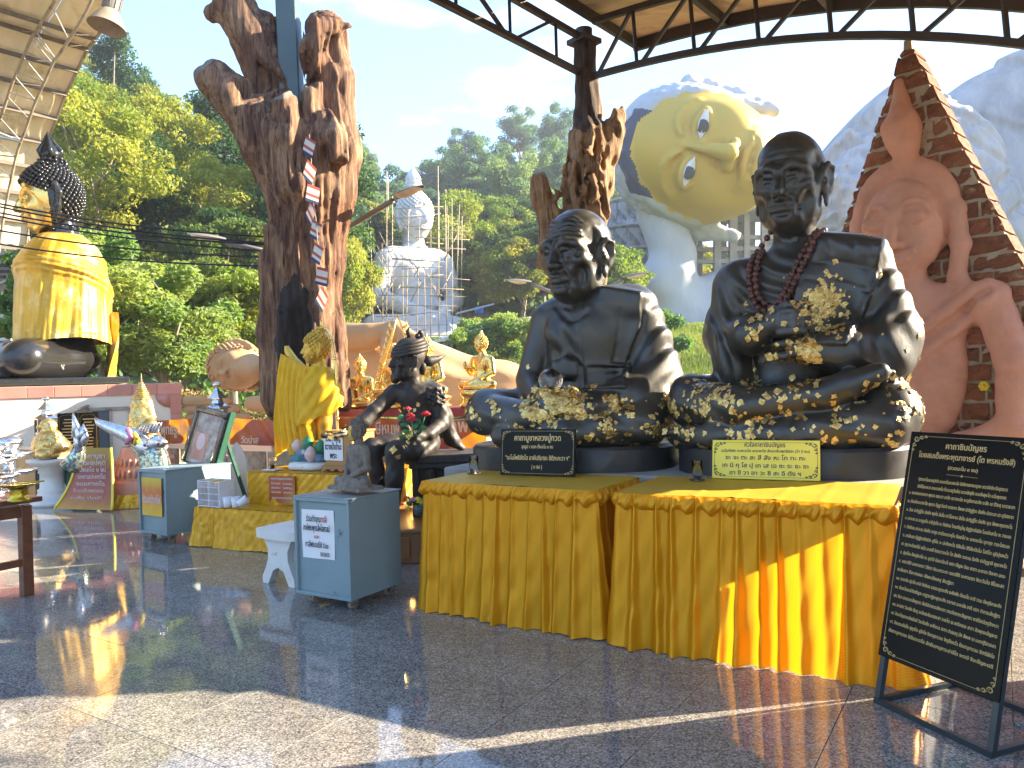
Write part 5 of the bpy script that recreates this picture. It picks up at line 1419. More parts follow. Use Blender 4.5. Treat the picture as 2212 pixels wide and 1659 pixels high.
PR = ['ปุตตะกาโมละเภปุตตัง ธะนะกาโมละเภธะนัง อัตถิกาเยกายะญายะ เทวานังปิยะตังสุตตะวา', 'อิติปิโสภะคะวา ยะมะราชาโน ท้าวเวสสุวัณโณ มะระณังสุขัง อะระหังสุคะโต นะโมพุทธายะ',
      '๑. ชะยาสะนาคะตา พุทธา เชตะวา มารัง สะวาหะนัง จะตุสัจจาสะภัง ระสัง เย ปิวิงสุ นะราสะภา', '๒. ตัณหังกะราทะโย พุทธา อัฏฐะวีสะติ นายะกา สัพเพ ปะติฏฐิตา มัยหัง มัตถะเก เต มุนิสสะรา',
      '๓. สีเส ปะติฏฐิโต มัยหัง พุทโธ ธัมโม ทะวิโลจะเน สังโฆ ปะติฏฐิโต มัยหัง อุเร สัพพะคุณากะโร', '๔. หะทะเย เม อะนุรุทโธ สารีปุตโต จะ ทักขิเณ โกณฑัญโญ ปิฏฐิภาคัสมิง โมคคัลลาโน จะ วามะเก',
      '๕. ทักขิเณ สะวะเน มัยหัง อาสุง อานันทะราหุโล กัสสะโป จะ มะหานาโม อุภาสุง วามะโสตะเก', '๖. เกสันเต ปิฏฐิภาคัสมิง สุริโย วะ ปะภังกะโร นิสินโน สิริสัมปันโน โสภิโต มุนิปุงคะโว',
      '๗. กุมาระกัสสะโป เถโร มะเหสี จิตตะวาทะโก โส มัยหัง วะทะเน นิจจัง ปะติฏฐาสิ คุณากะโร', '๘. ปุณโณ อังคุลิมาโล จะ อุปาลี นันทะสีวะลี เถรา ปัญจะ อิเม ชาตา นะลาเต ติละกา มะมะ',
      '๙. เสสาสีติ มะหาเถรา วิชิตา ชินะสาวะกา เอเตสีติ มะหาเถรา ชิตะวันโต ชิโนระสา', 'ชะลันตา สีละเตเชนะ อังคะมังเคสุ สัณฐิตา', '๑๐. ระตะนัง ปุระโต อาสิ ทักขิเณ เมตตะสุตตะกัง ธะชัคคัง ปัจฉะโต อาสิ วาเม อังคุลิมาละกัง',
      '๑๑. ขันธะโมระปะริตตัญจะ อาฏานาฏิยะสุตตะกัง อากาเส ฉะทะนัง อาสิ เสสา ปาการะสัณฐิตา', '๑๒. ชินา นานาวะระสังยุตตา สัตตัปปาการะลังกะตา วาตะปิตตาทะสัญชาตา พาหิรัชฌัตตุปัททะวา',
      '๑๓. อะเสสา วินะยัง ยันตุ อะนันตะชินะเตชะสา วะสะโต เม สะกิจเจนะ สะทา สัมพุทธะปัญชะเร', '๑๔. ชินะปัญชะระมัชฌัมหิ วิหะรันตัง มะหีตะเล สะทา ปาเลนตุ มัง สัพเพ เต มะหาปุริสาสะภา',
      '๑๕. อิจเจวะมันโต สุคุตโต สุรักโข ชินานุภาเวนะ ชิตุปัททะโว ธัมมานุภาเวนะ ชิตาริสังโฆ', 'สังฆานุภาเวนะ ชิตันตะราโย สัทธัมมานุภาวะปาลิโต จะรามิ ชินะปัญชะเรติ']
for k, body in enumerate(PR):
    w = (.74, .74)[k] if k < 2 else (.50 if k == 11 else .88)
    text(body, .019, 'sign_gold', bt, (-(.19 * W) if k == 11 else 0, -.0004, z), width=w * W, bold=.012); z -= .0368 if k > 1 else .031
# a little green sign right behind the board
gs = thing('direction_sign', 'small green sign peeping out behind the black prayer board', 'sign', P(2032, 962, 4.6), ANG)
MB(False).box((0, 0, 0), (.22, .012, .12), bev=.003).build('plate', M['sign_green'], gs); MB(False).box((0, .006, -.3), (.03, .02, .5)).build('post', M['galvanised'], gs)
mb = MB(False); mb.box((-.02, -.0072, .035), (.12, .001, .012)); mb.prism([(.04, .02), (.08, .035), (.04, .05)], 0, .001, Matrix.Translation((0, -.0075, 0)) @ Matrix.Rotation(pi / 2, 4, 'X')); mb.build('arrow', M['plastic_white'], gs)

# ------------------------------------------------------------------ steel donation boxes
def steel_box(lab, corner, W, D, z0, z1, m, rz, poster):
    b = thing('donation_box', lab, 'box', (corner.x, corner.y, 0), rz)
    mb = MB(); H_ = z1 - z0; t_ = .022
    mb.box((W / 2, D / 2, (z0 + z1) / 2 + .0), (W - .004, D - .03, H_ - .004))
    mb.build('body', M[m], b)
    f = MB()
    f.box((W / 2, .008, z1 - t_ / 2), (W, .034, t_), bev=.003); f.box((W / 2, .008, z0 + t_ / 2), (W, .034, t_), bev=.003)
    for x in (t_ / 2, W - t_ / 2): f.box((x, .008, (z0 + z1) / 2), (t_, .034, H_ - 2 * t_), bev=.003)
    f.build('front_frame', M[m], b)
    MB().box((W / 2, D / 2, z1 + .004), (W + .006, D + .004, .008), bev=.002).build('top_panel', M[m], b)
    for x in (.07, W - .07):
        for y in (.08, D - .07):
            c = MB(); c.box((x, y, z0 - .010), (.075, .07, .02), bev=.004); c.tube([(x - .018, y, .030), (x + .018, y, .030)], .030, 12); c.box((x, y, z0 - .03), (.05, .05, .03))
            c.build('caster', M['caster_dirty'], b)
    poster(b, W, z0, z1); return b
def poster_a(b, W, z0, z1):
    pw, ph = .285, .315; x0 = .055; zt = z1 - .075
    mb = MB(True)
    mb.grid(lambda u, v: (x0 + pw * u, .010 - .005 * math.sin(u * pi) * (1 - v) - .003 * math.sin(u * 9 + v * 4), zt - ph * v + .006 * (u - .5)), 14, 14); p = mb.build('paper_notice', M['paper'], b)
    cx = x0 + pw / 2
    text('ร่วมทำบุญ', .055, 'ink', b, (cx - .028, -.001, zt - .060), width=.125, bold=.006); text('ทาสี', .055, 'ink_red', b, (cx + .066, -.004, zt - .060), width=.05, bold=.006)
    text('องค์พระพุทธสีหไสยาสน์', .055, 'ink', b, (cx, -.004, zt - .118), width=.235, bold=.006); text('และ', .032, 'ink_red', b, (cx, -.004, zt - .172), bold=.006)
    text('ทาสีพระเจดีย์ ๕๐๐', .052, 'ink', b, (cx, -.004, zt - .225), width=.20, bold=.006); text('ยอด', .046, 'ink', b, (cx + .07, -.004, zt - .28), bold=.006)
cA = Vector((-1.45, 5.005, 0))
steel_box('blue-grey steel donation box on casters with a handwritten white notice, nearest box', cA, .485, .50, .075, .705, 'blue_grey_paint', math.atan2(4.75 - 5.005, .42), poster_a)
def poster_b(b, W, z0, z1):
    t = NT('poster_fire'); cc = t.co('Object'); sep = t.n('SeparateXYZ'); t.l(cc, sep.inputs[0])
    f = t.math('SUBTRACT', t.math('ADD', t.math('MULTIPLY', sep.outputs['Z'], 2.6), t.math('MULTIPLY', t.noise(9, 3), .5)), .95)
    t.set(col=t.ramp(f, [(.12, (.75, .45, .03)), (.50, (.60, .13, .02)), (.88, (.62, .44, .03))]), rough=.4); M['poster_fire'] = t.m
    mb = MB(); mb.box((.05 + .165, -.002, z1 - .05 - .20), (.33, .006, .36)); mb.build('poster', M['poster_fire'], b)
    text('ชำระค่าน้ำ ค่าไฟ', .10, 'sign_pinkwhite', b, (.05 + .165, -.006, z1 - .28), width=.30, bold=.02)
steel_box('dark grey steel donation box with a red and yellow poster, farther left', Vector((-3.60, 7.32, 0)), .46, .70, .09, .69, 'blue_grey_paint', math.atan2(-.26, .38), poster_b)
# ------------------------------------------------------------------ ogive slab of laterite blocks with the relief figure
SD = 6.6; sp_ = P(1985, 830, SD); STL = Vector((sp_.x, sp_.y, 0)); SRZ = ANG - .24
st = thing('relief_stele', 'pointed laterite-block slab with a terracotta-pink seated relief figure, behind the larger monk', 'monument', STL, SRZ)
def hw(z):
    a = (4.30 - z) * .385
    return min(a, 1.18 - .04 * max(0, 1.2 - z) - .0) if a < .8 else .8 + .42 * (1 - math.exp(-(a - .8) / .45))
TH = .30
core = MB(False); zs = np.linspace(-.1, 4.26, 40); poly = [(hw(z) - .022 if z < 4.2 else .03, z) for z in zs] + [(-(hw(z) - .022) if z < 4.2 else -.03, z) for z in zs[::-1]]
core.prism(poly, -TH, .0, Matrix(((1, 0, 0, 0), (0, 0, -1, -.03), (0, 1, 0, 0), (0, 0, 0, 1)))); core.build('mortar_core', M['mortar'], st)
rng = np.random.default_rng(21)
def rough_block(x0, x1, z0, z1, y0, y1, xs0=None, xs1=None):
    """a split block: front face broken into a lumpy grid, optional slanted ends"""
    mb = MB(False); nx, nz = 5, 4; V = []; 
    for layer, y in ((0, y0), (1, y1)):
        for j in range(nz):
            for i in range(nx):
                fx = i / (nx - 1); fz = j / (nz - 1); z = z0 + (z1 - z0) * fz
                a = x0 if xs0 is None else xs0[0] + (xs0[1] - xs0[0]) * fz; b = x1 if xs1 is None else xs1[0] + (xs1[1] - xs1[0]) * fz
                x = a + (b - a) * fx; e = (i in (0, nx - 1)) or (j in (0, nz - 1))
                V.append((x + rng.normal(0, .003), y + ((rng.normal(0, .009) + (.016 if e else 0)) if layer == 0 else 0), z + rng.normal(0, .005)))
    Fs = []
    for j in range(nz - 1):
        for i in range(nx - 1): Fs.append([j * nx + i, j * nx + i + 1, (j + 1) * nx + i + 1, (j + 1) * nx + i])
    o = nx * nz; ring = [i for i in range(nx)] + [j * nx + nx - 1 for j in range(1, nz)] + [(nz - 1) * nx + i for i in range(nx - 2, -1, -1)] + [j * nx for j in range(nz - 2, 0, -1)]
    for a, b in zip(ring, ring[1:] + ring[:1]): Fs.append([b, a, a + o, b + o])
    return mb.add(V, Fs)
z = .25
while z < 4.12:
    hgt = rng.uniform(.125, .165); z1 = min(z + hgt, 4.18); wm = hw(z); wt = hw(z1)
    x = -wm + .0
    while x < wm - .05:
        w = rng.uniform(.20, .34); x1 = x + w
        if x1 > wm - .10: x1 = wm
        first = x <= -wm + 1e-6; last = x1 >= wm - 1e-6
        g_ = .012
        f0 = (-wm, -wt) if first else None; f1 = (wm, wt) if last else None
        a = x + (0 if first else g_); b = x1 - (0 if last else g_)
        if b - a > .03:
            yb = -.03 + TH - .02 if (first or last) else .02
            rough_block(a, b, z + g_, z1 - g_, -.052 + rng.normal(0, .008), yb, f0 and (-hw(z + g_) + .002, -hw(z1 - g_) + .002), f1 and (hw(z + g_) - .002, hw(z1 - g_) - .002)).build('laterite_block', M['laterite'], st)
        x = x1
    z = z1
s = Sculpt((-1.35, -.56, .15), (1.35, .10, 3.95), .0150)
FX = -.05
s.chain([(FX - .02, -.06, 3.90), (FX, -.07, 3.70), (FX + .0, -.09, 3.50), (FX + .02, -.10, 3.36), (FX + .04, -.09, 3.20)], [.045, .07, .15, .12, .075], .06)
s.ell((FX, -.06, 2.78), (.44, .13, .48), .04)                                        # hair mass
s.ell((FX, -.14, 2.62), (.335, .17, .42), .02)
s.ell((FX, -.17, 2.60), (.30, .14, .40), .02); 
s.ell((FX, -.20, 2.58), (.285, .17, .385), .01); s.line([(FX - .345, 2.45), (FX - .33, 2.72), (FX - .25, 2.95), (FX, 3.07), (FX + .25, 2.95), (FX + .33, 2.72), (FX + .345, 2.45)], .026, .02, True, n=34)
for q in (-1, 1):
    s.line([(FX + q * .03, 2.70), (FX + q * .10, 2.80), (FX + q * .20, 2.80), (FX + q * .27, 2.68)], .024, .02, False, off=.002)
    s.ell((FX + q * .15, -.345, 2.665), (.105, .04, .055), .02); s.line([(FX + q * .05, 2.745), (FX + q * .15, 2.765), (FX + q * .25, 2.71)], .012, .02, True); s.line([(FX + q * .06, 2.67), (FX + q * .15, 2.645), (FX + q * .25, 2.67)], .009, .015, True)
s.chain([(FX, -.33, 2.74), (FX - .01, -.385, 2.58), (FX - .01, -.43, 2.47)], [.035, .042, .065], .025); s.ell((FX - .07, -.385, 2.455), (.045, .045, .034), .015); s.ell((FX + .055, -.385, 2.455), (.045, .045, .034), .015)
s.line([(FX - .10, 2.37), (FX, 2.365), (FX + .13, 2.40)], .028, .015, False, off=.0); s.line([(FX - .12, 2.362), (FX, 2.348), (FX + .15, 2.395)], .009, .012, True); s.line([(FX - .06, 2.325), (FX + .03, 2.322), (FX + .10, 2.345)], .026, .015, False)
for q in (-1, 1): s.chain([(FX + q * .40, -.06, 2.75), (FX + q * .425, -.08, 2.45), (FX + q * .40, -.08, 2.20), (FX + q * (.50 if q > 0 else .44), -.06, 2.00)], [.07, .075, .065, .04], .04)
s.cap((FX, -.08, 2.3), (FX + .02, -.06, 2.0), .15, .18, .06)
s.ell((-.05, -.04, 1.45), (.45, .18, .74), .06); s.ell((-.03, -.06, 1.90), (.55, .16, .26), .10)
for q in (-1, 1): s.chain([(q * .60 - .03, -.05, 1.98), (q * .74, -.08, 1.45), (q * .70 + .02, -.10, .92)], [.15, .135, .13], .07); s.chain([(q * .70 + .02, -.10, .92), (q * .35, -.18, .76), (q * .02, -.22, .72)], [.13, .12, .10], .06)
s.ell((0, -.12, .50), (1.15, .22, .22), .06); s.chain([(-.9, -.16, .46), (0, -.22, .42), (.95, -.16, .48)], [.16, .15, .16], .05)
s.line([(.58, 2.10), (.2, 1.82), (-.38, 1.40)], [.035, .03], .06, False); s.line([(.62, 1.98), (.28, 1.68), (-.36, 1.20)], .025, .05, False); s.line([(.60, 2.04), (.24, 1.75), (-.37, 1.30)], .018, .03, True)
s.line([(-.35, .82), (.1, .66), (.6, .76)], .012, .03, True)
s.disp(lambda X, Y, Z: .004 * np.sin(X * 23 + 1) * np.sin(Z * 19) + .003 * np.sin(Z * 41 + X * 13))
obj('relief_figure', s.mesh('relief_figure'), M['terracotta'], st)
fl_ = thing('yellow_flower', 'tiny yellow artificial flower stuck between the arm and body of the relief figure', 'flower', st.matrix_basis @ Vector((.52, -.09, 1.27)), SRZ)
mb = MB(True)
for k in range(6): a = k * pi / 3; mb.ball((.022 * math.cos(a), -.01, .022 * math.sin(a)), (.022, .012, .022), 7, 5)
mb.ball((0, -.02, 0), .016, 7, 5); mb.build('petals', M['petal_yellow'], fl_); MB(True).ball((.03, 0, -.03), (.02, .006, .028), 7, 5, rot=(0, rad(-35), 0)).build('leaf', M['leaf_plastic'], fl_)

# ------------------------------------------------------------------ giant reclining figure
GD = 46.
gc = P(1494, 341, GD); U_ = FPX / GD
gi = thing('giant_reclining_statue', 'giant unfinished reclining statue with gold painted face resting on its white hand', 'statue', (gc.x, gc.y, 4.5))
goff = -gi.location
hsz = 362 / U_
b = head_buddha(.0125, usn=False, neck=False, sleepy=False, feat=False, round_=1.12, hairline=.33, ear=1.25)
EY = []
# open eyes: lids and sockets shaped round separate eyeballs
EY = []
b.chain([(0, -.350, .07), (0, -.395, -.05), (0, -.455, -.195)], [.016, .026, .050], .03); b.ell((0, -.30, -.30), (.14, .07, .08), .07)
for q in (-1, 1):
    b.ell((q * .055, -.405, -.205), (.042, .045, .034), .02); b.ell((q * .03, -.445, -.235), (.016, .022, .012), .008, sub=True)
    b.line([(q * .03, .05), (q * .035, -.06), (q * .07, -.17)], .006, .02, True)
    b.line([(q * .04, -.018), (q * .09, .020), (q * .15, .026), (q * .225, -.008)], .012, .02, False, off=.002); b.line([(q * .05, -.028), (q * .11, -.055), (q * .17, -.048), (q * .22, -.014)], .008, .02, False, off=.002); b.line([(q * .04, .035), (q * .09, .070), (q * .16, .075), (q * .24, .030)], .008, .02, True)
b.line([(-.17, -.285), (-.09, -.302), (-.03, -.283), (0, -.291), (.03, -.283), (.09, -.302), (.17, -.285)], [.009, .022, .018, .022, .009], .015, False, off=.002, n=40); b.line([(-.14, -.318), (-.06, -.350), (0, -.356), (.06, -.350), (.14, -.318)], [.008, .026, .008], .02, False, off=.003, n=30)
b.line([(-.185, -.275), (-.09, -.322), (-.03, -.312), (0, -.318), (.03, -.312), (.09, -.322), (.185, -.275)], .009, .010, True, n=40); b.ell((0, -.27, -.44), (.10, .08, .06), .06)
for q in (-1, 1): EY.append((q, b.front(q * .135, -.004)))
def hairbump(X, Y, Z):
    r = np.sqrt((X / (.31 * 1.12)) ** 2 + ((Z + .12) / .45) ** 2); m = np.maximum(np.clip((r - 1.06) * 9, 0, 1), np.clip(Y * 14, 0, 1))
    return -m * .008 * np.sin(X * 52 + 3 * np.sin(Z * 30)) * np.sin(Z * 46 + 2 * np.sin(Y * 40))
b.disp(hairbump)
def gmi(c):
    x, y, z = c.T; r = np.sqrt((x / (.31 * 1.12)) ** 2 + ((z + .12) / .45) ** 2)
    face = ((r < 1.03 + .02 * np.sin(z * 60)) & (y < .0) | ((z < -.20) & (y < .05))) & (np.abs(x) < .362) & ((np.abs(x) < .30) | (y < -.06))
    navy = (~face) & (r < 1.22 + .03 * np.sin(x * 40) + .02 * np.sin(z * 55)) & (y < -.02) & (z > .02) & (x < .16) & (x > -.30)
    return np.where(face, 1, np.where(navy, 2, 0))
hm = b.mesh('head', mi=gmi)
for k in ('giant_white', 'giant_gold', 'giant_hair'): hm.materials.append(M[k])
vd = Vector((gc.x, gc.y, 0)).normalized(); r_ = Vector((vd.y, -vd.x, 0)); sn, cs = .949, .316
ax = r_ * cs + UP * sn; az = -r_ * sn + UP * cs; ay = az.cross(ax)
GM = Matrix((ax, ay, az)).transposed()
gh = obj('head', hm, None, gi, gc + goff); gh.rotation_euler = (GM @ Matrix.Rotation(rad(4), 3, 'X') @ Matrix.Rotation(rad(-6), 3, 'Z')).to_euler(); gh.scale = (hsz,) * 3
for q, f in EY:
    e = MB(True); pts = [(q * .048, -.022), (q * .09, .006), (q * .15, .012), (q * .212, -.012), (q * .165, -.036), (q * .105, -.042)]
    top = [np.array((x, b.front(x, z)[1] - .004, z)) for x, z in spline(pts + pts[:1], 25)[:-1]]
    cpt = np.mean(top, axis=0) + np.array((0, -.012, 0)); e.add([cpt] + top, [[0, 1 + i, 1 + (i + 1) % 24][::q] for i in range(24)]); eye = e.build('eye', M['white_eye'], gh)
    i_ = MB(True); cx, cz = q * .128 - .012, -.014
    ring = []
    for k in range(20):
        a = 2 * pi * k / 20; x = cx + .036 * math.cos(a); z = min(cz + .034 * math.sin(a), .006); ring.append((x, cpt[1] - .003 + .25 * ((x - cpt[0]) ** 2 + (z - cpt[2]) ** 2) ** .5 * .35, z))
    i_.add([(cx, cpt[1] - .006, cz)] + ring, [[0, 1 + k, 1 + (k + 1) % 20] for k in range(20)]); i_.build('iris', M['iris'], eye)
def G(x, y, d=GD): return np.array(P(x, y, d) + goff)
def gr(px, d=GD): return px * d / FPX
lo = G(1240, 780, 44); 
s = Sculpt(np.array((min(G(1240, 780)[0], 0), G(1500, 400)[1] - 6, -4.6)), np.array((G(1760, 400)[0], G(1500, 400)[1] + 7, G(1500, 300)[2])), .17)
s.chain([G(1470, 720, 47), G(1445, 610, 47), G(1452, 545, 47)], [gr(72), gr(54), gr(44)], gr(30)); s.chain([G(1452, 550, 47), G(1440, 500, 47), G(1415, 470, 47)], [gr(44), gr(44), gr(40)], gr(20))
for k, (x, y) in enumerate(((1350, 372), (1360, 378), (1372, 392), (1388, 410))): s.chain([G(1425, 482, 46.6 + .7 * k), G(1385 + 4 * k, 430 + 6 * k, 46.4 + .7 * k), G(x, y, 46.2 + .8 * k)], [gr(26), gr(21), gr(11)], gr(6))
s.chain([G(1440, 720, 47.5), G(1560, 690, 48.5), G(1740, 640, 51)], [gr(60), gr(98), gr(110)], gr(40)); s.chain([G(1445, 760, 47), G(1650, 770, 48)], [gr(60), gr(80)], gr(30))
s.disp(lambda X, Y, Z: .10 * np.sin(Z * 1.1 + 1.6 * np.sin(X * .45)) * np.sin(X * .6 + Z * .3) + .05 * np.sin(X * 2.1 + Z * 1.7) * np.sin(Z * 2.3 - X))
obj('forearm', s.mesh('forearm'), M['giant_white'], gi)
c1 = G(2330, 700, 58); c2 = G(1960, 640, 55)
s = Sculpt(np.array((G(1690, 500, 50)[0], c2[1] - 12, -4.6)), np.array((G(2480, 500, 58)[0], c1[1] + 10, G(2300, 40, 58)[2])), .19)
s.ell(c1, (gr(470, 58), 4.5, gr(615, 58)), rot=(0, 0, rad(-28))); s.ell(c2, (gr(235, 55), 4.5, gr(440, 55)), gr(130), rot=(0, 0, rad(-28))); s.chain([G(1760, 760, 52), G(1830, 470, 52), G(1930, 320, 54)], [gr(110), gr(105), gr(70)], gr(60))
fo = G(1700, 560, 52)
def gf(X, Y, Z):
    a = np.arctan2(Z - fo[2] + 4, X - fo[0] + 6); r = np.sqrt((X - fo[0] + 6) ** 2 + (Z - fo[2] + 4) ** 2)
    p = (a * 15 + .05 * r) % 1.0; st_ = np.where(p < .82, p / .82, (1 - p) / .18)
    p2 = (-.15 * Z - .12 * X + .05 * np.sin(X * .25 + Z * .1) + .4) % 1.0; s2 = np.where(p2 < .92, p2 / .92, (1 - p2) / .08)
    m = np.clip((X - fo[0] - 9) / 6, 0, 1)
    return -(st_ * (1 - m) * .6 + s2 * m * .38) + .06 * np.sin(X * .9 + Z) * np.sin(Z * 1.3)
s.disp(gf)
for pl_ in ([(2000, 135), (2060, 138), (2126, 147), (2230, 178)], [(2010, 152), (2100, 175), (2230, 225)], [(2015, 178), (2080, 190), (2140, 212), (2230, 278)], [(2040, 222), (2143, 267), (2230, 350)], [(2090, 300), (2160, 340), (2230, 352)], [(2130, 420), (2180, 380), (2230, 362)], [(2150, 480), (2230, 430)],
            [(1912, 185), (1890, 240), (1850, 330), (1840, 420)], [(1880, 215), (1905, 262), (1880, 330)], [(1850, 238), (1880, 285), (1862, 380)], [(1832, 255), (1852, 300), (1835, 400)], [(1805, 282), (1830, 330), (1822, 430)], [(1780, 320), (1806, 380), (1800, 470)], [(1750, 380), (1780, 440), (1775, 520)]):
    s.line([(G(x, y, 51)[0], G(x, y, 51)[2]) for x, y in pl_], [.16, .26, .14], .25, True, n=60)
obj('robe', s.mesh('robe', relax=0), M['giant_robe'], gi)
# concrete frame carrying the head
fr = thing('support_frame', 'grey concrete posts and beams propping the giant gold face from below', 'frame', P(1560, 580, 50) * 1.0)
fo_ = -fr.location
for d in (48.5, 52.5):
    for x, w in ((1500, 9), (1549, 14), (1583, 16), (1612, 12), (1650, 12)):
        a = P(x + (d - 48.5) * 3, 462, d); b_ = P(x + (d - 48.5) * 3, 640, d)
        MB(False).bar(a + fo_, b_ + fo_, gr(w, d), gr(w, d)).build('post', M['concrete'], fr)
    for y in (516, 540, 566):
        MB(False).bar(P(1480, y, d + .05) + fo_, P(1680, y - 4, d + .05) + fo_, gr(9, d), gr(9, d)).build('beam', M['concrete'], fr)
MB(False).bar(P(1478, 466, 50) + fo_, P(1700, 452, 50) + fo_, 5, .5).build('slab', M['white_plaster'], fr)
# grey panelled stupa
cd = P(1364, 640, 55); cdx = cd.x; R_ = gr(64, 55)
ch = thing('stupa', 'grey bell-shaped stupa with carved panels beside the raised forearm of the giant figure', 'stupa', (cd.x, cd.y, 4.0))
zc = lambda y: P(1364, y, 55).z - 4.0
rows = [(640, 596, 1.08), (590, 548, 1.03), (543, 500, .97), (495, 440, .86)]
prof = [(R_ * 1.2, -1), (R_ * 1.2, zc(640))]
for y0, y1, f in rows: prof += [(R_ * f, zc(y0)), (R_ * f * (.985 if y1 > 440 else .80), zc(y1)), (R_ * f * (1.045 if y1 > 440 else .82), zc(y1) + .02), (R_ * f * (1.04 if y1 > 440 else .8), zc(y1) + .14)]
prof += [(R_ * .5, zc(432)), (0, zc(431))]
MB(True).lathe(prof, 48).build('bell', M['chedi_stone'], ch, sharp=30)
for y0, y1, f in rows:
    n = 14
    for k in range(n):
        a = 2 * pi * (k + .5) / n; zm = (zc(y0) + zc(y1)) / 2; hh = (zc(y1) - zc(y0)) * .78; w = 2 * pi * R_ * f / n * .80
        rr = R_ * f * (.995 if y1 > 440 else .905); tilt = 0 if y1 > 440 else -.11
        mb = MB(False); mb.box((0, 0, 0), (.06, w, hh), bev=.02); mb.box((.04, 0, 0), (.05, w * .62, hh * .62), bev=.02); mb.box((.07, 0, 0), (.05, w * .28, hh * .34), bev=.02)
        mb.build('carved_panel', M['chedi_stone'], ch, (rr * math.cos(a), rr * math.sin(a), zm), (0, tilt, a))

# ------------------------------------------------------------------ seated Buddha figure used at several sizes (unit: seat to crown = 1)
def buddha_body(h, arms='meditate', sash=True, seed=0, wide=1.):
    s = Sculpt((-.52, -.40, -.02), (.52, .24, .74), h)
    s.ell((0, -.02, .09), (.25, .19, .10)); s.ell((0, .02, .27), (.165 * wide, .125, .24), .05); s.ell((0, .015, .465), (.20 * wide, .12, .15), .06)
    s.cap((-.16, .02, .56), (.16, .02, .56), .075, k=.05); s.cap((0, .02, .58), (0, .02, .72), .07, .060, .04)
    for q in (-1, 1): s.cap((q * .10, .02, .09), (q * .37, -.13, .085), .10, .085, .04)
    s.chain([(.35, -.16, .07), (.05, -.25, .06), (-.18, -.25, .055)], [.075, .055, .04], .02); s.chain([(-.36, -.15, .10), (-.05, -.23, .125), (.16, -.20, .135)], [.075, .055, .038], .02); s.ell((.22, -.19, .14), (.07, .035, .03), .02)
    def arm(q, el, wr):
        s.chain([(q * .215, .02, .535), el], [.070, .058], .04); s.chain([el, wr], [.056, .038], .03)
    for q in (-1, 1):
        a = arms if isinstance(arms, str) else arms[0 if q < 0 else 1]
        if a == 'meditate': arm(q, (q * .275, .0, .30), (q * .07, -.19, .185)); s.ell((q * .03, -.21, .178), (.085, .05, .025), .015)
        elif a == 'touch': arm(q, (q * .275, -.02, .32), (q * .30, -.20, .20)); s.chain([(q * .30, -.20, .20), (q * .29, -.26, .14), (q * .28, -.27, .05)], [.036, .034, .02], .015)
        elif a == 'raise': arm(q, (q * .29, .02, .32), (q * .25, -.16, .40)); s.chain([(q * .25, -.16, .40), (q * .25, -.18, .47), (q * .245, -.18, .53)], [.034, .036, .018], .01)
    if sash:
        s.line([(.17, .62), (.06, .46), (-.12, .33), (-.20, .26)], [.010, .012], .012, False, n=16); raise_panel(s, [(.08, .64), (.15, .63), (.135, .24), (.07, .24)], .010, ymax=.02)
    return s
def buddha(root, h, H, m, arms, mh=None, hairm=None, seed=0, yaw=0., curls=300, flame=((.055, .55, .012, .80),), sash=True, base=None, usn=True, hh=.016, cr=.034):
    s = buddha_body(h, arms, sash); o = obj('body', s.mesh('body'), M[m], root); o.scale = (H,) * 3
    hd = head_buddha(hh, usn=usn, flame=flame); o = obj('head', hd.mesh('head'), M[mh or m], root, (0, .0, .835 * H), (rad(4), 0, yaw)); o.scale = (.30 * H,) * 3
    if curls:
        k = knobs(curl_points(hd, curls), cr, 6, 4).build('hair_curls', M[hairm or m], o, kind='stuff')
    return s, o
# white seated Buddha under bamboo scaffolding
WD = 60.; wz = ground_at(P(905, 740, WD).x, WD) ; wp = P(905, 745, WD)
wb = thing('white_seated_statue', 'tall white seated Buddha statue inside bamboo scaffolding below the hill', 'statue', (wp.x, wp.y, wp.z), .62)
WH = gr(745 - 412, WD) * 1.0
buddha(wb, .011, WH, 'white_statue', 'meditate', flame=((.16, .66, .17, .74), (.17, .74, .02, 1.0)), curls=420, yaw=.10, sash=True)
MB(False).box((0, -.02 * WH, -.9), (WH * 1.0, WH * .72, 1.8), bev=.1).build('pedestal', M['white_plaster'], wb)
MB(True).lathe([(.17, .60), (.175, .66), (.13, .70), (.165, .76), (.17, .82), (.12, .92), (.03, 1.04), (0, 1.07)], 20, c=(0, .09, 0)).build('bud_finial', M['white_statue'], wb, (0, 0, .835 * WH), (rad(4), 0, .1)).scale = (.30 * WH,) * 3
sc = thing('bamboo_scaffold', 'lattice of thin bamboo poles lashed around the white seated statue', 'scaffold', (wp.x, wp.y, wp.z - 2))
so = -sc.location; rng = np.random.default_rng(33)
def pole(a, b, r=.034): MB(True).tube([a + so, b + so], [r, r * .7], 5).build('bamboo_pole', M['bamboo'], sc)
for d, xs in ((WD - 5.2, np.arange(806, 992, 15.5)), (WD + 3.5, np.arange(800, 1000, 21)), (WD - 1, np.arange(952, 1006, 9))):
    for x in xs:
        x = x + rng.normal(0, 2.5); top = rng.uniform(400, 470) if x > 940 else (rng.uniform(420, 560) if d < WD else rng.uniform(470, 520))
        if rng.random() < .12: top = rng.uniform(355, 400)
        a = P(x + rng.normal(0, 2), 752, d); b_ = P(x + rng.normal(0, 4), top, d); pole(a, b_)
for d in (WD - 5.3, WD + 3.4):
    for y in np.arange(452, 748, 21.):
        for k in range(2):
            x0 = rng.uniform(790, 850) + k * rng.uniform(40, 90); x1 = x0 + rng.uniform(80, 150)
            if y > 690: x1 += 20
            if y < 520 and x0 < 830: x0 += 50
            yy = y + rng.normal(0, 2); pole(P(x0, yy, d - .1), P(min(x1, 1015), yy + rng.normal(0, 5), d - .1))
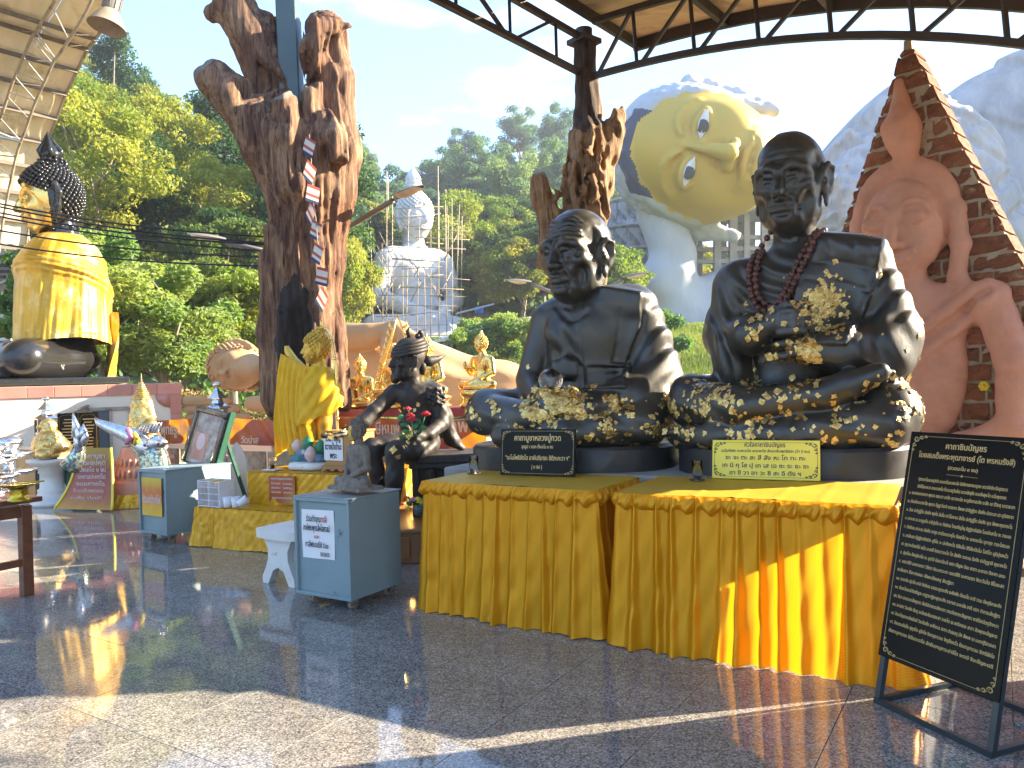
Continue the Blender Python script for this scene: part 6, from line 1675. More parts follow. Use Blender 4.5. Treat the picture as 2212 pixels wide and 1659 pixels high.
for x in np.arange(800, 1000, 24):
    for y in (480, 540, 600, 660, 720):
        if rng.random() < .55: pole(P(x, y, WD - 5.4), P(x + rng.normal(0, 3), y + rng.normal(0, 3), WD + 3.6), .04)
for k in range(16):
    x = rng.uniform(800, 960); y = rng.uniform(560, 700); pole(P(x, y, WD - 5.5), P(x + rng.choice([-30, 30]), y - 60, WD - 5.5), .04)
# ------------------------------------------------------------------ sand-coloured reclining Buddha
RD = 12.6; rp = P(800, 890, RD)
rb = thing('reclining_buddha', 'sand-coloured reclining Buddha statue lying behind the cut trunk with its head on stacked pillows', 'statue', (rp.x, rp.y, 0))
ro = -rb.location
def Rp(x, y, d=RD): return np.array(P(x, y, d) + ro)
def rr_(px): return px * RD / FPX
hd = head_buddha(.0125, usn=False, neck=False, hairline=.24)
o = obj('head', hd.mesh('head'), M['sand_stucco'], rb, Vector(Rp(513, 792, RD - .1)))
o.scale = (1.03,) * 3
hdir = Vector((-.28, -.96, 0)); rv = Vector((.96, -.28, 0)); tilt = rad(6)
hz = (-rv * math.cos(tilt) + UP * math.sin(tilt)); hx = (UP * math.cos(tilt) + rv * math.sin(tilt)); hy = hz.cross(hx)
o.rotation_euler = (Matrix((hx, hy, hz)).transposed() @ Matrix.Rotation(rad(-8), 3, 'X') @ Matrix.Rotation(rad(-14), 3, 'Z')).to_euler()
knobs(curl_points(hd, 520, hairline=.24), .026, 6, 4).build('hair_curls', M['sand_stucco'], o, kind='stuff')
s = Sculpt(Rp(560, 900, RD) + np.array((-.2, -1.25, -.25)), Rp(1240, 640, RD) + np.array((.2, 1.1, .1)), .03)
s.chain([Rp(660, 800), Rp(740, 790), Rp(830, 800)], [rr_(66), rr_(86), rr_(82)], .15); s.chain([Rp(830, 800), Rp(930, 825), Rp(1080, 840), Rp(1230, 860)], [rr_(92), rr_(78), rr_(58), rr_(44)], .2)
s.cap(Rp(620, 805), Rp(680, 800), rr_(45), rr_(60), .1)
s.chain([Rp(690, 740, RD - .2), Rp(735, 730, RD - .55), Rp(800, 726, RD - .75), Rp(845, 714, RD - .8)], [rr_(36), rr_(32), rr_(26), rr_(19)], .03)
s.ell(Rp(858, 716, RD - .85), (rr_(28), .14, rr_(24)), .03)
for k in range(4): s.chain([Rp(856 + 7 * k, 706 + 4 * k, RD - .92), Rp(866 + 11 * k, 738 - 2 * k, RD - 1.02), Rp(872 + 9 * k, 765 - 9 * k, RD - 1.0)], [rr_(10), rr_(9.5), rr_(7)], .01)
s.chain([Rp(838, 722, RD - .9), Rp(832, 750, RD - 1.0), Rp(842, 768, RD - 1.0)], [rr_(14), rr_(11), rr_(8)], .02)
s.chain([Rp(700, 868, RD - .7), Rp(600, 872, RD - .75), Rp(545, 872, RD - .6)], [rr_(26), rr_(21), rr_(16)], .06)
for y0, y1 in ((812, 880), (790, 868), (770, 850)): s.line([(Rp(745, y0)[0], Rp(745, y0)[2] + .35), (Rp(775, y0)[0], Rp(775, y0)[2]), (Rp(830, y1)[0], Rp(830, y1)[2])], .018, .05, True)
def rf(X, Y, Z):
    x0 = Rp(860, 800)[0]; m = np.clip((X - x0) / .4, 0, 1)
    return -m * .016 * np.sin(17 * (X * .75 + Z * 1.1 - .12 * (X - x0) ** 2)) * np.clip((Z - Rp(900, 880)[2]) * 2, .2, 1)
s.disp(rf)
obj('body', s.mesh('body'), M['sand_stucco'], rb)
for k, (y, xa, xb) in enumerate(((868, 392, 500), (884, 396, 520), (902, 400, 540))):
    a = P(xa, y, RD + .1) + ro; b = P(xb, y - 2, RD - .3) + ro
    mb = MB(True); mb.tube([a + (b - a) * t for t in (0, .04, .12, .5, .88, .96, 1)], [rr_(3), rr_(9), rr_(11), rr_(12), rr_(11), rr_(9), rr_(3)], 12); p_ = mb.build('pillow', M['sand_stucco'], rb)
MB().box((.0 + .1, .15, .32), (6.6, 1.8, .64), bev=.02).build('plinth', M['cream_wall'], rb)
# red banner tied along its front
by0 = 6.55
bn = thing('cloth_banner', 'dark red cloth banner with white Thai lettering tied along the front of the reclining Buddha', 'banner', hall(to_hall(P(660, 940, 9.4))[0], by0), ANG)
bl, br = on_plane(288, 935, hall(0, by0), E2), on_plane(1050, 935, hall(0, by0), E2)
e1l, e1r = to_hall(bl)[0] - to_hall(bn.location)[0], to_hall(br)[0] - to_hall(bn.location)[0]
zt_b = on_plane(480, 905, hall(0, by0), E2).z; zb_b = on_plane(480, 960, hall(0, by0), E2).z
print('banner', e1l, e1r, zt_b, zb_b)
nx, ny = 220, 14; V = []
for j in range(ny):
    for i in range(nx):
        u = i / (nx - 1); v = j / (ny - 1); x = e1l + (e1r - e1l) * u
        w = math.exp(-((u - .05) / .09) ** 2)
        V.append((x, .018 * math.sin(x * 5 + v * 2) + w * .05 * math.sin(x * 19 + v * 7) + .012 * math.sin(x * 17 - v * 6), zt_b + (zb_b - zt_b) * v - .02 * math.sin(u * pi * 5) * (1 - v) - w * .04 * v))
q = np.array([[j * nx + i, (j + 1) * nx + i, (j + 1) * nx + i + 1, j * nx + i + 1] for j in range(ny - 1) for i in range(nx - 1)])
obj('cloth', mesh_np('cloth', V, q, True), M['banner_cloth'], bn)
def bpx(x, y): p = on_plane(x, y, hall(0, by0), E2); return (to_hall(p)[0] - to_hall(bn.location)[0], -.07, p.z)
for x0, x1, y, body in ((335, 425, 928, 'พระพุทธรูปปาง'), (700, 730, 925, 'ยา'), (820, 872, 926, 'ษีหนพ'), (955, 1020, 920, 'ะเทพ')):
    a, b = bpx(x0, y), bpx(x1, y); text(body, .19, 'banner_text', bn, ((a[0] + b[0]) / 2, a[1], a[2]), width=b[0] - a[0], bold=.02)
for x0, x1, y, body in ((645, 670, 952, 'ณ.'), (530, 568, 950, 'วัดป่าส'), (722, 770, 952, 'งคอย จ')):
    a, b = bpx(x0, y), bpx(x1, y); text(body, .12, 'banner_text', bn, ((a[0] + b[0]) / 2, a[1], a[2]), width=b[0] - a[0], bold=.02)
# pale picture panels below the banner
t = NT('photo_print'); f = t.noise(5, 6, .7); c = t.ramp(f, [(.3, (.05, .06, .03)), (.45, (.28, .20, .12)), (.6, (.42, .34, .22)), (.75, (.25, .36, .42))]); t.set(col=c, rough=.4); M['photo_print'] = t.m
pp = thing('picture_panel', 'row of printed picture panels below the red banner', 'panel', bn.location.copy(), ANG)
x = e1l + .2
while x < e1r - .5:
    MB().box((x + .45, .03, zb_b / 2 - .02), (.88, .02, zb_b - .12), bev=.003).build('print', M['photo_print'], pp); x += .92

# ------------------------------------------------------------------ small gilded Buddhas on the ledge in front of the reclining statue
ld = thing('ledge', 'red-topped cream ledge carrying the small gold Buddha statues', 'ledge', hall(to_hall(P(890, 900, 9.6))[0], 6.95), ANG)
MB().box((0, 0, .40), (3.6, .55, .80), bev=.01).build('block', M['cream_wall'], ld); 
mb = MB(); zl_ = on_plane(780, 882, hall(0, 6.8), E2).z; MB().box((0, 0, zl_ - .05), (3.62, .57, .10), bev=.01).build('red_top', M['banner_cloth'], ld)
def ledge_pt(x): p = on_plane(x, 880, hall(0, 6.85), E2); p.z = zl_; return p
def small_buddha(x, H, arms, lab, rz, m='gold', seed=0, flame=((.09, .52, .02, .86),), base=0):
    p = ledge_pt(x); t = thing('gold_buddha', lab, 'statue', p, rz, 'small gilded Buddhas on the ledge')
    z0 = 0
    if base:
        mb = MB(True); W = H * .42; prof = [(.95, 0), (1, .03), (.9, .06), (.82, .10), (.95, .15), (1.0, .18), (.9, .21)]
        mb.lathe([(W * r, H * z * base) for r, z in prof], 28, lobes=(12, .03)); mb.build('lotus_base', M[m], t); z0 = H * .21 * base
    s_, o = buddha(t, .022, H, m, arms, curls=130, flame=flame, hh=.03, cr=.045, usn=True)
    for ch in t.children:
        if ch.name.split('.')[0] in ('body', 'head'): ch.location.z += z0
    return t
dl = ledge_pt(780).y
small_buddha(780, .62, ('touch', 'meditate'), 'gold seated Buddha right of the trunk foot, hand on its knee', ANG + .25)
small_buddha(856, .60, 'meditate', 'gold Buddha half hidden behind the shoulder of the black warrior', ANG + .25, base=1)
small_buddha(925, .66, 'meditate', 'gold Buddha showing only its head above the warrior shoulder', ANG + .2, base=1)
small_buddha(1043, .60, ('raise', 'meditate'), 'bright gold Buddha with one raised hand, between warrior and old monk', ANG - .15, base=1.5, flame=((.10, .52, .015, 1.15),))
# pierced gilded flame screen behind the second one
p = ledge_pt(852); fs = thing('flame_screen', 'pointed gilded flame screen with pierced scrolls behind the half hidden gold Buddha', 'screen', (p.x + .05, p.y + .14, zl_), ANG + .25)
for q in (-1, 1):
    mb = MB(True); mb.tube([(q * .20, 0, 0), (q * .26, 0, .3), (q * .21, 0, .55), (q * .10, 0, .82), (0, 0, 1.12)], [.03, .03, .026, .022, .008], 7)
    for k in range(11):
        z = .1 + k * .085; x = q * (.26 - .26 * max(0, (z - .3) / .85)); mb.tube([(x, 0, z), (x + q * .055, 0, z + .03), (x + q * .05, 0, z + .085)], [.02, .016, .005], 6)
    mb.build('flame_rail', M['gold'], fs)

# ------------------------------------------------------------------ black seated warrior figure on a carved bench
WF = 6.7; wp_ = P(895, 1186, WF)
wr = thing('warrior_statue', 'black carved bearded warrior seated on a bench with one hand held out', 'statue', (wp_.x, wp_.y, .28), .10)
K = 252.
def wl(x, y, dy=0): return ((x - 895) / K, dy, 1.3 - (y - 859) / K + .28 - .28 - .135)
Z0 = .28
def W(x, y, dy=0): return ((x - 895) / K, dy, (1186 - y) / K - Z0)
s = Sculpt((-.80, -.78, -.05), (.64, .55, 1.66), .0125)
s.ell(W(912, 950, .0), (.18, .16, .12)); s.ell(W(908, 895, .04), (.145, .11, .24), .06); s.ell(W(903, 850, .03), (.20, .12, .12), .07)
s.cap(W(898, 825, .02), W(893, 802, .0), .075, .065, .04)
s.chain([W(860, 845, .02), W(818, 885, -.10), W(800, 903, -.16)], [.078, .062, .055], .04); s.chain([W(800, 903, -.16), W(772, 920, -.26), W(758, 924, -.30)], [.06, .042, .035], .03)
s.ell(W(750, 928, -.34), (.055, .06, .025), .02); fingers(s, W(742, 929, -.38), (-.8, -.55, .0), (.02, -.03, .0), 4, .9, .12, .015, .008)
s.chain([W(950, 848, .04), W(965, 900, .0), W(962, 915, -.04)], [.085, .065, .06], .04); s.chain([W(962, 915, -.04), W(935, 935, -.20), W(912, 938, -.28)], [.07, .052, .042], .03); s.ell(W(900, 935, -.32), (.055, .05, .05), .02)
s.chain([W(900, 930, -.34), W(885, 915, -.36), W(880, 908, -.36)], [.028, .035, .03], .015)
for z in (838, 848, 858, 868): 
    for k in range(5): s.ell(np.array(W(938 + k * 8, z + (k % 2) * 4, -.05 - .02 * (2 - abs(k - 2)))), (.022, .02, .018), .005)
s.chain([W(930, 960, -.02), W(895, 965, -.28), W(866, 965, -.42)], [.115, .10, .085], .04); s.chain([W(866, 965, -.42), W(862, 1020, -.40), W(858, 1075, -.36)], [.08, .075, .055], .03); s.chain([W(856, 1082, -.38), W(835, 1092, -.52)], [.05, .035], .03)
s.chain([W(900, 955, -.02), W(850, 955, -.18), W(815, 958, -.26)], [.11, .09, .075], .04); s.chain([W(815, 958, -.26), W(822, 1010, -.20), W(826, 1075, -.12)], [.075, .065, .05], .03)
folds(s, W(900, 958, -.1), np.array((.26, .4, .16)), lambda X, Y, Z: 70 * (X * .5 - Z + .2 * Y), .012)
s.chain([W(945, 840, .10), W(968, 900, .16), W(985, 955, .2), W(1010, 978, .22)], [.06, .075, .06, .03], .05, sy=.8); s.ell(W(930, 900, .14), (.17, .06, .30), .05)
s.disp(lambda X, Y, Z: .0035 * np.sin(X * 61) * np.sin(Z * 57 + Y * 30))
Vw, Qw = s.arrays(); obj('body', mesh_np('body', Vw, Qw, True), M['warrior_black'], wr)
hs = head_monk(.016, old=.6, seed=9)
hs.chain([(-.16, -.30, -.26), (-.14, -.34, -.42), (0, -.37, -.50), (.14, -.34, -.42), (.16, -.30, -.26)], .075, .06); hs.ell((0, -.33, -.50), (.10, .09, .10), .05); hs.chain([(-.12, -.40, -.225), (0, -.435, -.215), (.12, -.40, -.225)], [.02, .032, .02], .02)
hs.disp(lambda X, Y, Z: .010 * np.sin(X * 90) * np.sin(Z * 40 + Y * 60) * (Z < -.24) * (Y < -.12))
wh = obj('head', hs.mesh('head'), M['warrior_black'], wr, W(893, 775, -.02), (0, rad(4), -1.25)); wh.scale = (.33,) * 3
mb = MB(True)
for k in range(4): mb.tube([(.375 * (1 - .10 * k * k / 4) * math.cos(a), .05 + .45 * (1 - .10 * k * k / 4) * math.sin(a), .22 + .085 * k - .10 * math.sin(a) * -1) for a in np.linspace(0, 2 * pi, 26)[:-1]], .062, 7, closed=True)
mb.ball((0, .07, .42), (.30, .36, .20), 14, 8); mb.build('turban', M['warrior_black'], wh)
mb = MB(True); mb.tube([(.02, .40, .0), (.0, .62, -.02), (-.02, .85, .04), (-.04, 1.08, .14)], [.16, .15, .09, .01], 9); mb.tube([(.05, .36, .02), (.06, .40, -.2), (.06, .38, -.38)], [.13, .10, .06], 8); mb.build('turban_tail', M['warrior_black'], wh)
mb = MB(True)
for c in ((.0, .28, .66), (.04, .40, .62), (-.02, .46, .52), (.06, .50, .42), (0, .36, .74)): mb.ball(c, .075, 9, 6)
mb.tube([(0, .05, .60), (0, .02, .78), (0, .06, .90)], [.08, .06, .02], 7); mb.build('hair_knot', M['warrior_black'], wh)
def ww(c):
    x, y, z = c.T; out = np.zeros(len(c))
    for (px, py, r, wgt) in ((872, 876, .05, 5), (902, 876, .055, 5), (892, 940, .07, 4), (872, 962, .05, 2), (742, 928, .12, 4)):
        q = W(px, py); out += wgt * (((x - q[0]) ** 2 + (z - q[2]) ** 2) < r * r) * (y < .0)
    return out
gold_leaf('gold_leaf', Vw, Qw, ww, 90, wr, (.02, .05), seed=8)
bb = thing('carved_bench', 'dark carved bench with figures between its legs under the black warrior', 'bench', (wp_.x, wp_.y, .28), .10)
a = W(905, 978); zb_ = a[2] - .015
MB().box((a[0] + .40, .12, zb_ - .035), (.98, .62, .07), bev=.008).build('seat', M['warrior_wood'], bb); MB().box((a[0] + .40, .12, zb_ - .09), (.92, .56, .05), bev=.008).build('apron', M['warrior_wood'], bb)
for k in range(7): MB().box((a[0] - .01 + k * .136, -.12, (zb_ - .115) / 2), (.055, .06, zb_ - .115), bev=.006).build('baluster', M['warrior_wood'], bb)
for k in range(3): MB(True).ball((a[0] + .12 + k * .27, -.13, .36), (.045, .035, .06), 10, 7).build('carved_head', M['warrior_wood'], bb)
MB().box((a[0] + .40, .16, (zb_ - .115) / 2), (.84, .42, zb_ - .12), bev=.01).build('core', M['warrior_wood'], bb)
pf = thing('wooden_platform', 'brown panelled wooden platform under the black warrior and its bench', 'platform', (wp_.x, wp_.y, 0), .10)
MB().box((.05, .05, .135), (1.9, 1.4, .27), bev=.008).build('body', M['altar_wood'], pf); MB().box((.05, .05, .262), (1.98, 1.46, .035), bev=.008).build('top_edge', M['box_wood'], pf)
for k in range(4):
    mb = MB(); x = -.70 + k * .5
    for (cx, cz, w_, h_) in ((x, .205, .36, .012), (x, .055, .36, .012), (x - .175, .13, .012, .14), (x + .175, .13, .012, .14)): mb.box((cx, -.655, cz), (w_, .02, h_))
    mb.build('panel_moulding', M['box_wood'], pf)
# artificial flowers
def rose(mb_c, c, r, parent, m):
    mb = MB(True)
    for k in range(11):
        a = 2.4 * k; q = r * (.15 + .065 * k); mb.ball((c[0] + q * math.cos(a), c[1] + q * math.sin(a) * .8, c[2] + r * .3 - .05 * r * k), (r * .42, r * .42, r * .30), 7, 5)
    mb.build('bloom', M[m], parent)
fr_ = thing('red_roses', 'three red artificial roses with green leaves in the lap of the black warrior', 'flowers', wr.matrix_basis @ Vector(W(905, 935, -.40)), .10)
f0 = Vector(W(905, 935, -.40))
for x, y, dy, r in ((898, 892, -.40, .038), (888, 882, -.38, .028) if False else (893, 878, -.36, .030), (930, 890, -.36, .040)):
    c = Vector(W(x, y, dy)) - f0; rose(None, c, r, fr_, 'petal_red'); MB(True).tube([(0, 0, 0), c * .6 + Vector((.01, 0, -.02)), c], .004, 5).build('stem', M['leaf_plastic'], fr_)
rose(None, Vector(W(901, 899, -.46)) - f0, .042, fr_, 'petal_red')
mb = MB(True)
for x, y in ((878, 895), (884, 912), (915, 905), (925, 918), (908, 915), (888, 925), (915, 928), (880, 935)):
    c = Vector(W(x, y, -.40)) - f0; mb.ball(c, (.032, .006, .022), 7, 4, rot=(RNG.uniform(-.6, .6), RNG.uniform(-1, 1), 0))
mb.build('leaves', M['leaf_plastic'], fr_, kind='stuff')
pk = thing('flower_pot', 'mixed pink and yellow artificial flowers at the feet of the black warrior', 'flowers', wr.matrix_basis @ Vector(W(915, 1090, -.62)), .10)
MB(True).lathe([(.045, 0), (.06, .06), (.055, .065)], 16).build('pot', M['dark_grey_paint'], pk)
for dx, dz, m, r in ((-.06, .13, 'petal_pink', .032), (.02, .20, 'petal_pink', .034), (.06, .09, 'petal_pink', .034), (-.0, .11, 'petal_yellow', .034), (-.02, .13, 'petal_yellow', .03), (-.10, .06, 'petal_yellow', .03)): rose(None, Vector((dx, -.03, dz)), r, pk, m)
mb = MB(True)
for k in range(14): mb.ball((RNG.uniform(-.10, .09), RNG.uniform(-.05, .03), RNG.uniform(.05, .14)), (.03, .006, .018), 6, 4, rot=RNG.uniform(-1, 1, 3))
mb.build('leaves', M['leaf_plastic'], pk, kind='stuff')

# ------------------------------------------------------------------ child Buddha in yellow cloth on its two-tier altar
A0_ = floor_at(425, 1177); A1_ = floor_at(568, 1190); e = (A1_ - A0_).normalized(); n_ = Vector((-e.y, e.x, 0)); arz = math.atan2(e.y, e.x)
al = thing('tiered_altar', 'two-step altar under orange satin cloth carrying the child Buddha', 'altar', A0_, arz)
LW = 1.62; LZ = .352; UZ = .645; UX = .33; UY = .32
MB(False).box((LW / 2, .62, LZ / 2 - .01), (LW - .06, 1.18, LZ - .03)).build('lower_step', M['box_wood'], al)
MB(False).box((UX + .70, .85, (LZ + UZ) / 2 - .01), (1.34, .9, UZ - LZ - .02)).build('upper_step', M['box_wood'], al)
ac = thing('altar_cloth', 'shiny orange satin cloth draped over the two-step altar', 'tablecloth', A0_, arz)
skirt(ac, [(0, 1.0), (0, 0), (LW, 0), (LW, .6)], LZ, 31, 'satin', pitch=.07, flare=.04, amp=.022, ruffle=False, nu=420)
V = [(LW * i / 29, .40 * j / 9, LZ + .003) for j in range(10) for i in range(30)]; cloth_grid('cloth_top', V, 30, 10, np.array([(v[0], v[1]) for v in V]), 'satin', ac)
skirt(ac, [(UX, 1.2), (UX, UY), (UX + 1.42, UY), (UX + 1.42, 1.2)], UZ, 32, 'satin', pitch=.30, flare=.015, amp=.010, ruffle=False, zb=LZ + .004, nu=240, soft=3.)
V = [(UX + 1.42 * i / 29, UY + .95 * j / 15, UZ + .003) for j in range(16) for i in range(30)]; cloth_grid('cloth_top', V, 30, 16, np.array([(v[0], v[1]) for v in V]), 'satin', ac)
alM = Matrix.Translation(A0_) @ Matrix.Rotation(arz, 4, 'Z')
def AL(x, y, z): return alM @ Vector((x, y, z))
t = NT('poster_grad'); sp2 = t.n('SeparateXYZ'); t.l(t.co('Object'), sp2.inputs[0]); f = t.math('ADD', t.math('MULTIPLY', sp2.outputs['X'], 1.6), t.math('MULTIPLY', sp2.outputs['Z'], -1.6))
t.set(col=t.ramp(f, [(.2 - .05, (.42, .10, .03)), (.45, (.46, .30, .08)), (.7, (.62, .50, .07))]), rough=.3); M['poster_grad'] = t.m
ps = thing('printed_notice', 'colour-graded printed notice hung on the front of the two-step altar', 'poster', AL(UX + .30, UY - .035, LZ + .01), arz)
MB().box((.155, 0, .135), (.31, .006, .25)).build('sheet', M['poster_grad'], ps)
for k, (x, w_, b_) in enumerate(((.155, .26, 'รายการทำบุญกับทางวัดป่า'), (.085, .11, 'ตักบาตรเช้า'), (.225, .11, 'ถวายเพล'), (.085, .11, 'ปล่อยปลา'), (.225, .11, 'ไถ่ชีวิต'), (.085, .11, 'ค่าน้ำค่าไฟ'), (.225, .10, 'สร้างศาลา'), (.155, .24, 'ขออนุโมทนาบุญกับทุกท่าน'))):
    text(b_, .022, 'sign_pinkwhite', ps, (x, -.004, (.235, .19, .19, .15, .15, .11, .11, .06)[k]), width=w_, bold=.02)
wbx = P(686, 1024, 6.75); wbx = AL(UX + .96, UY + .14, UZ + .006)
wx = thing('wooden_donation_box', 'light brown wooden donation box with a handwritten white notice on the two-step altar', 'box', wbx, arz - .12)
MB().box((0, .16, .20), (.34, .30, .31), bev=.004).build('body', M['box_wood'], wx); MB().box((0, .16, .365), (.36, .32, .02), bev=.005).build('lid', M['box_wood'], wx)
mb = MB()
pts = [(-.19, .0), (-.17, .0)] + [(x, .016 + .012 * math.cos(x * 60)) for x in np.linspace(-.15, .15, 24)] + [(.17, 0), (.19, 0), (.19, .055), (-.19, .055)]
mb.prism(pts, 0, .02, Matrix.Translation((0, .0, 0)) @ Matrix.Rotation(pi / 2, 4, 'X')); mb.box((0, .165, .045), (.38, .33, .03), bev=.004); mb.build('foot_moulding', M['altar_wood'], wx)
MB().box((-.055, .006, .225), (.24, .004, .245)).build('paper_notice', M['paper'], wx)
for z, w_, b_ in ((.30, .19, 'ร่วมทำบุญ'), (.225, .21, 'ถวายน้ำปานะ'), (.145, .09, 'พระ')): text(b_, .075, 'ink', wx, (-.055, .002, z), width=w_, bold=.02)
# the child figure
cp = AL(UX + .52, UY + .42, UZ + .006); crz = arz - .25
lb = thing('lotus_base', 'green and white painted lotus rock under the child Buddha', 'base', cp, crz)
MB(True).lathe([(.27, 0), (.30, .02), (.29, .06), (.24, .075)], 28, lobes=(7, .05)).build('white_foot', M['white_paint'], lb)
s = Sculpt((-.36, -.34, .02), (.36, .34, .34), .012); s.ell((0, 0, .13), (.22, .20, .13))
for k in range(9): a = k * .7; s.ell((.20 * math.cos(a), .18 * math.sin(a), .10 + .05 * (k % 2)), (.10, .08, .05), .03, rot=(0, rad(-25) * math.cos(a), a))
obj('lotus_leaves', s.mesh('lotus_leaves'), M['lotus_mix'], lb)
for x, y, z, m in ((.08, -.18, .24, 'lotus_green'), (.14, -.2, .14, 'pale_pink'), (-.12, -.16, .21, 'pale_pink'), (.19, -.12, .2, 'lotus_green')):
    mb = MB(True); mb.lathe([(.02, -.06), (.055, -.02), (.06, .02), (.03, .07), (.0, .09)], 14, c=(x, y, z)); mb.build('lotus_bud', M[m], lb)
cbu = thing('child_buddha', 'gold standing child Buddha with one arm raised, wrapped in yellow cloth', 'statue', cp + Vector((0, 0, .22)), crz)
s = Sculpt((-.52, -.26, -.02), (.36, .26, .98), .0125)
for q in (-1, 1): s.chain([(q * .075, 0, .0), (q * .08, .0, .22), (q * .085, 0, .40)], [.058, .075, .09], .03); s.ell((q * .085, -.06, .02), (.05, .10, .032), .03)
s.ell((0, 0, .50), (.165, .13, .18), .06); s.ell((0, 0, .64), (.155, .11, .12), .06); s.cap((0, 0, .70), (0, 0, .80), .06, .055, .03)
s.chain([(-.14, 0, .68), (-.27, -.05, .78), (-.36, -.08, .92)], [.058, .05, .036], .03); s.ell((-.37, -.085, .955), (.03, .022, .04), .015); s.chain([(-.37, -.09, .97), (-.372, -.095, 1.0)], [.014, .011], .006)
s.chain([(.15, 0, .68), (.20, .02, .52), (.17, -.06, .40)], [.058, .05, .036], .03)
obj('body', s.mesh('body'), M['gold_matte'], cbu)
hd = head_buddha(.022, usn=True, round_=1.12, flame=((.07, .55, .03, .68),)); o = obj('head', hd.mesh('head'), M['gold_matte'], cbu, (0, -.01, .93), (0, 0, -.55)); o.scale = (.30,) * 3
knobs(curl_points(hd, 170), .05, 6, 4).build('hair_curls', M['gold_matte'], o, kind='stuff')
mb = MB(True); pts = [(.27, .02, -.18), (.25, .03, .1), (.235, .04, .45), (.22, .05, .80), (.15, .06, 1.03), (.03, .06, 1.13), (-.10, .05, 1.08), (-.16, .03, .95), (-.17, .0, .72)]
sp3 = spline(pts, 40); mb.tube([tuple(p) for p in sp3], .013, 8)
for i in range(3, 40, 4): mb.ball(tuple(sp3[i]), .022, 7, 5)
mb.ball((.0, .06, 1.17), (.012, .012, .04), 7, 5); 
ar = thing('gilded_arch', 'thin knobbed gilded arch curving over the head of the child Buddha', 'arch', cp + Vector((0, 0, .22)), crz); mb.build('rod', M['gold'], ar)
# yellow cloth: two draped sheets
cl = thing('yellow_robe', 'bright yellow cloth hung over the raised arm and body of the child Buddha', 'robe', cp + Vector((0, 0, .22)), crz)
def rsheet(fn, nu, nv):
    V = [fn(i / (nu - 1), j / (nv - 1)) for j in range(nv) for i in range(nu)]
    q = np.array([[j * nu + i, j * nu + i + 1, (j + 1) * nu + i + 1, (j + 1) * nu + i] for j in range(nv - 1) for i in range(nu - 1)])
    obj('cloth', mesh_np('cloth', V, q, True), M['robe_yellow'], cl)
def hang(u, v):       # hangs from the raised forearm and shoulder
    top = Vector((-.40, -.09, .90)).lerp(Vector((.02, -.09, .735)), u); zb_ = -.16 + .10 * u + .07 * math.sin(u * 7) + .04 * abs(math.sin(u * 16))
    sp_ = .72 + .28 * v; x = top.x * (1 - v) + (-.22 + (u - .42) * .56 * (.9 + .25 * v)) * v
    f = math.sin(u * 34 + 2.2 * v + 1.5 * math.sin(v * 5)) * (.010 + .030 * v) + .012 * math.sin(u * 71 - v * 6) * v
    return (x, top.y - .045 - f - .05 * math.sin(v * pi), top.z * (1 - v) + zb_ * v)
rsheet(hang, 110, 34)
def wrap(u, v):       # wound round the body from the left shoulder
    a = -2.75 + 4.1 * u; zt__ = .755 - .03 * abs(u - .45); zb_ = .02 + .36 * u + .02 * math.sin(u * 30)
    r = .135 + .085 * math.sin(min(1, v * 1.25) * pi * .5) + .008 * math.sin(9 * (v * 2.2 + u * 3.4)) + .006 * math.sin(u * 40 + v * 9) * v
    return (.02 + r * 1.12 * math.sin(a + .75) * (1 + .12 * v), .0 - r * .95 * math.cos(a + .75), zt__ * (1 - v) + zb_ * v)
rsheet(wrap, 90, 34)
# incense stand and cups on the lower step
isd = thing('incense_rack', 'white plastic rack full of yellow incense bundles on the lower altar step', 'rack', AL(.02, .10, LZ + .005), arz - .1)
mb = MB(); 
for x in (0, .15, .30): mb.box((x, 0, .12), (.010, .16, .24))
mb.box((.15, .08, .12), (.30, .008, .24)); mb.box((.15, 0, .005), (.30, .16, .010))
mb.build('frame', M['plastic_white'], isd)
mb = MB()
for i in range(2):
    for k in range(9): mb.box((.015 + .15 * i + k * .015, -.078, .12), (.003, .004, .20))
    for z in (.06, .12, .18, .23): mb.box((.075 + .15 * i, -.078, z), (.14, .004, .005))
mb.build('front_bars', M['plastic_white'], isd)
mb = MB(False)
for k in range(44): x = RNG.uniform(.015, .285); y = RNG.uniform(-.06, .06); mb.tube([(x, y, .01), (x + RNG.normal(0, .006), y, RNG.uniform(.17, .23))], .004, 5)
mb.build('incense_sticks', M['stick_red'], isd, kind='stuff')
mb = MB(True)
for k in range(16): mb.tube([(RNG.uniform(.03, .27), RNG.uniform(-.05, .05), .16), (RNG.uniform(.03, .27), RNG.uniform(-.05, .05), .235)], .008, 6)
mb.build('candles', M['candle_yellow'], isd, kind='stuff')
cup = MB(True).lathe([(.030, 0), (.032, .004), (.044, .095), (.041, .095), (.029, .006), (0, .006)], 18).mesh('cup'); cup.materials.append(M['plastic_white'])
for k, (x, y, rot) in enumerate(((.36, .04, (0, 0, 0)), (.44, .06, (0, 0, 0)), (.50, .03, (0, rad(60), .3)))):
    t = thing('paper_cup', ('white paper cup standing next to the incense rack', 'white paper cup standing between two others on the altar step', 'white paper cup tipped over on the altar step')[k], 'cup', AL(x, y, LZ + .006 + (.03 if k == 2 else 0)), 0)
    obj('cup', cup, None, t, (0, 0, 0), rot)
jr = thing('glass_jar', 'small glass jar with a candle on a white tile at the altar edge', 'jar', AL(UX + .20, UY + .12, UZ + .008), arz)
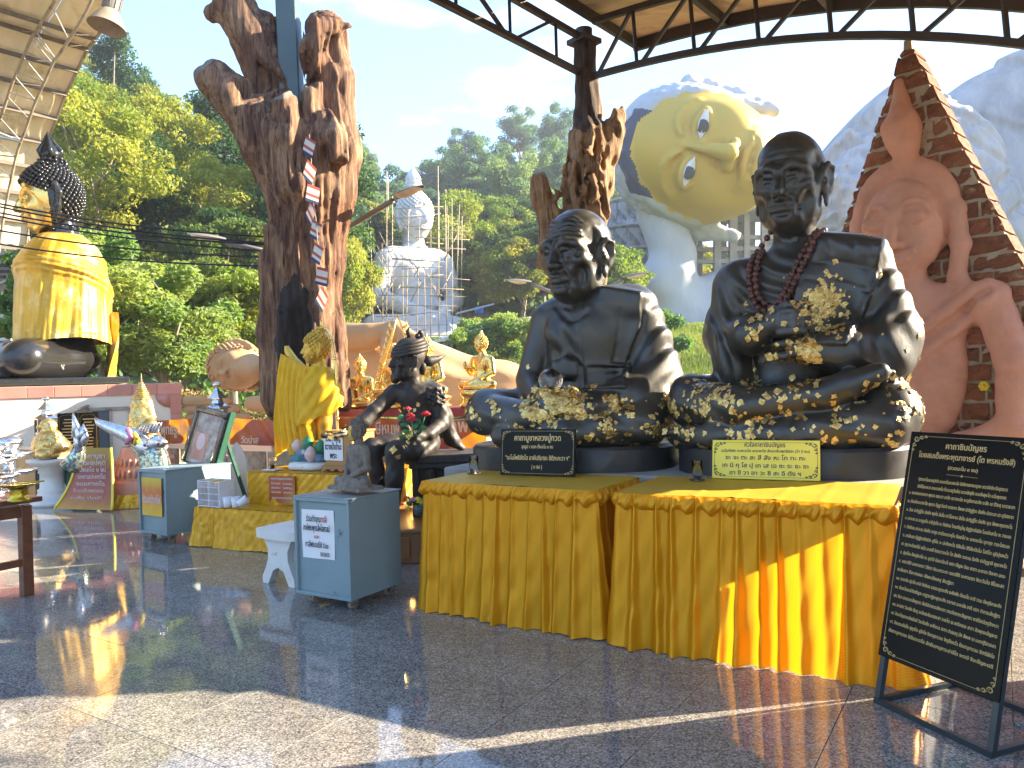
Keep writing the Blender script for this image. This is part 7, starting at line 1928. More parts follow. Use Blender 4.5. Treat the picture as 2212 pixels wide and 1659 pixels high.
MB().box((0, 0, .006), (.16, .12, .012), bev=.003).build('tile', M['white_paint'], jr); MB(True).lathe([(.033, .012), (.036, .02), (.036, .085), (.026, .10), (.030, .105), (.030, .125), (.026, .125), (.022, .10), (.032, .083), (.032, .02), (0, .016)], 20).build('jar', M['glass'], jr); MB(True).lathe([(.02, .02), (.02, .05), (0, .05)], 14).build('candle', M['candle_yellow'], jr)

# ------------------------------------------------------------------ small grey stone Buddha on the near steel box, stool
ang_b = math.atan2(4.75 - 5.005, .42); bxM = Matrix.Translation(cA) @ Matrix.Rotation(ang_b, 4, 'Z')
sg = thing('stone_buddha', 'small weathered grey stone Buddha with a gilded face on the near steel box', 'statue', bxM @ Vector((.315, .27, .713)), ang_b - .22)
s = buddha_body(.0135, 'meditate', True, 0, 1.1); s.disp(lambda X, Y, Z: .004 * np.sin(X * 37 + Z * 20) * np.sin(Z * 43 + Y * 31))
s.box((0, -.06, -.01), (.47, .27, .05), .04, .02); 
Vs, Qs = s.arrays(); o = obj('body', mesh_np('body', Vs, Qs, True), M['grey_stone'], sg); SH = .455; o.scale = (SH * .86, SH * .86, SH); o.location = (0, 0, .03)
hd = head_buddha(.018, usn=True, flame=((.12, .5, .07, .66),), round_=1.05); hd.disp(lambda X, Y, Z: .006 * np.sin(X * 37 + Z * 20) * np.sin(Z * 43 + Y * 31))
hm = hd.mesh('head', mi=lambda c: ((c[:, 1] < -.10) & (c[:, 2] < .22) & (c[:, 2] > -.45) & (np.abs(c[:, 0] + .06) < .26)).astype(int)); hm.materials.append(M['grey_stone']); hm.materials.append(M['gold_matte'])
o = obj('head', hm, None, sg, (0, 0, .03 + .84 * SH), (0, 0, -.35)); o.scale = (.31 * SH,) * 3
k_ = knobs(curl_points(hd, 150), .045, 6, 4).build('hair_curls', M['grey_stone'], o, kind='stuff')
sl_ = floor_at(571, 1258)
stl = thing('white_stool', 'small white painted concrete stool with a curved leg beside the near steel box', 'stool', sl_ + E1 * .16 + E2 * .14, ANG)
pts = [(-.21, -.16), (-.10, -.19), (.08, -.20), (.20, -.17), (.25, -.10), (.25, .12), (.18, .17), (-.15, .17), (-.21, .12)]
mb = MB(); pq = spline([(*p, ) for p in pts + pts[:1]], 36)[:-1]; mb.prism([tuple(p) for p in pq], .335, .40); mb.build('seat', M['white_paint'], stl)
leg = [(-.17, 0), (-.11, 0), (-.09, .035), (-.055, .10), (0, .125), (.055, .10), (.09, .035), (.11, 0), (.17, 0), (.17, .05), (.135, .11), (.105, .18), (.105, .25), (.15, .337), (-.15, .337), (-.105, .25), (-.105, .18), (-.135, .11), (-.17, .05)]
for y in (-.115, .10): mb = MB(); mb.prism(leg, 0, .06, Matrix.Translation((0, y + .03, 0)) @ Matrix.Rotation(pi / 2, 4, 'X')); mb.build('leg', M['white_paint'], stl)
# ------------------------------------------------------------------ big cut trunk built round a steel column
TD = 9.0; tb = P(655, 905, TD); tx = (tb.x, tb.y, 0)
tk1 = thing('cut_tree_trunk', 'large weathered brown cut tree trunk with sawn-off limbs standing round a grey-green steel column', 'tree trunk', tx)
to_ = -tk1.location
def T(x, y, dy=0): p = P(x, y, TD); s_ = (TD + dy) / TD; p = P(x, y, TD + dy); return np.array(p + to_)
def tr_(px): return px * TD / FPX
s = Sculpt(T(400, 930) + np.array((-.1, -1.0, -.1)), T(790, -30) + np.array((.1, .95, .1)), .021)
s.chain([T(650, 850), T(655, 700), T(665, 560), T(672, 420), T(668, 330)], [tr_(80), tr_(76), tr_(72), tr_(84), tr_(88)], .12)
s.chain([T(640, 420, -.1), T(580, 310, -.15), T(520, 225, -.25), T(462, 172, -.35)], [tr_(62), tr_(56), tr_(44), tr_(36)], .10)          # left limb, sawn
s.chain([T(640, 330, .05), T(585, 190, .1), T(545, 90, .1), T(505, 10, .1)], [tr_(52), tr_(42), tr_(42), tr_(46)], .08); s.chain([T(590, 120, .25), T(580, 60, .25), T(572, 45, .25)], [tr_(40), tr_(28), tr_(18)], .05)
s.chain([T(462, 30, .1), T(500, 20, .1)], [tr_(20), tr_(34)], .04)
s.chain([T(640, 400, -.35), T(622, 300, -.42), T(617, 222, -.42)], [tr_(40), tr_(30), tr_(25)], .07)                                     # short sawn stub in front
s.chain([T(700, 480, 0), T(722, 330, .1), T(715, 180, .15), T(705, 70, .2)], [tr_(48), tr_(52), tr_(46), tr_(44)], .10); s.chain([T(690, 380, -.2), T(672, 250, -.25), T(670, 120, -.2), T(690, 62, -.15)], [tr_(26), tr_(22), tr_(22), tr_(26)], .06)
s.chain([T(735, 330, .1), T(735, 180, .2), T(728, 85, .2)], [tr_(34), tr_(22), tr_(20)], .06); s.chain([T(680, 60, -.1), T(720, 58, -.05), T(755, 56, 0)], [tr_(22), tr_(18), tr_(4)], .05)
s.chain([T(700, 262, -.30), T(722, 300, -.38), T(730, 338, -.40)], [tr_(24), tr_(24), tr_(17)], .05)                                      # knot
s.chain([T(740, 420, 0), T(765, 372, .05)], [tr_(30), tr_(9)], .07)
s.chain([T(715, 700, -.05), T(722, 800, -.1), T(735, 868, -.15)], [tr_(30), tr_(28), tr_(20)], .08); s.chain([T(690, 640, -.3), T(688, 760, -.35), T(700, 860, -.3)], [tr_(22), tr_(26), tr_(26)], .06); s.chain([T(590, 560, -.1), T(584, 720, -.2), T(590, 860, -.2)], [tr_(30), tr_(22), tr_(18)], .07)
s.chain([T(592, 500, -.25), T(600, 640, -.28), T(612, 760, -.3)], [tr_(20), tr_(16), tr_(12)], .05)
s.ell(T(640, 735, -.62), (tr_(34), .34, tr_(120)), .05, sub=True); s.ell(T(645, 850, -.5), (tr_(40), .40, tr_(70)), .05, sub=True)         # hollow, coloured near black inside
for c, n, off in ((T(462, 172, -.35), (-.55, -.45, .62), .17), (T(617, 222, -.42), (-.15, -.5, .85), .09)):
    n = np.array(n) / np.linalg.norm(n); cc = c + n * (off + .35)
    R_m = Vector(n).to_track_quat('Z', 'Y').to_euler(); s.box(cc, (.5, .5, .35), 0, .015, R_m, sub=True)
def ridges(X, Y, Z):
    a = np.arctan2(Y - 0, X - T(668, 500)[0]); w = .013 * np.sin(a * 13 + 1.8 * np.sin(Z * 1.3) + Z * .5) + .013 * np.sin(a * 29 + 2.2 * np.sin(Z * 1.9 + 1) + X * 3) + .010 * np.sin(X * 34 + 2 * np.sin(Z * 2.4)) * np.sin(Y * 20 + Z)
    return w + .008 * np.sin(X * 13 + Z * 5) * np.sin(Z * 11 + Y * 9) + .006 * np.sin(a * 61 + 3 * np.sin(Z * 3)) + .006 * np.sin(X * 70 + 2 * np.sin(Z * 4)) * np.sin(Y * 55)
s.disp(ridges)
cutc = [(T(462, 172, -.35), np.array((-.55, -.45, .62)) / np.linalg.norm((-.55, -.45, .62)), .17), (T(617, 222, -.42), np.array((-.15, -.5, .85)) / np.linalg.norm((-.15, -.5, .85)), .09)]
h0 = T(640, 745, -.35)
def tmi(c):
    m = np.zeros(len(c), int)
    hol = (((c[:, 0] - h0[0]) / tr_(40)) ** 2 + ((c[:, 2] - h0[2]) / tr_(135)) ** 2 < 1 + .25 * np.sin(c[:, 2] * 17) * np.sin(c[:, 0] * 23)) & (c[:, 1] < .0)
    m[hol] = 2
    for p, n, o in cutc: m[(np.abs((c - p) @ n - o) < .03) & (np.linalg.norm(c - p - n * o, axis=1) < .3)] = 1
    return m
me = s.mesh('trunk', mi=tmi)
for k in ('dead_wood', 'cut_end', 'hollow_dark'): me.materials.append(M[k])
obj('trunk', me, None, tk1)
col = thing('steel_column', 'tall square grey-green steel column rising out of the large cut trunk', 'column', tx)
a = P(620, -40, TD + .12) + to_; b_ = P(646, 560, TD + .12) + to_; MB().box(((a.x + b_.x) / 2, (a.y + b_.y) / 2, (a.z + b_.z) / 2), (.24, .24, a.z - b_.z), rot=(0, -(b_.x - a.x) / (a.z - b_.z) * -1 * 1.0 if False else math.atan2(a.x - b_.x, a.z - b_.z), 0), bev=.012).build('shaft', M['steel_pole'], col).rotation_euler = (0, 0, 0)
bs = thing('column_base', 'round white-washed base under the large cut trunk', 'base', P(700, 1010, TD - .1) * 1.0); bs.location.z = 0
z1 = P(700, 868, TD).z; MB().lathe([(.26, 0), (.25, z1 - .05), (.23, z1)], 32, c=(-.10, .15, 0)).build('drum', M['white_plaster'], bs)
# string of little striped flags
fs_ = thing('flag_string', 'string of small red, blue and white striped flags hanging down the large cut trunk', 'flags', T(672, 300, -.55) - to_)
fo = -fs_.location; path = [(668, 290), (672, 345), (674, 395), (676, 435), (682, 470), (686, 520), (692, 570), (700, 620), (702, 650)]
pp_ = [P(x, y, TD - (.62 if y < 520 else .80)) for x, y in path]
MB(True).tube([p + fo for p in pp_], .006, 5).build('cord', M['rope'], fs_)
k = 0
for (x, y), p in zip(path[:-1], pp_[:-1]):
    for dy in (8,):
        c = p.lerp(pp_[k + 1], dy / 52) + fo; w, h_ = .13, .19; ang = (-.9 if k % 2 else -.4) + RNG.normal(0, .3); nseg = 6
        f_ = MB(True); stripes = ('flag_red', 'flag_white', 'flag_white', 'flag_red', 'flag_white', 'flag_blue')
        for q in range(nseg):
            f_.cur = q
            def fp(u, v): 
                xx = (u - .3) * w; zz = -v * h_; yy = -.02 - .03 * math.sin(u * 3 + k) - .02 * v
                return (c.x + xx * math.cos(ang) - zz * math.sin(ang) * .4, c.y + yy, c.z + zz * math.cos(ang * .4) + xx * math.sin(ang))
            f_.quad(fp(0, q / nseg), fp(1, q / nseg), fp(1, (q + 1) / nseg), fp(0, (q + 1) / nseg))
        f_.build('flag', [M[m_] for m_ in stripes], fs_)
    k += 1

# ------------------------------------------------------------------ second, pale broken trunk clad round the roof column
CD = 8.0
tk2 = thing('broken_tree_trunk', 'pale splintered broken tree trunk clad around the roof column behind the old monk statue', 'tree trunk', COLB)
co_ = -tk2.location
def C2(x, y, dy=0): return np.array(P(x, y, CD + dy) + co_)
def cr_(px): return px * CD / FPX
s = Sculpt(C2(1120, 640) + np.array((-.1, -.5, -.1)), C2(1400, 60) + np.array((.1, .5, .1)), .019)
s.chain([C2(1262, 90), C2(1266, 190), C2(1270, 250), C2(1272, 300)], [cr_(22), cr_(25), cr_(29), cr_(34)], .03)
s.chain([C2(1272, 300, -.03), C2(1272, 390, -.05), C2(1262, 480, -.05), C2(1262, 600, -.05)], [cr_(42), cr_(52), cr_(46), cr_(48)], .06); s.chain([C2(1305, 330, -.05), C2(1325, 285, -.05), C2(1335, 250, -.03)], [cr_(34), cr_(24), cr_(16)], .05)
s.chain([C2(1338, 252), C2(1345, 236)], [cr_(8), cr_(5)], .02)
s.chain([C2(1190, 560, -.1), C2(1190, 470, -.12), C2(1168, 425, -.15), C2(1166, 392, -.15)], [cr_(30), cr_(24), cr_(20), cr_(19)], .05); s.chain([C2(1196, 440, -.15), C2(1206, 420, -.18), C2(1200, 410, -.2)], [cr_(8), cr_(6), cr_(3)], .02)
rng = np.random.default_rng(5)
for k in range(95):
    x = rng.uniform(1222, 1328); y = rng.uniform(262, 470); w = 1 - abs(x - 1272) / 75
    if w < .15: continue
    f = s.cast(C2(x, y, -.8), (0, 1, 0), 1.4)
    if f is None: continue
    L = rng.uniform(.05, .16); ax_ = np.array((rng.normal(0, .35), -rng.uniform(.15, .55), rng.choice((1, -1, 1)) * rng.uniform(.5, 1))); ax_ /= np.linalg.norm(ax_)
    s.chain([f, f + ax_ * L * .6, f + ax_ * L], [rng.uniform(.016, .034), rng.uniform(.012, .024), .004], .012)
    if k % 2: s.ell(f + np.array((rng.normal(0, .05), 0, rng.normal(0, .05))), (rng.uniform(.018, .04), .05, rng.uniform(.04, .09)), .015, sub=True)
s.disp(lambda X, Y, Z: .010 * np.sin(X * 60 + 3 * np.sin(Z * 6)) + .010 * np.sin(Y * 50 + Z * 8) * np.sin(X * 33 + Z * 13))
zsp = C2(1270, 292)[2]
def cmi(c): return ((c[:, 2] > zsp + .05 * np.sin(c[:, 0] * 30)) & (c[:, 0] < C2(1292, 250)[0])).astype(int)
me = s.mesh('trunk', mi=cmi); me.materials.append(M['pale_wood']); me.materials.append(M['grey_bark']); obj('trunk', me, None, tk2)
rc = thing('roof_column', 'dark steel column under the roof corner, hidden in the pale broken trunk', 'column', COLB)
MB().tube([(0, 0, 0), (0, 0, zt_ + .1)], .09, 14).build('shaft', M['steel_brown'], rc); MB().box((0, 0, zt_ - .03), (.26, .26, .05), rz=.7).build('cap_plate', M['steel_brown'], rc)

# ------------------------------------------------------------------ street lamps, wires
def lamp_head(parent, p, dirv, L, tiltz=.12):
    d = Vector((dirv[0], dirv[1], 0)).normalized(); rz = math.atan2(d.y, d.x)
    R_ = (Matrix.Rotation(rz, 3, 'Z') @ Matrix.Rotation(-tiltz, 3, 'Y')).to_euler()
    hd_ = MB(True); prof = [(0, .0), (.25, .05), (.8, .06), (1., .015)]
    hd_.grid(lambda u, v: ((u) * L, (v - .5) * L * .42 * (math.sin(pi * min(1, .18 + u * .8)) ** .5), .10 * L * math.sin(pi * v) * (math.sin(pi * min(1., .15 + u * .82)) ** .5) + .06 * L), 12, 9); h_ = hd_.build('lamp_housing', M['lamp_grey'], parent, p, R_)
    MB(True).grid(lambda u, v: ((.2 + u * .72) * L, (v - .5) * L * .36, .055 * L - .10 * L * math.sin(pi * v) * math.sin(pi * min(1, .15 + u * .85))), 9, 7).build('lamp_cover', M['lamp_cover'], parent, p, R_)
def street_lamp(lab, top, armL, armR, headL, headR, HL, z0=0., tone='lamp_grey'):
    t = thing('street_lamp', lab, 'street lamp', (top.x, top.y, z0)); off = -t.location
    MB(True).tube([(0, 0, 0), top + off], [.07, .05], 10).build('pole', M[tone], t)
    for a, hq, sg in ((armL, headL, -1), (armR, headR, 1)):
        MB(True).tube([top + off + Vector((0, 0, -.1)), top.lerp(a, .5) + off + Vector((0, 0, .03)), a + off], .035, 8).build('arm', M[tone], t); lamp_head(t, a + off, (hq - a), HL)
street_lamp('double-armed street lamp half hidden behind the large cut trunk', P(640, 565, 11), P(488, 524, 10.6), P(848, 434, 9.2), P(440, 520, 10.5), P(915, 405, 8.9), .50)
street_lamp('double-armed street lamp whose two heads show on both sides of the old monk', P(1250, 660, 15), P(1148, 614, 15), P(1345, 605, 14.5), P(1100, 606, 15), P(1436, 566, 14.2), .52)
rng = np.random.default_rng(2)
for k, (ya, yb) in enumerate(((428, 505), (433, 520), (448, 522), (455, 536), (489, 548), (520, 566))):
    a = P(-120, ya - 12, 9.0 + .1 * k); b_ = P(640, yb + 10, 9.0 + .0 * k)
    w = thing('power_cable', ('uppermost black power cable crossing in front of the draped gold statue', 'second black power cable, close under the uppermost', 'third black power cable across the gold face', 'fourth black power cable across the gold chin', 'fifth black power cable, below the gold chin', 'lowest black power cable over the gold shoulder')[k], 'cable', a)
    MB(True).tube([Vector((0, 0, 0)) + (b_ - a) * t + UP * (-.10 * math.sin(pi * t)) for t in np.linspace(0, 1, 24)], .011, 5).build('cable', M['cable_black'], w)

# ------------------------------------------------------------------ black and gold draped Buddha on its tiled pedestal, left
pdr = Vector((P(391, 832, 12.6).x, 12.6, 0)); pdd = Vector((-.90, -.44, 0)).normalized(); PZ = P(200, 832, 12.2).z; prz = math.atan2(-pdd.y, -pdd.x)
pd = thing('tiled_pedestal', 'cream pedestal wall edged with salmon-pink tiles under the gold-draped statue', 'pedestal', pdr, prz)
PL = 6.2
MB(False).box((-PL / 2, 1.7, PZ / 2), (PL, 3.4, PZ), bev=.01).build('wall', M['cream_wall'], pd)
tw = .36
for k in range(int(PL / tw)): MB(False).box((-tw * (k + .5), -.006, PZ - .09), (tw - .008, .03, .175), bev=.004).build('edge_tile', M['pink_tile'], pd)
for k in range(4): MB(False).box((-.085, -.006, PZ - .18 - .32 * (k + .5)), (.17, .03, .312), bev=.004).build('edge_tile', M['pink_tile'], pd)
for xc in (-.17, -2.62):
    mb = MB(True); r_c = .22; z_c = PZ - .178; pts = [(0, 0)] + [(-r_c * math.cos(a), -r_c * math.sin(a)) for a in np.linspace(0, pi / 2, 10)]
    mb.prism([(xc + x * (1 if xc > -1 else 1), z_c + z) for x, z in pts][::-1], -.0, .012, Matrix(((1, 0, 0, 0), (0, 0, 1, -.02), (0, 1, 0, 0), (0, 0, 0, 1)))); mb.build('corner_tile', M['pink_tile'], pd)
MB(False).box((-2.75, -.03, PZ / 2 - .05), (.26, .1, PZ)).build('pilaster', M['pink_tile'], pd)
dn = MB(); x0 = -1.02
for x in (x0 - .30, x0 - .02, x0 + .26): dn.box((x, -.02, .60), (.045, .06, 1.2))
dn.box((x0 - .02, -.02, 1.2), (.62, .06, .05)); dn.build('door_frame', M['purlin_paint'], pd)
MB().box((x0 - .16, -.012, .60), (.22, .03, 1.14)).build('door_leaf', M['dark_grey_paint'], pd); MB().box((x0 + .12, -.01, .60), (.24, .025, 1.14)).build('door_leaf', M['cream_wall'], pd); MB().box((x0 - .55, -.05, 1.18), (.5, .3, .03), rot=(0, rad(-20), 0)).build('door_canopy', M['lamp_grey'], pd)
BD = 13.4; bp = P(131, 822, BD); 
bk = thing('draped_statue', 'large black lacquered Buddha with gold face in profile, on the tiled pedestal', 'statue', (bp.x, bp.y, PZ + .02), -1.02)
BH = 470 * BD / FPX
MB().box((0, -.06 * BH, .055), (.84 * BH, .62 * BH, .11), bev=.02).build('base_slab', M['black_chipped'] if 'black_chipped' in M else M['bronze'], bk)
s = buddha_body(.012, ('none', 'none'), False, 0, .9)
bm = s.mesh('body'); o = obj('body', bm, M['black_chipped'], bk, (0, 0, .10)); o.scale = (BH,) * 3
hd = head_buddha(.011, usn=True, round_=.98, flame=None)
def goldf(c): return (c[..., 1] < -.03) & (c[..., 2] < .22 - .62 * (c[..., 1] + .33)) & (c[..., 2] > -.55)
hm = hd.mesh('head', mi=lambda c: goldf(c).astype(int)); hm.materials.append(M['black_gloss']); hm.materials.append(M['gold'])
o = obj('head', hm, None, bk, (0, -.02 * BH, .83 * BH + .1), (rad(6), 0, 0)); o.scale = (.31 * BH,) * 3
knobs([p for p in curl_points(hd, 620, zlo=-.5) if not goldf(p[0])], .030, 7, 5, .6).build('hair_curls', M['black_gloss'], o, kind='stuff')
mb = MB(True); mb.lathe([(.09, .56), (.13, .60), (.15, .66), (.12, .72), (.075, .80), (.035, .92), (0, 1.0)], 18, c=(0, .09, 0))
for k in range(5): a = k * 2 * pi / 5; mb.tube([(.12 * math.cos(a), .09 + .12 * math.sin(a), .60), (.15 * math.cos(a), .09 + .15 * math.sin(a), .70), (.06 * math.cos(a), .09 + .06 * math.sin(a), .84), (.03 * math.cos(a), .09 + .03 * math.sin(a), .94)], [.03, .035, .025, .006], 6)
mb.build('flame_finial', M['black_gloss'], o)
def robe_pt(u, v):
    a = 2 * pi * u; z = .665 - .50 * v
    rx = np.interp(v, (0, .05, .11, .20, .36, .6, 1), (.09, .185, .235, .265, .29, .305, .325)); ry = np.interp(v, (0, .06, .14, .25, .5, 1), (.088, .115, .150, .178, .188, .200))
    c, s_ = math.cos(a), math.sin(a); x = rx * math.copysign(abs(c) ** .8, c); y = ry * math.copysign(abs(s_) ** .8, s_)
    d = v - (.30 + .26 * u2(a)); band = math.exp(-(d / .075) ** 2)
    f = band * (.016 + .006 * math.sin(d * 120)) + .0042 * math.sin(19 * a + 6 * v + 2.2 * math.sin(3 * a + 2 * v)) * math.sin(5 * a + 1.3 + 3 * v) * (.3 + v) * (1 - .7 * band) + .0018 * math.sin(57 * a + 9 * v) * v
    f += .003 * math.sin(v * 34 + 9 * math.cos(a + 1)) * max(0, .5 - abs(v - .3))
    k = 1 + f / .22; return (x * k, .02 + y * k, z + .012 * math.sin(a * 3 + 1) * (v > .95))
def u2(a): return .5 + .5 * math.sin(a - 0.55)
V = [robe_pt(i / 220, j / 69) for j in range(70) for i in range(220)]
q = np.array([[j * 220 + i, (j + 1) * 220 + i, (j + 1) * 220 + (i + 1) % 220, j * 220 + (i + 1) % 220] for j in range(69) for i in range(220)])
rob = thing('gold_cloth_robe', 'glittering gold cloth robe wrapped around the black lacquered statue', 'robe', bk.location.copy(), -1.02); o = obj('cloth', mesh_np('cloth', V, q, True), M['gold_cloth'], rob, (0, 0, .10)); o.scale = (BH,) * 3
V = [(.04 + .16 * (i / 29) - .03 * j / 19, .215 + .018 * math.sin(i * .9 + j * .2) - .02 * (j / 19) ** 2, .30 - .27 * j / 19 - .05 * (i / 29) * j / 19) for j in range(20) for i in range(30)]
o = obj('cloth_tail', mesh_np('cloth_tail', V, np.array([[j * 30 + i, j * 30 + i + 1, (j + 1) * 30 + i + 1, (j + 1) * 30 + i] for j in range(19) for i in range(29)]), True), M['gold_cloth'], rob, (0, 0, .10)); o.scale = (BH,) * 3
# houses and roofs glimpsed at the left edge
hs_ = thing('teal_roof_house', 'white house with a teal sheet roof at the left edge behind the draped statue', 'house', P(10, 760, 22)); ho = -hs_.location
MB(False).box((-1.6, 1.2, -.2), (3.6, 2.4, 3.4)).build('wall', M['white_plaster'], hs_); 
a = P(-60, 606, 21) + ho; b_ = P(62, 632, 21) + ho
mb = MB(); 
for i in range(26): mb.box((a.x - .2 + i * .10, a.y + .35, b_.z + .30), (.085, 1.1, .03), rot=(rad(32), 0, 0))
mb.build('roof', M['teal_roof'], hs_); MB(False).box((a.x + .9, a.y - .1, b_.z - .08), (3.0, .1, .12)).build('fascia', M['green_paint'], hs_)
pv = thing('pavilion_roof', 'dark sheet roof edge of another pavilion at the left edge above the teal roof', 'roof', P(0, 580, 17)); ho = -pv.location
MB(False).bar(P(-220, 560, 17) + ho, P(70, 562, 17.4) + ho, 1.8, .05, up=(0, 1, .25)).build('roof_sheet', M['grey_roof'], pv)
for k in range(3): MB(False).bar(P(-200, 572 + 13 * k, 17) + ho, P(55 - 22 * k, 574 + 12 * k, 17) + ho, .06).build('purlin', M['steel_brown'], pv)
MB(False).bar(P(-60, 640, 17) + ho, P(60, 585, 17) + ho, .06).build('brace', M['purlin_paint'], pv)

# ------------------------------------------------------------------ crowded offerings corner at the left
GD_ = 9.3
def gpt(x, y, z=0): return floor_at(x, y, z)
pds = thing('stone_pedestal', 'white marbled round pedestal carrying the fat gold monk figure', 'pedestal', gpt(116, 1090), 0); ph = .62; pr = .235
ztop = P(116, 990, pds.location.y).z; f = ztop / .60
MB(True).lathe([(pr * 1.0, 0), (pr * 1.0, .05), (pr * .86, .06), (pr * .86, .10), (pr * .74, .12), (pr * .66, .17), (pr * .70, .20), (pr * .58, .22), (pr * .56, .40), (pr * .64, .42), (pr * .60, .45), (pr * .95, .52), (pr * 1.12, .56), (pr * 1.12, .60), (0, .60)], 8, a0=pi / 8).build('pedestal', M['white_marble'], pds, sharp=30).scale = (1.15, 1.15, f)
ft = thing('gilded_fat_monk', 'squat gilded laughing monk figure on the white marbled pedestal', 'statue', pds.location + Vector((0, 0, ztop + .002)), -.9)
s = Sculpt((-.36, -.32, -.02), (.36, .28, .52), .011)
s.ell((0, 0, .13), (.27, .22, .15)); s.ell((0, -.03, .20), (.20, .18, .17), .05); s.cap((-.12, .01, .30), (.12, .01, .30), .07, k=.05); s.ell((0, -.03, .41), (.095, .10, .105), .02)
for q in (-1, 1): s.chain([(q * .17, .0, .29), (q * .21, -.06, .20), (q * .10, -.17, .18)], [.06, .055, .04], .03); s.ell((q * .19, -.10, .07), (.11, .11, .075), .03); s.ell((q * .10, -.02, .40), (.018, .03, .05), .01)
s.chain([(0, -.12, .42), (0, -.145, .40)], [.018, .022], .01); s.line([(-.045, .375), (0, .365), (.045, .375)], .008, .01, True); s.disp(lambda X, Y, Z: .003 * np.sin(X * 60) * np.sin(Z * 55)); folds(s, (.18, 0, .22), np.array((.16, .3, .2)), lambda X, Y, Z: 80 * (X + Z * .4), .006)
obj('body', s.mesh('body'), M['gold_foil'], ft).scale = (1.05, 1.05, 1.02)
nb = thing('navy_cabinet', 'navy and tan steel cabinet under the chrome lantern', 'cabinet', gpt(128, 1092) + Vector((-.42, .55, 0)), ANG)
ztb = P(100, 968, nb.location.y).z
MB().box((0, 0, ztb / 2 + .02), (.52, .62, ztb - .04), bev=.005).build('body', M['navy_paint'], nb); MB().box((-.0, -.325, ztb / 2), (.50, .012, ztb - .06)).build('door', M['box_wood'], nb); MB().box((0, 0, ztb + .01), (.56, .66, .02), bev=.004).build('top_panel', M['galvanised'], nb)
def lantern(lab, p, s_):
    t = thing('chrome_lantern', lab, 'lantern', p); t.scale = (s_,) * 3
    MB(True).tube([(0, 0, 0), (0, 0, .12)], .045, 12).build('stem', M['chrome'], t); MB(True).lathe([(.04, .11), (.13, .16), (.165, .24), (.15, .25), (0, .2)], 24, lobes=(8, .05)).build('lotus_bowl', M['chrome'], t)
    for k in range(6): a = k * pi / 3; MB().box((.14 * math.cos(a), .14 * math.sin(a), .36), (.012, .012, .24), rz=a).build('corner_bar', M['chrome'], t)
    for k in range(6): a = (k + .5) * pi / 3; MB().box((.121 * math.cos(a), .121 * math.sin(a), .36), (.004, .13, .23), rz=a).build('pane', M['lantern_glass'], t)
    MB().lathe([(.20, .475), (.19, .485), (.09, .545), (.075, .60), (.0, .60)], 6).build('lower_roof', M['chrome'], t, sharp=20); MB().lathe([(.07, .55), (.07, .62)], 8).build('neck', M['chrome'], t); MB().lathe([(.145, .615), (.14, .625), (.05, .71), (.02, .76), (0, .76)], 6).build('upper_roof', M['chrome'], t, sharp=20)
    MB(True).ball((0, 0, .80), (.055, .055, .04), 14, 8).build('finial', M['chrome'], t)
lantern('chrome six-sided lantern with double roof on the navy cabinet', Vector((nb.location.x - .05, nb.location.y, ztb + .02)), P(55, 862, 10).z * 0 + .82)
lp = thing('lantern_stand', 'plain white stand carrying the lantern behind the easel picture', 'stand', P(470, 905, 8.4) * 1.0); lp.location.z = 0; zl2 = P(470, 878, 8.4).z - .40
MB().box((0, 0, zl2 / 2), (.14, .14, zl2), bev=.01).build('post', M['white_paint'], lp)
lantern('chrome lantern whose pointed roof rises above the framed picture on the easel', Vector((lp.location.x, lp.location.y, zl2)), .80)
# pairs of black prayer tablets
for k, (x0, x1, y0, y1, d, lab) in enumerate(((125, 212, 893, 1075, 10.6, 'pair of black prayer tablets with yellow lines, directly behind the gold fat monk'), (60, 128, 908, 1075, 10.9, 'darker pair of black prayer tablets, half hidden behind the lantern'))):
    a = P(x0, y0, d); b_ = P(x1, y0 - 3, d); z0 = P(x0, y1, d).z
    t = thing('prayer_tablets', lab, 'tablet', Vector(((a.x + b_.x) / 2, d, 0)), .06 if k == 0 else -.5); w = (b_.x - a.x); h_ = a.z - max(z0, .05)
    for q in (-1, 1):
        MB().box((q * w / 4, 0, a.z - h_ / 2), (w / 2 - .01, .02, h_), bev=.004).build('tablet', M['board_black'], t); border(t, q * w / 4 - w / 4 + .03, q * w / 4 + w / 4 - .03, a.z - h_ + .03, a.z - .03, -.0115, .006, 'sign_gold', .04)
        mb = MB(False)
        for r in range(22): wd = (w / 2 - .12) * RNG.uniform(.6, 1); mb.box((q * w / 4 + RNG.normal(0, .01), -.0112, a.z - .09 - r * (h_ - .18) / 22), (wd, .001, .010))
        mb.build('text_lines', M['sign_gold'], t)
# brick-red sloping text panel with yellow edges, carved drum and tall gilded relic statue
ch2 = gpt(232, 1096)
sl2 = thing('sloping_text_panel', 'flared red and gold text panel standing in front of the carved terracotta drum', 'sign', ch2 + Vector((-.10, -.05, 0)), -.28)
t = NT('text_panel_red'); sp4 = t.n('SeparateXYZ'); t.l(t.co('Object'), sp4.inputs[0]); f = t.math('ADD', sp4.outputs['Z'], t.math('MULTIPLY', t.noise(4, 4), .25)); t.set(col=t.ramp(f, [(.12, (.50, .27, .03)), (.32, (.34, .08, .02)), (.62, (.26, .045, .015)), (.80, (.40, .24, .03))]), rough=.35); M['text_panel_red'] = t.m
zt2 = P(180, 968, sl2.location.y).z
def pan(u, v): hwid = .27 + .17 * (1 - v) ** 2; return ((u - .5) * 2 * hwid - .03 * v, -.22 * (1 - v) ** 2.2 - .0, .02 + v * (zt2 - .02))
MB(True).grid(pan, 14, 16).build('panel', M['text_panel_red'], sl2)
mb = MB(True)
for u in (0, 1): mb.tube([Vector(pan(u, v)) + Vector((0, -.004, 0)) for v in np.linspace(0, 1, 14)], .016, 6)
mb.build('yellow_edge', M['sign_yellow'], sl2)
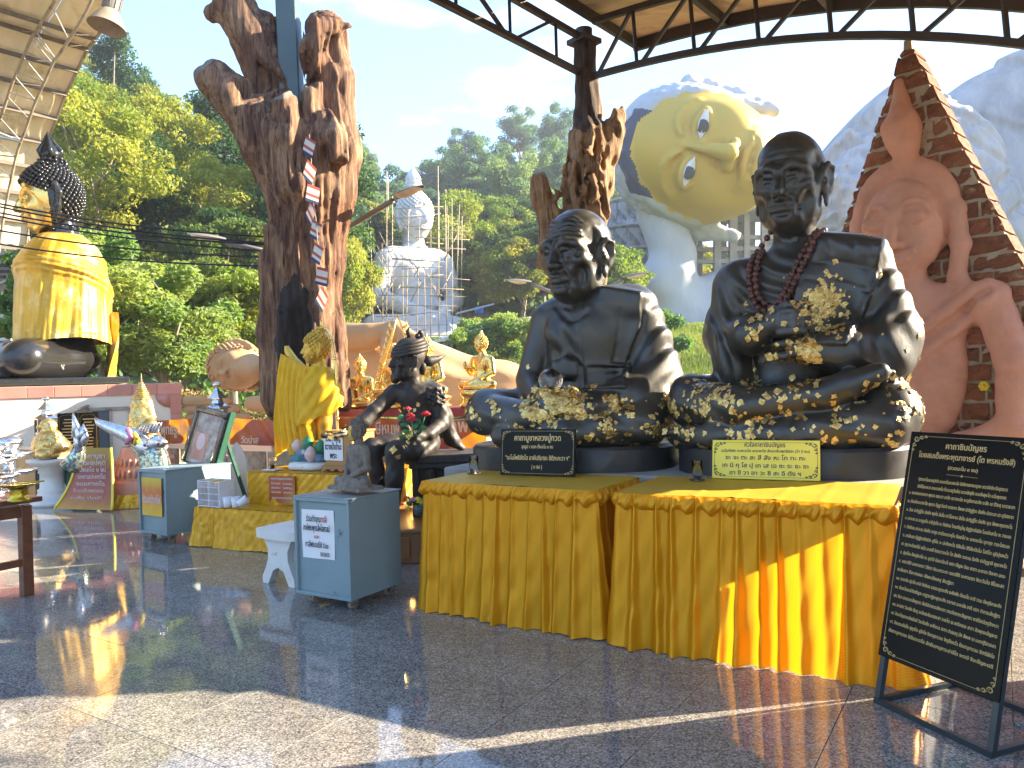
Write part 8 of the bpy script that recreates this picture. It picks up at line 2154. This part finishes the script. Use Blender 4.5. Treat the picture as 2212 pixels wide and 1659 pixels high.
for k, body in enumerate(('คาถาบูชา', 'พระอุปคุต', 'ตั้งนะโม ๓ จบ', 'มะหาอุปะคุตโต', 'จะมะหาเถโร', 'สัมมาสัมพุทเธนะ', 'อะหัง ปูเชมิ')):
    v = .86 - k * .115; q = Vector(pan(.5, v)); text(body, .075, 'sign_pinkwhite', sl2, (q.x, q.y - .012, q.z), (pi / 2 + rad(2 + 30 * (1 - v) ** 2), 0, 0), width=.34 + .18 * (1 - v), bold=.02)
cdr = thing('carved_drum', 'tapered terracotta drum carved with figures in bands, with a yellow frill at its foot', 'pedestal', ch2 + Vector((.34, .32, 0)), -.2)
z2 = P(260, 965, cdr.location.y).z; 
MB().lathe([(.42, .12), (.40, .30), (.37, .32), (.35, .50), (.33, .52), (.31, z2 - .1), (.28, z2)], 8, a0=pi / 8).build('drum', M['terracotta_lit'] if 'terracotta_lit' in M else M['terracotta'], cdr, sharp=20)
mb = MB(True)
for zz in (.41, z2 * .74):
    for k in range(30): a = k * 2 * pi / 30; r_ = (.372 if zz < .5 else .335); mb.ball((r_ * math.cos(a), r_ * math.sin(a), zz), (.022, .022, .055), 6, 5)
mb.build('figure_band', M['terracotta'], cdr, kind='stuff')
c = thing('frill_cloth', 'bright yellow pleated frill around the foot of the carved drum', 'cloth', cdr.location.copy(), -.2)
circ = [(.47 * math.cos(a), .47 * math.sin(a)) for a in np.linspace(-pi, pi, 40)]
skirt(c, circ, .17, 41, 'satin', pitch=.09, flare=.05, amp=.03, ruffle=False, nu=360, zb=.01)
rl = thing('tall_relic_statue', 'tall narrow gilded figure with a ringed pointed crown on the carved drum', 'statue', cdr.location + Vector((-.02, 0, z2)), -.6)
zz = lambda y: P(243, y, cdr.location.y).z - z2
s = Sculpt((-.36, -.30, -.02), (.34, .28, zz(818) + .1), .0125)
s.ell((0, 0, .10), (.26, .20, .13)); s.chain([(0, 0, .15), (0, 0, zz(905))], [.17, .165], .06); s.chain([(-.16, 0, zz(915)), (-.24, -.02, .28), (-.05, -.16, .16)], [.07, .06, .04], .04); s.chain([(.16, 0, zz(915)), (.24, -.02, .28), (.05, -.16, .16)], [.07, .06, .04], .04)
s.ell((0, -.01, zz(880)), (.13, .13, .16), .04); s.chain([(.10, .04, zz(870)), (.14, .05, zz(905))], [.04, .05], .04)
rc_ = []
for k in range(9): zc2 = zz(866) + k * (zz(828) - zz(866)) / 9; r_ = .125 - .012 * k; rc_ += [(r_ * .8, zc2), (r_, zc2 + .012), (r_ * .98, zc2 + .024)]
MB(True).lathe(rc_ + [(.015, zz(828)), (0, zz(808))], 18).build('ringed_crown', M['gold_foil'], rl, sharp=30); s.disp(lambda X, Y, Z: .006 * np.sin(X * 45 + 1) * np.sin(Z * 38) * np.sin(Y * 41))
obj('body', s.mesh('body'), M['gold_foil'], rl)
# two silver naga heads with green scaled necks, in front of the easel
for k, (pts, hp, lab) in enumerate((([(330, 1010), (318, 975), (300, 955), (262, 935), (235, 922)], (205, 905), 'silver-headed serpent with a pink and yellow sash, long crest pointing left'), ([(345, 1010), (340, 985), (330, 965), (345, 958)], (350, 958), 'silver-headed serpent with mirror-scaled green neck, beside the first one'))):
    d = 8.2 - .15 * k; p0 = P(pts[0][0], 1070, d); p0.z = 0
    t = thing('serpent_figure', lab, 'statue', p0); o_ = -t.location
    neck = [P(*q, d) + o_ for q in pts[:3]]; neck = [Vector((neck[0].x, neck[0].y, 0))] + neck
    MB(True).tube(neck, [.13, .12, .11, .10][:len(neck)], 14).build('neck', M['mirror_scale'], t)
    if k == 0:
        cr = [P(*q, d - .05) + o_ for q in ((318, 965), (290, 945), (255, 930), (225, 918), (212, 912), (205, 903))]; MB(True).tube(cr, [.10, .09, .07, .05, .035, .008], 10).build('crest', M['silver'], t)
        h2 = [P(*q, d - .1) + o_ for q in ((295, 950), (318, 968), (333, 978), (342, 985))]; MB(True).tube(h2, [.08, .09, .07, .02], 10).build('head', M['silver'], t)
        c2 = P(288, 940, d - .12) + o_; mb = MB(True); mb.tube([P(276, 928, d - .17) + o_, P(285, 945, d - .2) + o_, P(272, 958, d - .16) + o_], [.03, .035, .02], 8); mb.build('pink_sash', M['petal_pink'], t); MB(True).tube([P(290, 935, d - .17) + o_, P(296, 948, d - .2) + o_, P(290, 960, d - .16) + o_], [.02, .03, .02], 8).build('yellow_sash', M['petal_yellow'], t)
    else:
        h2 = [P(*q, d - .05) + o_ for q in ((322, 962), (340, 955), (352, 957), (362, 955))]; MB(True).tube(h2, [.06, .085, .06, .012], 10).build('head', M['silver'], t)
    for i in range(4):
        a = P(300 + 22 * k + 5 * i, 938 - 3 * k, d - .05) + o_; MB(True).tube([a, a + Vector((.02 + .01 * i, 0, .07)), a + Vector((.06, 0, .11))], [.016, .012, .003], 6).build('fin', M['silver'], t)
    ey = P(312 + 30 * k, 962 - 3 * k, d - .20) + o_; MB(True).ball(ey, .014, 8, 6).build('eye', M['petal_red'], t)
# upright silver flame tail at the left of the panel and the mosaic plinth
ft2 = thing('serpent_tail', 'pale silver flame-shaped serpent tail standing between the gold fat monk and the text panel', 'statue', P(165, 1040, 9.0) * 1.0); ft2.location.z = .0; o_ = -ft2.location
MB(True).tube([P(150, 1010, 9) + o_, P(168, 985, 9) + o_, P(172, 955, 9) + o_], [.12, .09, .06], 10).build('tail', M['mirror_scale'], ft2)
mb = MB(True)
for (x, y), (x1, y1) in zip(((170, 975), (172, 965), (168, 955), (178, 960), (164, 945), (176, 948)), ((158, 925), (160, 898), (170, 915), (186, 925), (157, 890), (180, 915))): mb.tube([P(x, y, 8.95) + o_, P((x + x1) / 2 + 3, (y + y1) / 2, 8.93) + o_, P(x1, y1, 8.95) + o_], [.05, .04, .006], 7)
mb.build('flame', M['silver'], ft2)
mp = thing('mosaic_plinth', 'dark green and mirror-mosaic plinth behind the marbled pedestal', 'plinth', P(172, 1040, 10.3) * 1.0, ANG); mp.location.z = 0
MB().box((0, 0, .30), (.62, .5, .60), bev=.01).build('block', M['naga_green'], mp)
mb = MB(False)
for k in range(5):
    for j in range(2): mb.box((-.24 + k * .12, -.255, .10 + j * .12), (.07, .01, .07), rot=(0, pi / 4, 0))
mb.build('mosaic_tiles', M['tile_white'], mp)
# framed picture on a green easel
ez = 7.9; ep = [P(448, 1000, ez), P(500, 1010, ez - .1)]
es_ = thing('easel_picture', 'dark wooden framed picture of the temple set on a dark green easel', 'picture', Vector((P(462, 980, ez).x, ez, 0)), -.62); 
ctr = P(466, 948, ez); z_c = ctr.z
fw, fh = .56, .66; tl_ = rad(14)
fr3 = bpy.data.objects.new('framed_picture', None); COL.objects.link(fr3); fr3.parent = es_; fr3.location = (0, -.10, z_c); fr3.rotation_euler = (-tl_, rad(9), 0)
mb = MB(True)
for cx, cz, w_, h_ in ((0, fh / 2 - .035, fw, .07), (0, -fh / 2 + .035, fw, .07), (-fw / 2 + .035, 0, .07, fh - .14), (fw / 2 - .035, 0, .07, fh - .14)): mb.box((cx, 0, cz), (w_, .045, h_), bev=.012)
mb.build('frame', M['frame_wood'], fr3)
MB().box((fw / 2 + .012, .03, 0), (.02, .06, fh + .02)).build('side_edge', M['green_paint'], fr3)
t = NT('temple_print'); f = t.noise(7, 6, .65); c = t.ramp(f, [(.30, (.10, .05, .03)), (.45, (.30, .16, .10)), (.58, (.46, .36, .26)), (.75, (.55, .50, .40))]); t.set(col=c, rough=.12, spec=.6); M['temple_print'] = t.m
MB().box((0, .005, 0), (fw - .13, .008, fh - .13)).build('print', M['temple_print'], fr3); mb = MB(False); 
border(fr3, -fw / 2 + .075, fw / 2 - .075, -fh / 2 + .075, fh / 2 - .075, -.004, .008, 'sign_cream'); MB().box((-.05, -.0005, -.08), (.22, .004, .28)).build('inset', M['terracotta'], fr3); MB(True).ball((-.05, -.003, -.03), (.07, .006, .09), 14, 10).build('inset_figure', M['pale_pink'], fr3)
for x in (-.2, .2): MB().bar((x, -.10, .0), (x * .75, .0, z_c + .3), .03).build('leg', M['green_paint'], es_)
MB().bar((.0, .45, .0), (0, .06, z_c + .25), .03).build('leg', M['green_paint'], es_); MB().bar((-.25, -.08, z_c - .36), (.25, -.08, z_c - .36), .03).build('ledge', M['green_paint'], es_)
bbk = thing('gilded_boat_panel', 'upright pale gilded leaf-shaped panel behind the easel', 'panel', P(512, 985, 8.4) * 1.0, -.5); bbk.location.z = 0
mb = MB(True); mb.lathe([(.10, .0), (.17, .2), (.19, .45), (.15, .7), (.05, .86), (0, .9)], 16); o = mb.build('panel', M['white_marble'], bbk); o.scale = (1, .35, .95)
# wooden table with trays and silver stands at the left edge
lt_ = floor_at(78, 1285); zt3 = .70
lt_ = lt_ - E2 * .585
wt = thing('wooden_table', 'red-brown wooden table cut by the left edge of the picture', 'table', lt_, ANG + .03)
for x, y in ((-.035, .035), (-.035, .55), (-1.1, .035), (-1.1, .55)): MB().box((x, y, zt3 / 2 - .03), (.07, .07, zt3 - .06), bev=.004).build('leg', M['table_wood'], wt)
for y in (.035, .55): MB().box((-.57, y, zt3 - .10), (1.0, .03, .08)).build('apron', M['table_wood'], wt)
for x in (-.035, -1.1): MB().box((x, .29, zt3 - .10), (.03, .45, .08)).build('apron', M['table_wood'], wt)
MB().box((-.035, .29, .24), (.04, .45, .05)).build('stretcher', M['table_wood'], wt); MB().box((-.57, .29, .24), (1.03, .04, .05)).build('stretcher', M['table_wood'], wt)
for k in range(4): MB().box((-.55, -.03 + .085 + k * .17 - .03, zt3 - .015), (1.26, .166, .035), bev=.004).build('top_plank', M['table_wood'], wt)
wtM = Matrix.Translation(lt_) @ Matrix.Rotation(ANG + .03, 4, 'Z')
def WT(x, y, z=zt3 + .004): return wtM @ Vector((x, y, z))
bt_ = thing('brass_tray', 'footed brass offering tray near the corner of the wooden table', 'tray', floor_at(42, 1082, zt3 + .004))
MB(True).lathe([(.075, 0), (.07, .015), (.05, .03), (.058, .05), (.05, .075), (.06, .09), (.11, .105), (.125, .118), (.10, .112), (0, .10)], 28).build('tray', M['brass'], bt_); MB(True).tube([(.03, -.03, .118), (.15, .04, .128)], .006, 6).build('spoon', M['brass'], bt_)
for k, (x, y, sc_, lab) in enumerate(((-.52, .34, 1.0, 'tiered silver offering stand on the wooden table, nearest the picture edge'), (-.75, .14, .9, 'second tiered silver offering stand at the very left edge of the table'))):
    t = thing('silver_stand', lab, 'offering stand', floor_at((22, -14)[k], (1056, 1066)[k], zt3 + .004)); t.scale = (sc_,) * 3
    MB(True).lathe([(.11, 0), (.10, .02), (.05, .05), (.035, .08), (.05, .10)], 28).build('foot', M['silver'], t); MB(True).lathe([(.05, .10), (.14, .11), (.185, .135), (.19, .15), (.16, .145), (.05, .14), (.035, .17), (.03, .20), (.05, .23)], 32, lobes=(16, .015)).build('lower_tray', M['silver'], t); MB(True).lathe([(.05, .23), (.12, .24), (.165, .265), (.17, .28), (.10, .275), (.06, .30), (.09, .34), (.10, .38), (.06, .40), (0, .41)], 32, lobes=(16, .02)).build('upper_bowl', M['silver'], t)

# ------------------------------------------------------------------ shelter, shed and fence far behind
sh = thing('walkway_roof', 'long low corrugated walkway roof on thin white posts behind the reclining statue', 'roof', P(1050, 740, 30)); o_ = -sh.location
line_ = [(912, 748, 30), (1040, 712, 32), (1175, 686, 34)]
a, b_, c_2 = (P(*q) + o_ for q in line_)
for p, q in ((a, b_), (b_, c_2)):
    mb = MB(False); n = 26; d_ = q - p
    for i in range(n): 
        s0 = p + d_ * (i / n); s1 = p + d_ * ((i + .8) / n); mb.bar((s0 + s1) / 2 + Vector((0, -.6, -.05)), (s0 + s1) / 2 + Vector((0, 1.2, .25)), d_.length / n * .9, .03)
    mb.build('roof_sheet', M['grey_roof'], sh); MB(False).bar(p + Vector((0, -.6, -.22)), q + Vector((0, -.6, -.22)), .08).build('edge_beam', M['galvanised'], sh); MB(False).bar(p + Vector((0, -.62, -.02)), q + Vector((0, -.62, -.02)), .10).build('gutter', M['white_paint'], sh)
for x, y in ((945, 739), (975, 731), (1042, 712), (1085, 702), (1140, 692)):
    t = P(x, y + 6, 31); MB(False).bar(t + o_, Vector((t.x, t.y, t.z - 2.6)) + o_, .09).build('post', M['galvanised'], sh)
for x, y, x1, y1 in ((948, 745, 980, 775), (1005, 735, 970, 768), (1050, 715, 1090, 752), (1120, 705, 1085, 752)): MB(False).bar(P(x, y, 31.2) + o_, P(x1, y1, 31.2) + o_, .06).build('brace', M['lamp_grey'], sh)
sd_ = thing('plank_shed', 'small plank shed with a tin roof at the foot of the white statue', 'shed', P(1030, 712, 50)); o_ = -sd_.location
wdt = P(1060, 700, 50).x - P(1003, 700, 50).x
for k in range(12): MB(False).box((-wdt / 2 + (k + .5) * wdt / 12, 0, .35 + .0), (wdt / 12 - .02, .05, 1.5)).build('plank', M['wood_plank'], sd_)
MB(False).box((0, .8, .3), (wdt - .05, 1.5, 1.4)).build('back_wall', M['wood_plank'], sd_); mb = MB(False)
for k in range(16): mb.box((-wdt * .72 + k * wdt * 1.45 / 16, .5, 1.15 + k * .035), (wdt * 1.45 / 16 * .92, 2.6, .05), rot=(rad(8), 0, 0))
mb.build('roof', M['grey_roof'], sd_)
br_ = thing('blue_barrel', 'bright blue plastic barrel above the shed roof', 'barrel', P(1036, 697, 53)); MB(True).lathe([(.28, 0), (.31, .1), (.30, .5), (.32, .55), (.30, .6), (.31, 1.0), (.27, 1.1), (0, 1.1)], 18).build('drum', M['blue_plastic'], br_)
lw = thing('low_wall', 'low pinkish rendered wall on the lawn beside the larger monk', 'wall', P(1600, 830, 13.5), ANG + .5); MB(False).box((.7, 0, -.35), (2.6, .2, 1.0), bev=.01).build('wall', M['cream_wall'], lw); MB(False).box((.7, 0, .17), (2.66, .26, .05), bev=.01).build('coping', M['white_paint'], lw)
# unseen cabinet-shaped block, added right of view to bound the floor's sun patches
cb_ = thing('sun_blocker', 'added unseen cabinet-shaped sun blocker to the right of the black prayer board', 'cabinet', (3.15, 3.62, 0), .18)
MB().box((.6, -1.3, 1.3), (1.2, 2.6, 2.6), bev=.01).build('body', M['altar_wood'], cb_); MB().box((.6, -1.3, 2.65), (1.34, 2.74, .09), bev=.01).build('blocker_rim', M['box_wood'], cb_)
# thin warm-season haze filling the valley
hz = MB(False).box((0, 100, 34), (760, 700, 71)).build('haze', None, kind='stuff')
hm_ = bpy.data.materials.new('haze_air'); hm_.use_nodes = True; ht = hm_.node_tree
for n in list(ht.nodes): ht.nodes.remove(n)
ho_ = ht.nodes.new('ShaderNodeOutputMaterial'); hv = ht.nodes.new('ShaderNodeVolumePrincipled'); hv.inputs['Color'].default_value = (.80, .88, 1, 1); hv.inputs['Density'].default_value = .0009; hv.inputs['Anisotropy'].default_value = .2
ht.links.new(hv.outputs[0], ho_.inputs['Volume']); hz.data.materials.append(hm_)
# usage: python3 prev.py <parts> -- appended code ; writes /workdir/test.py
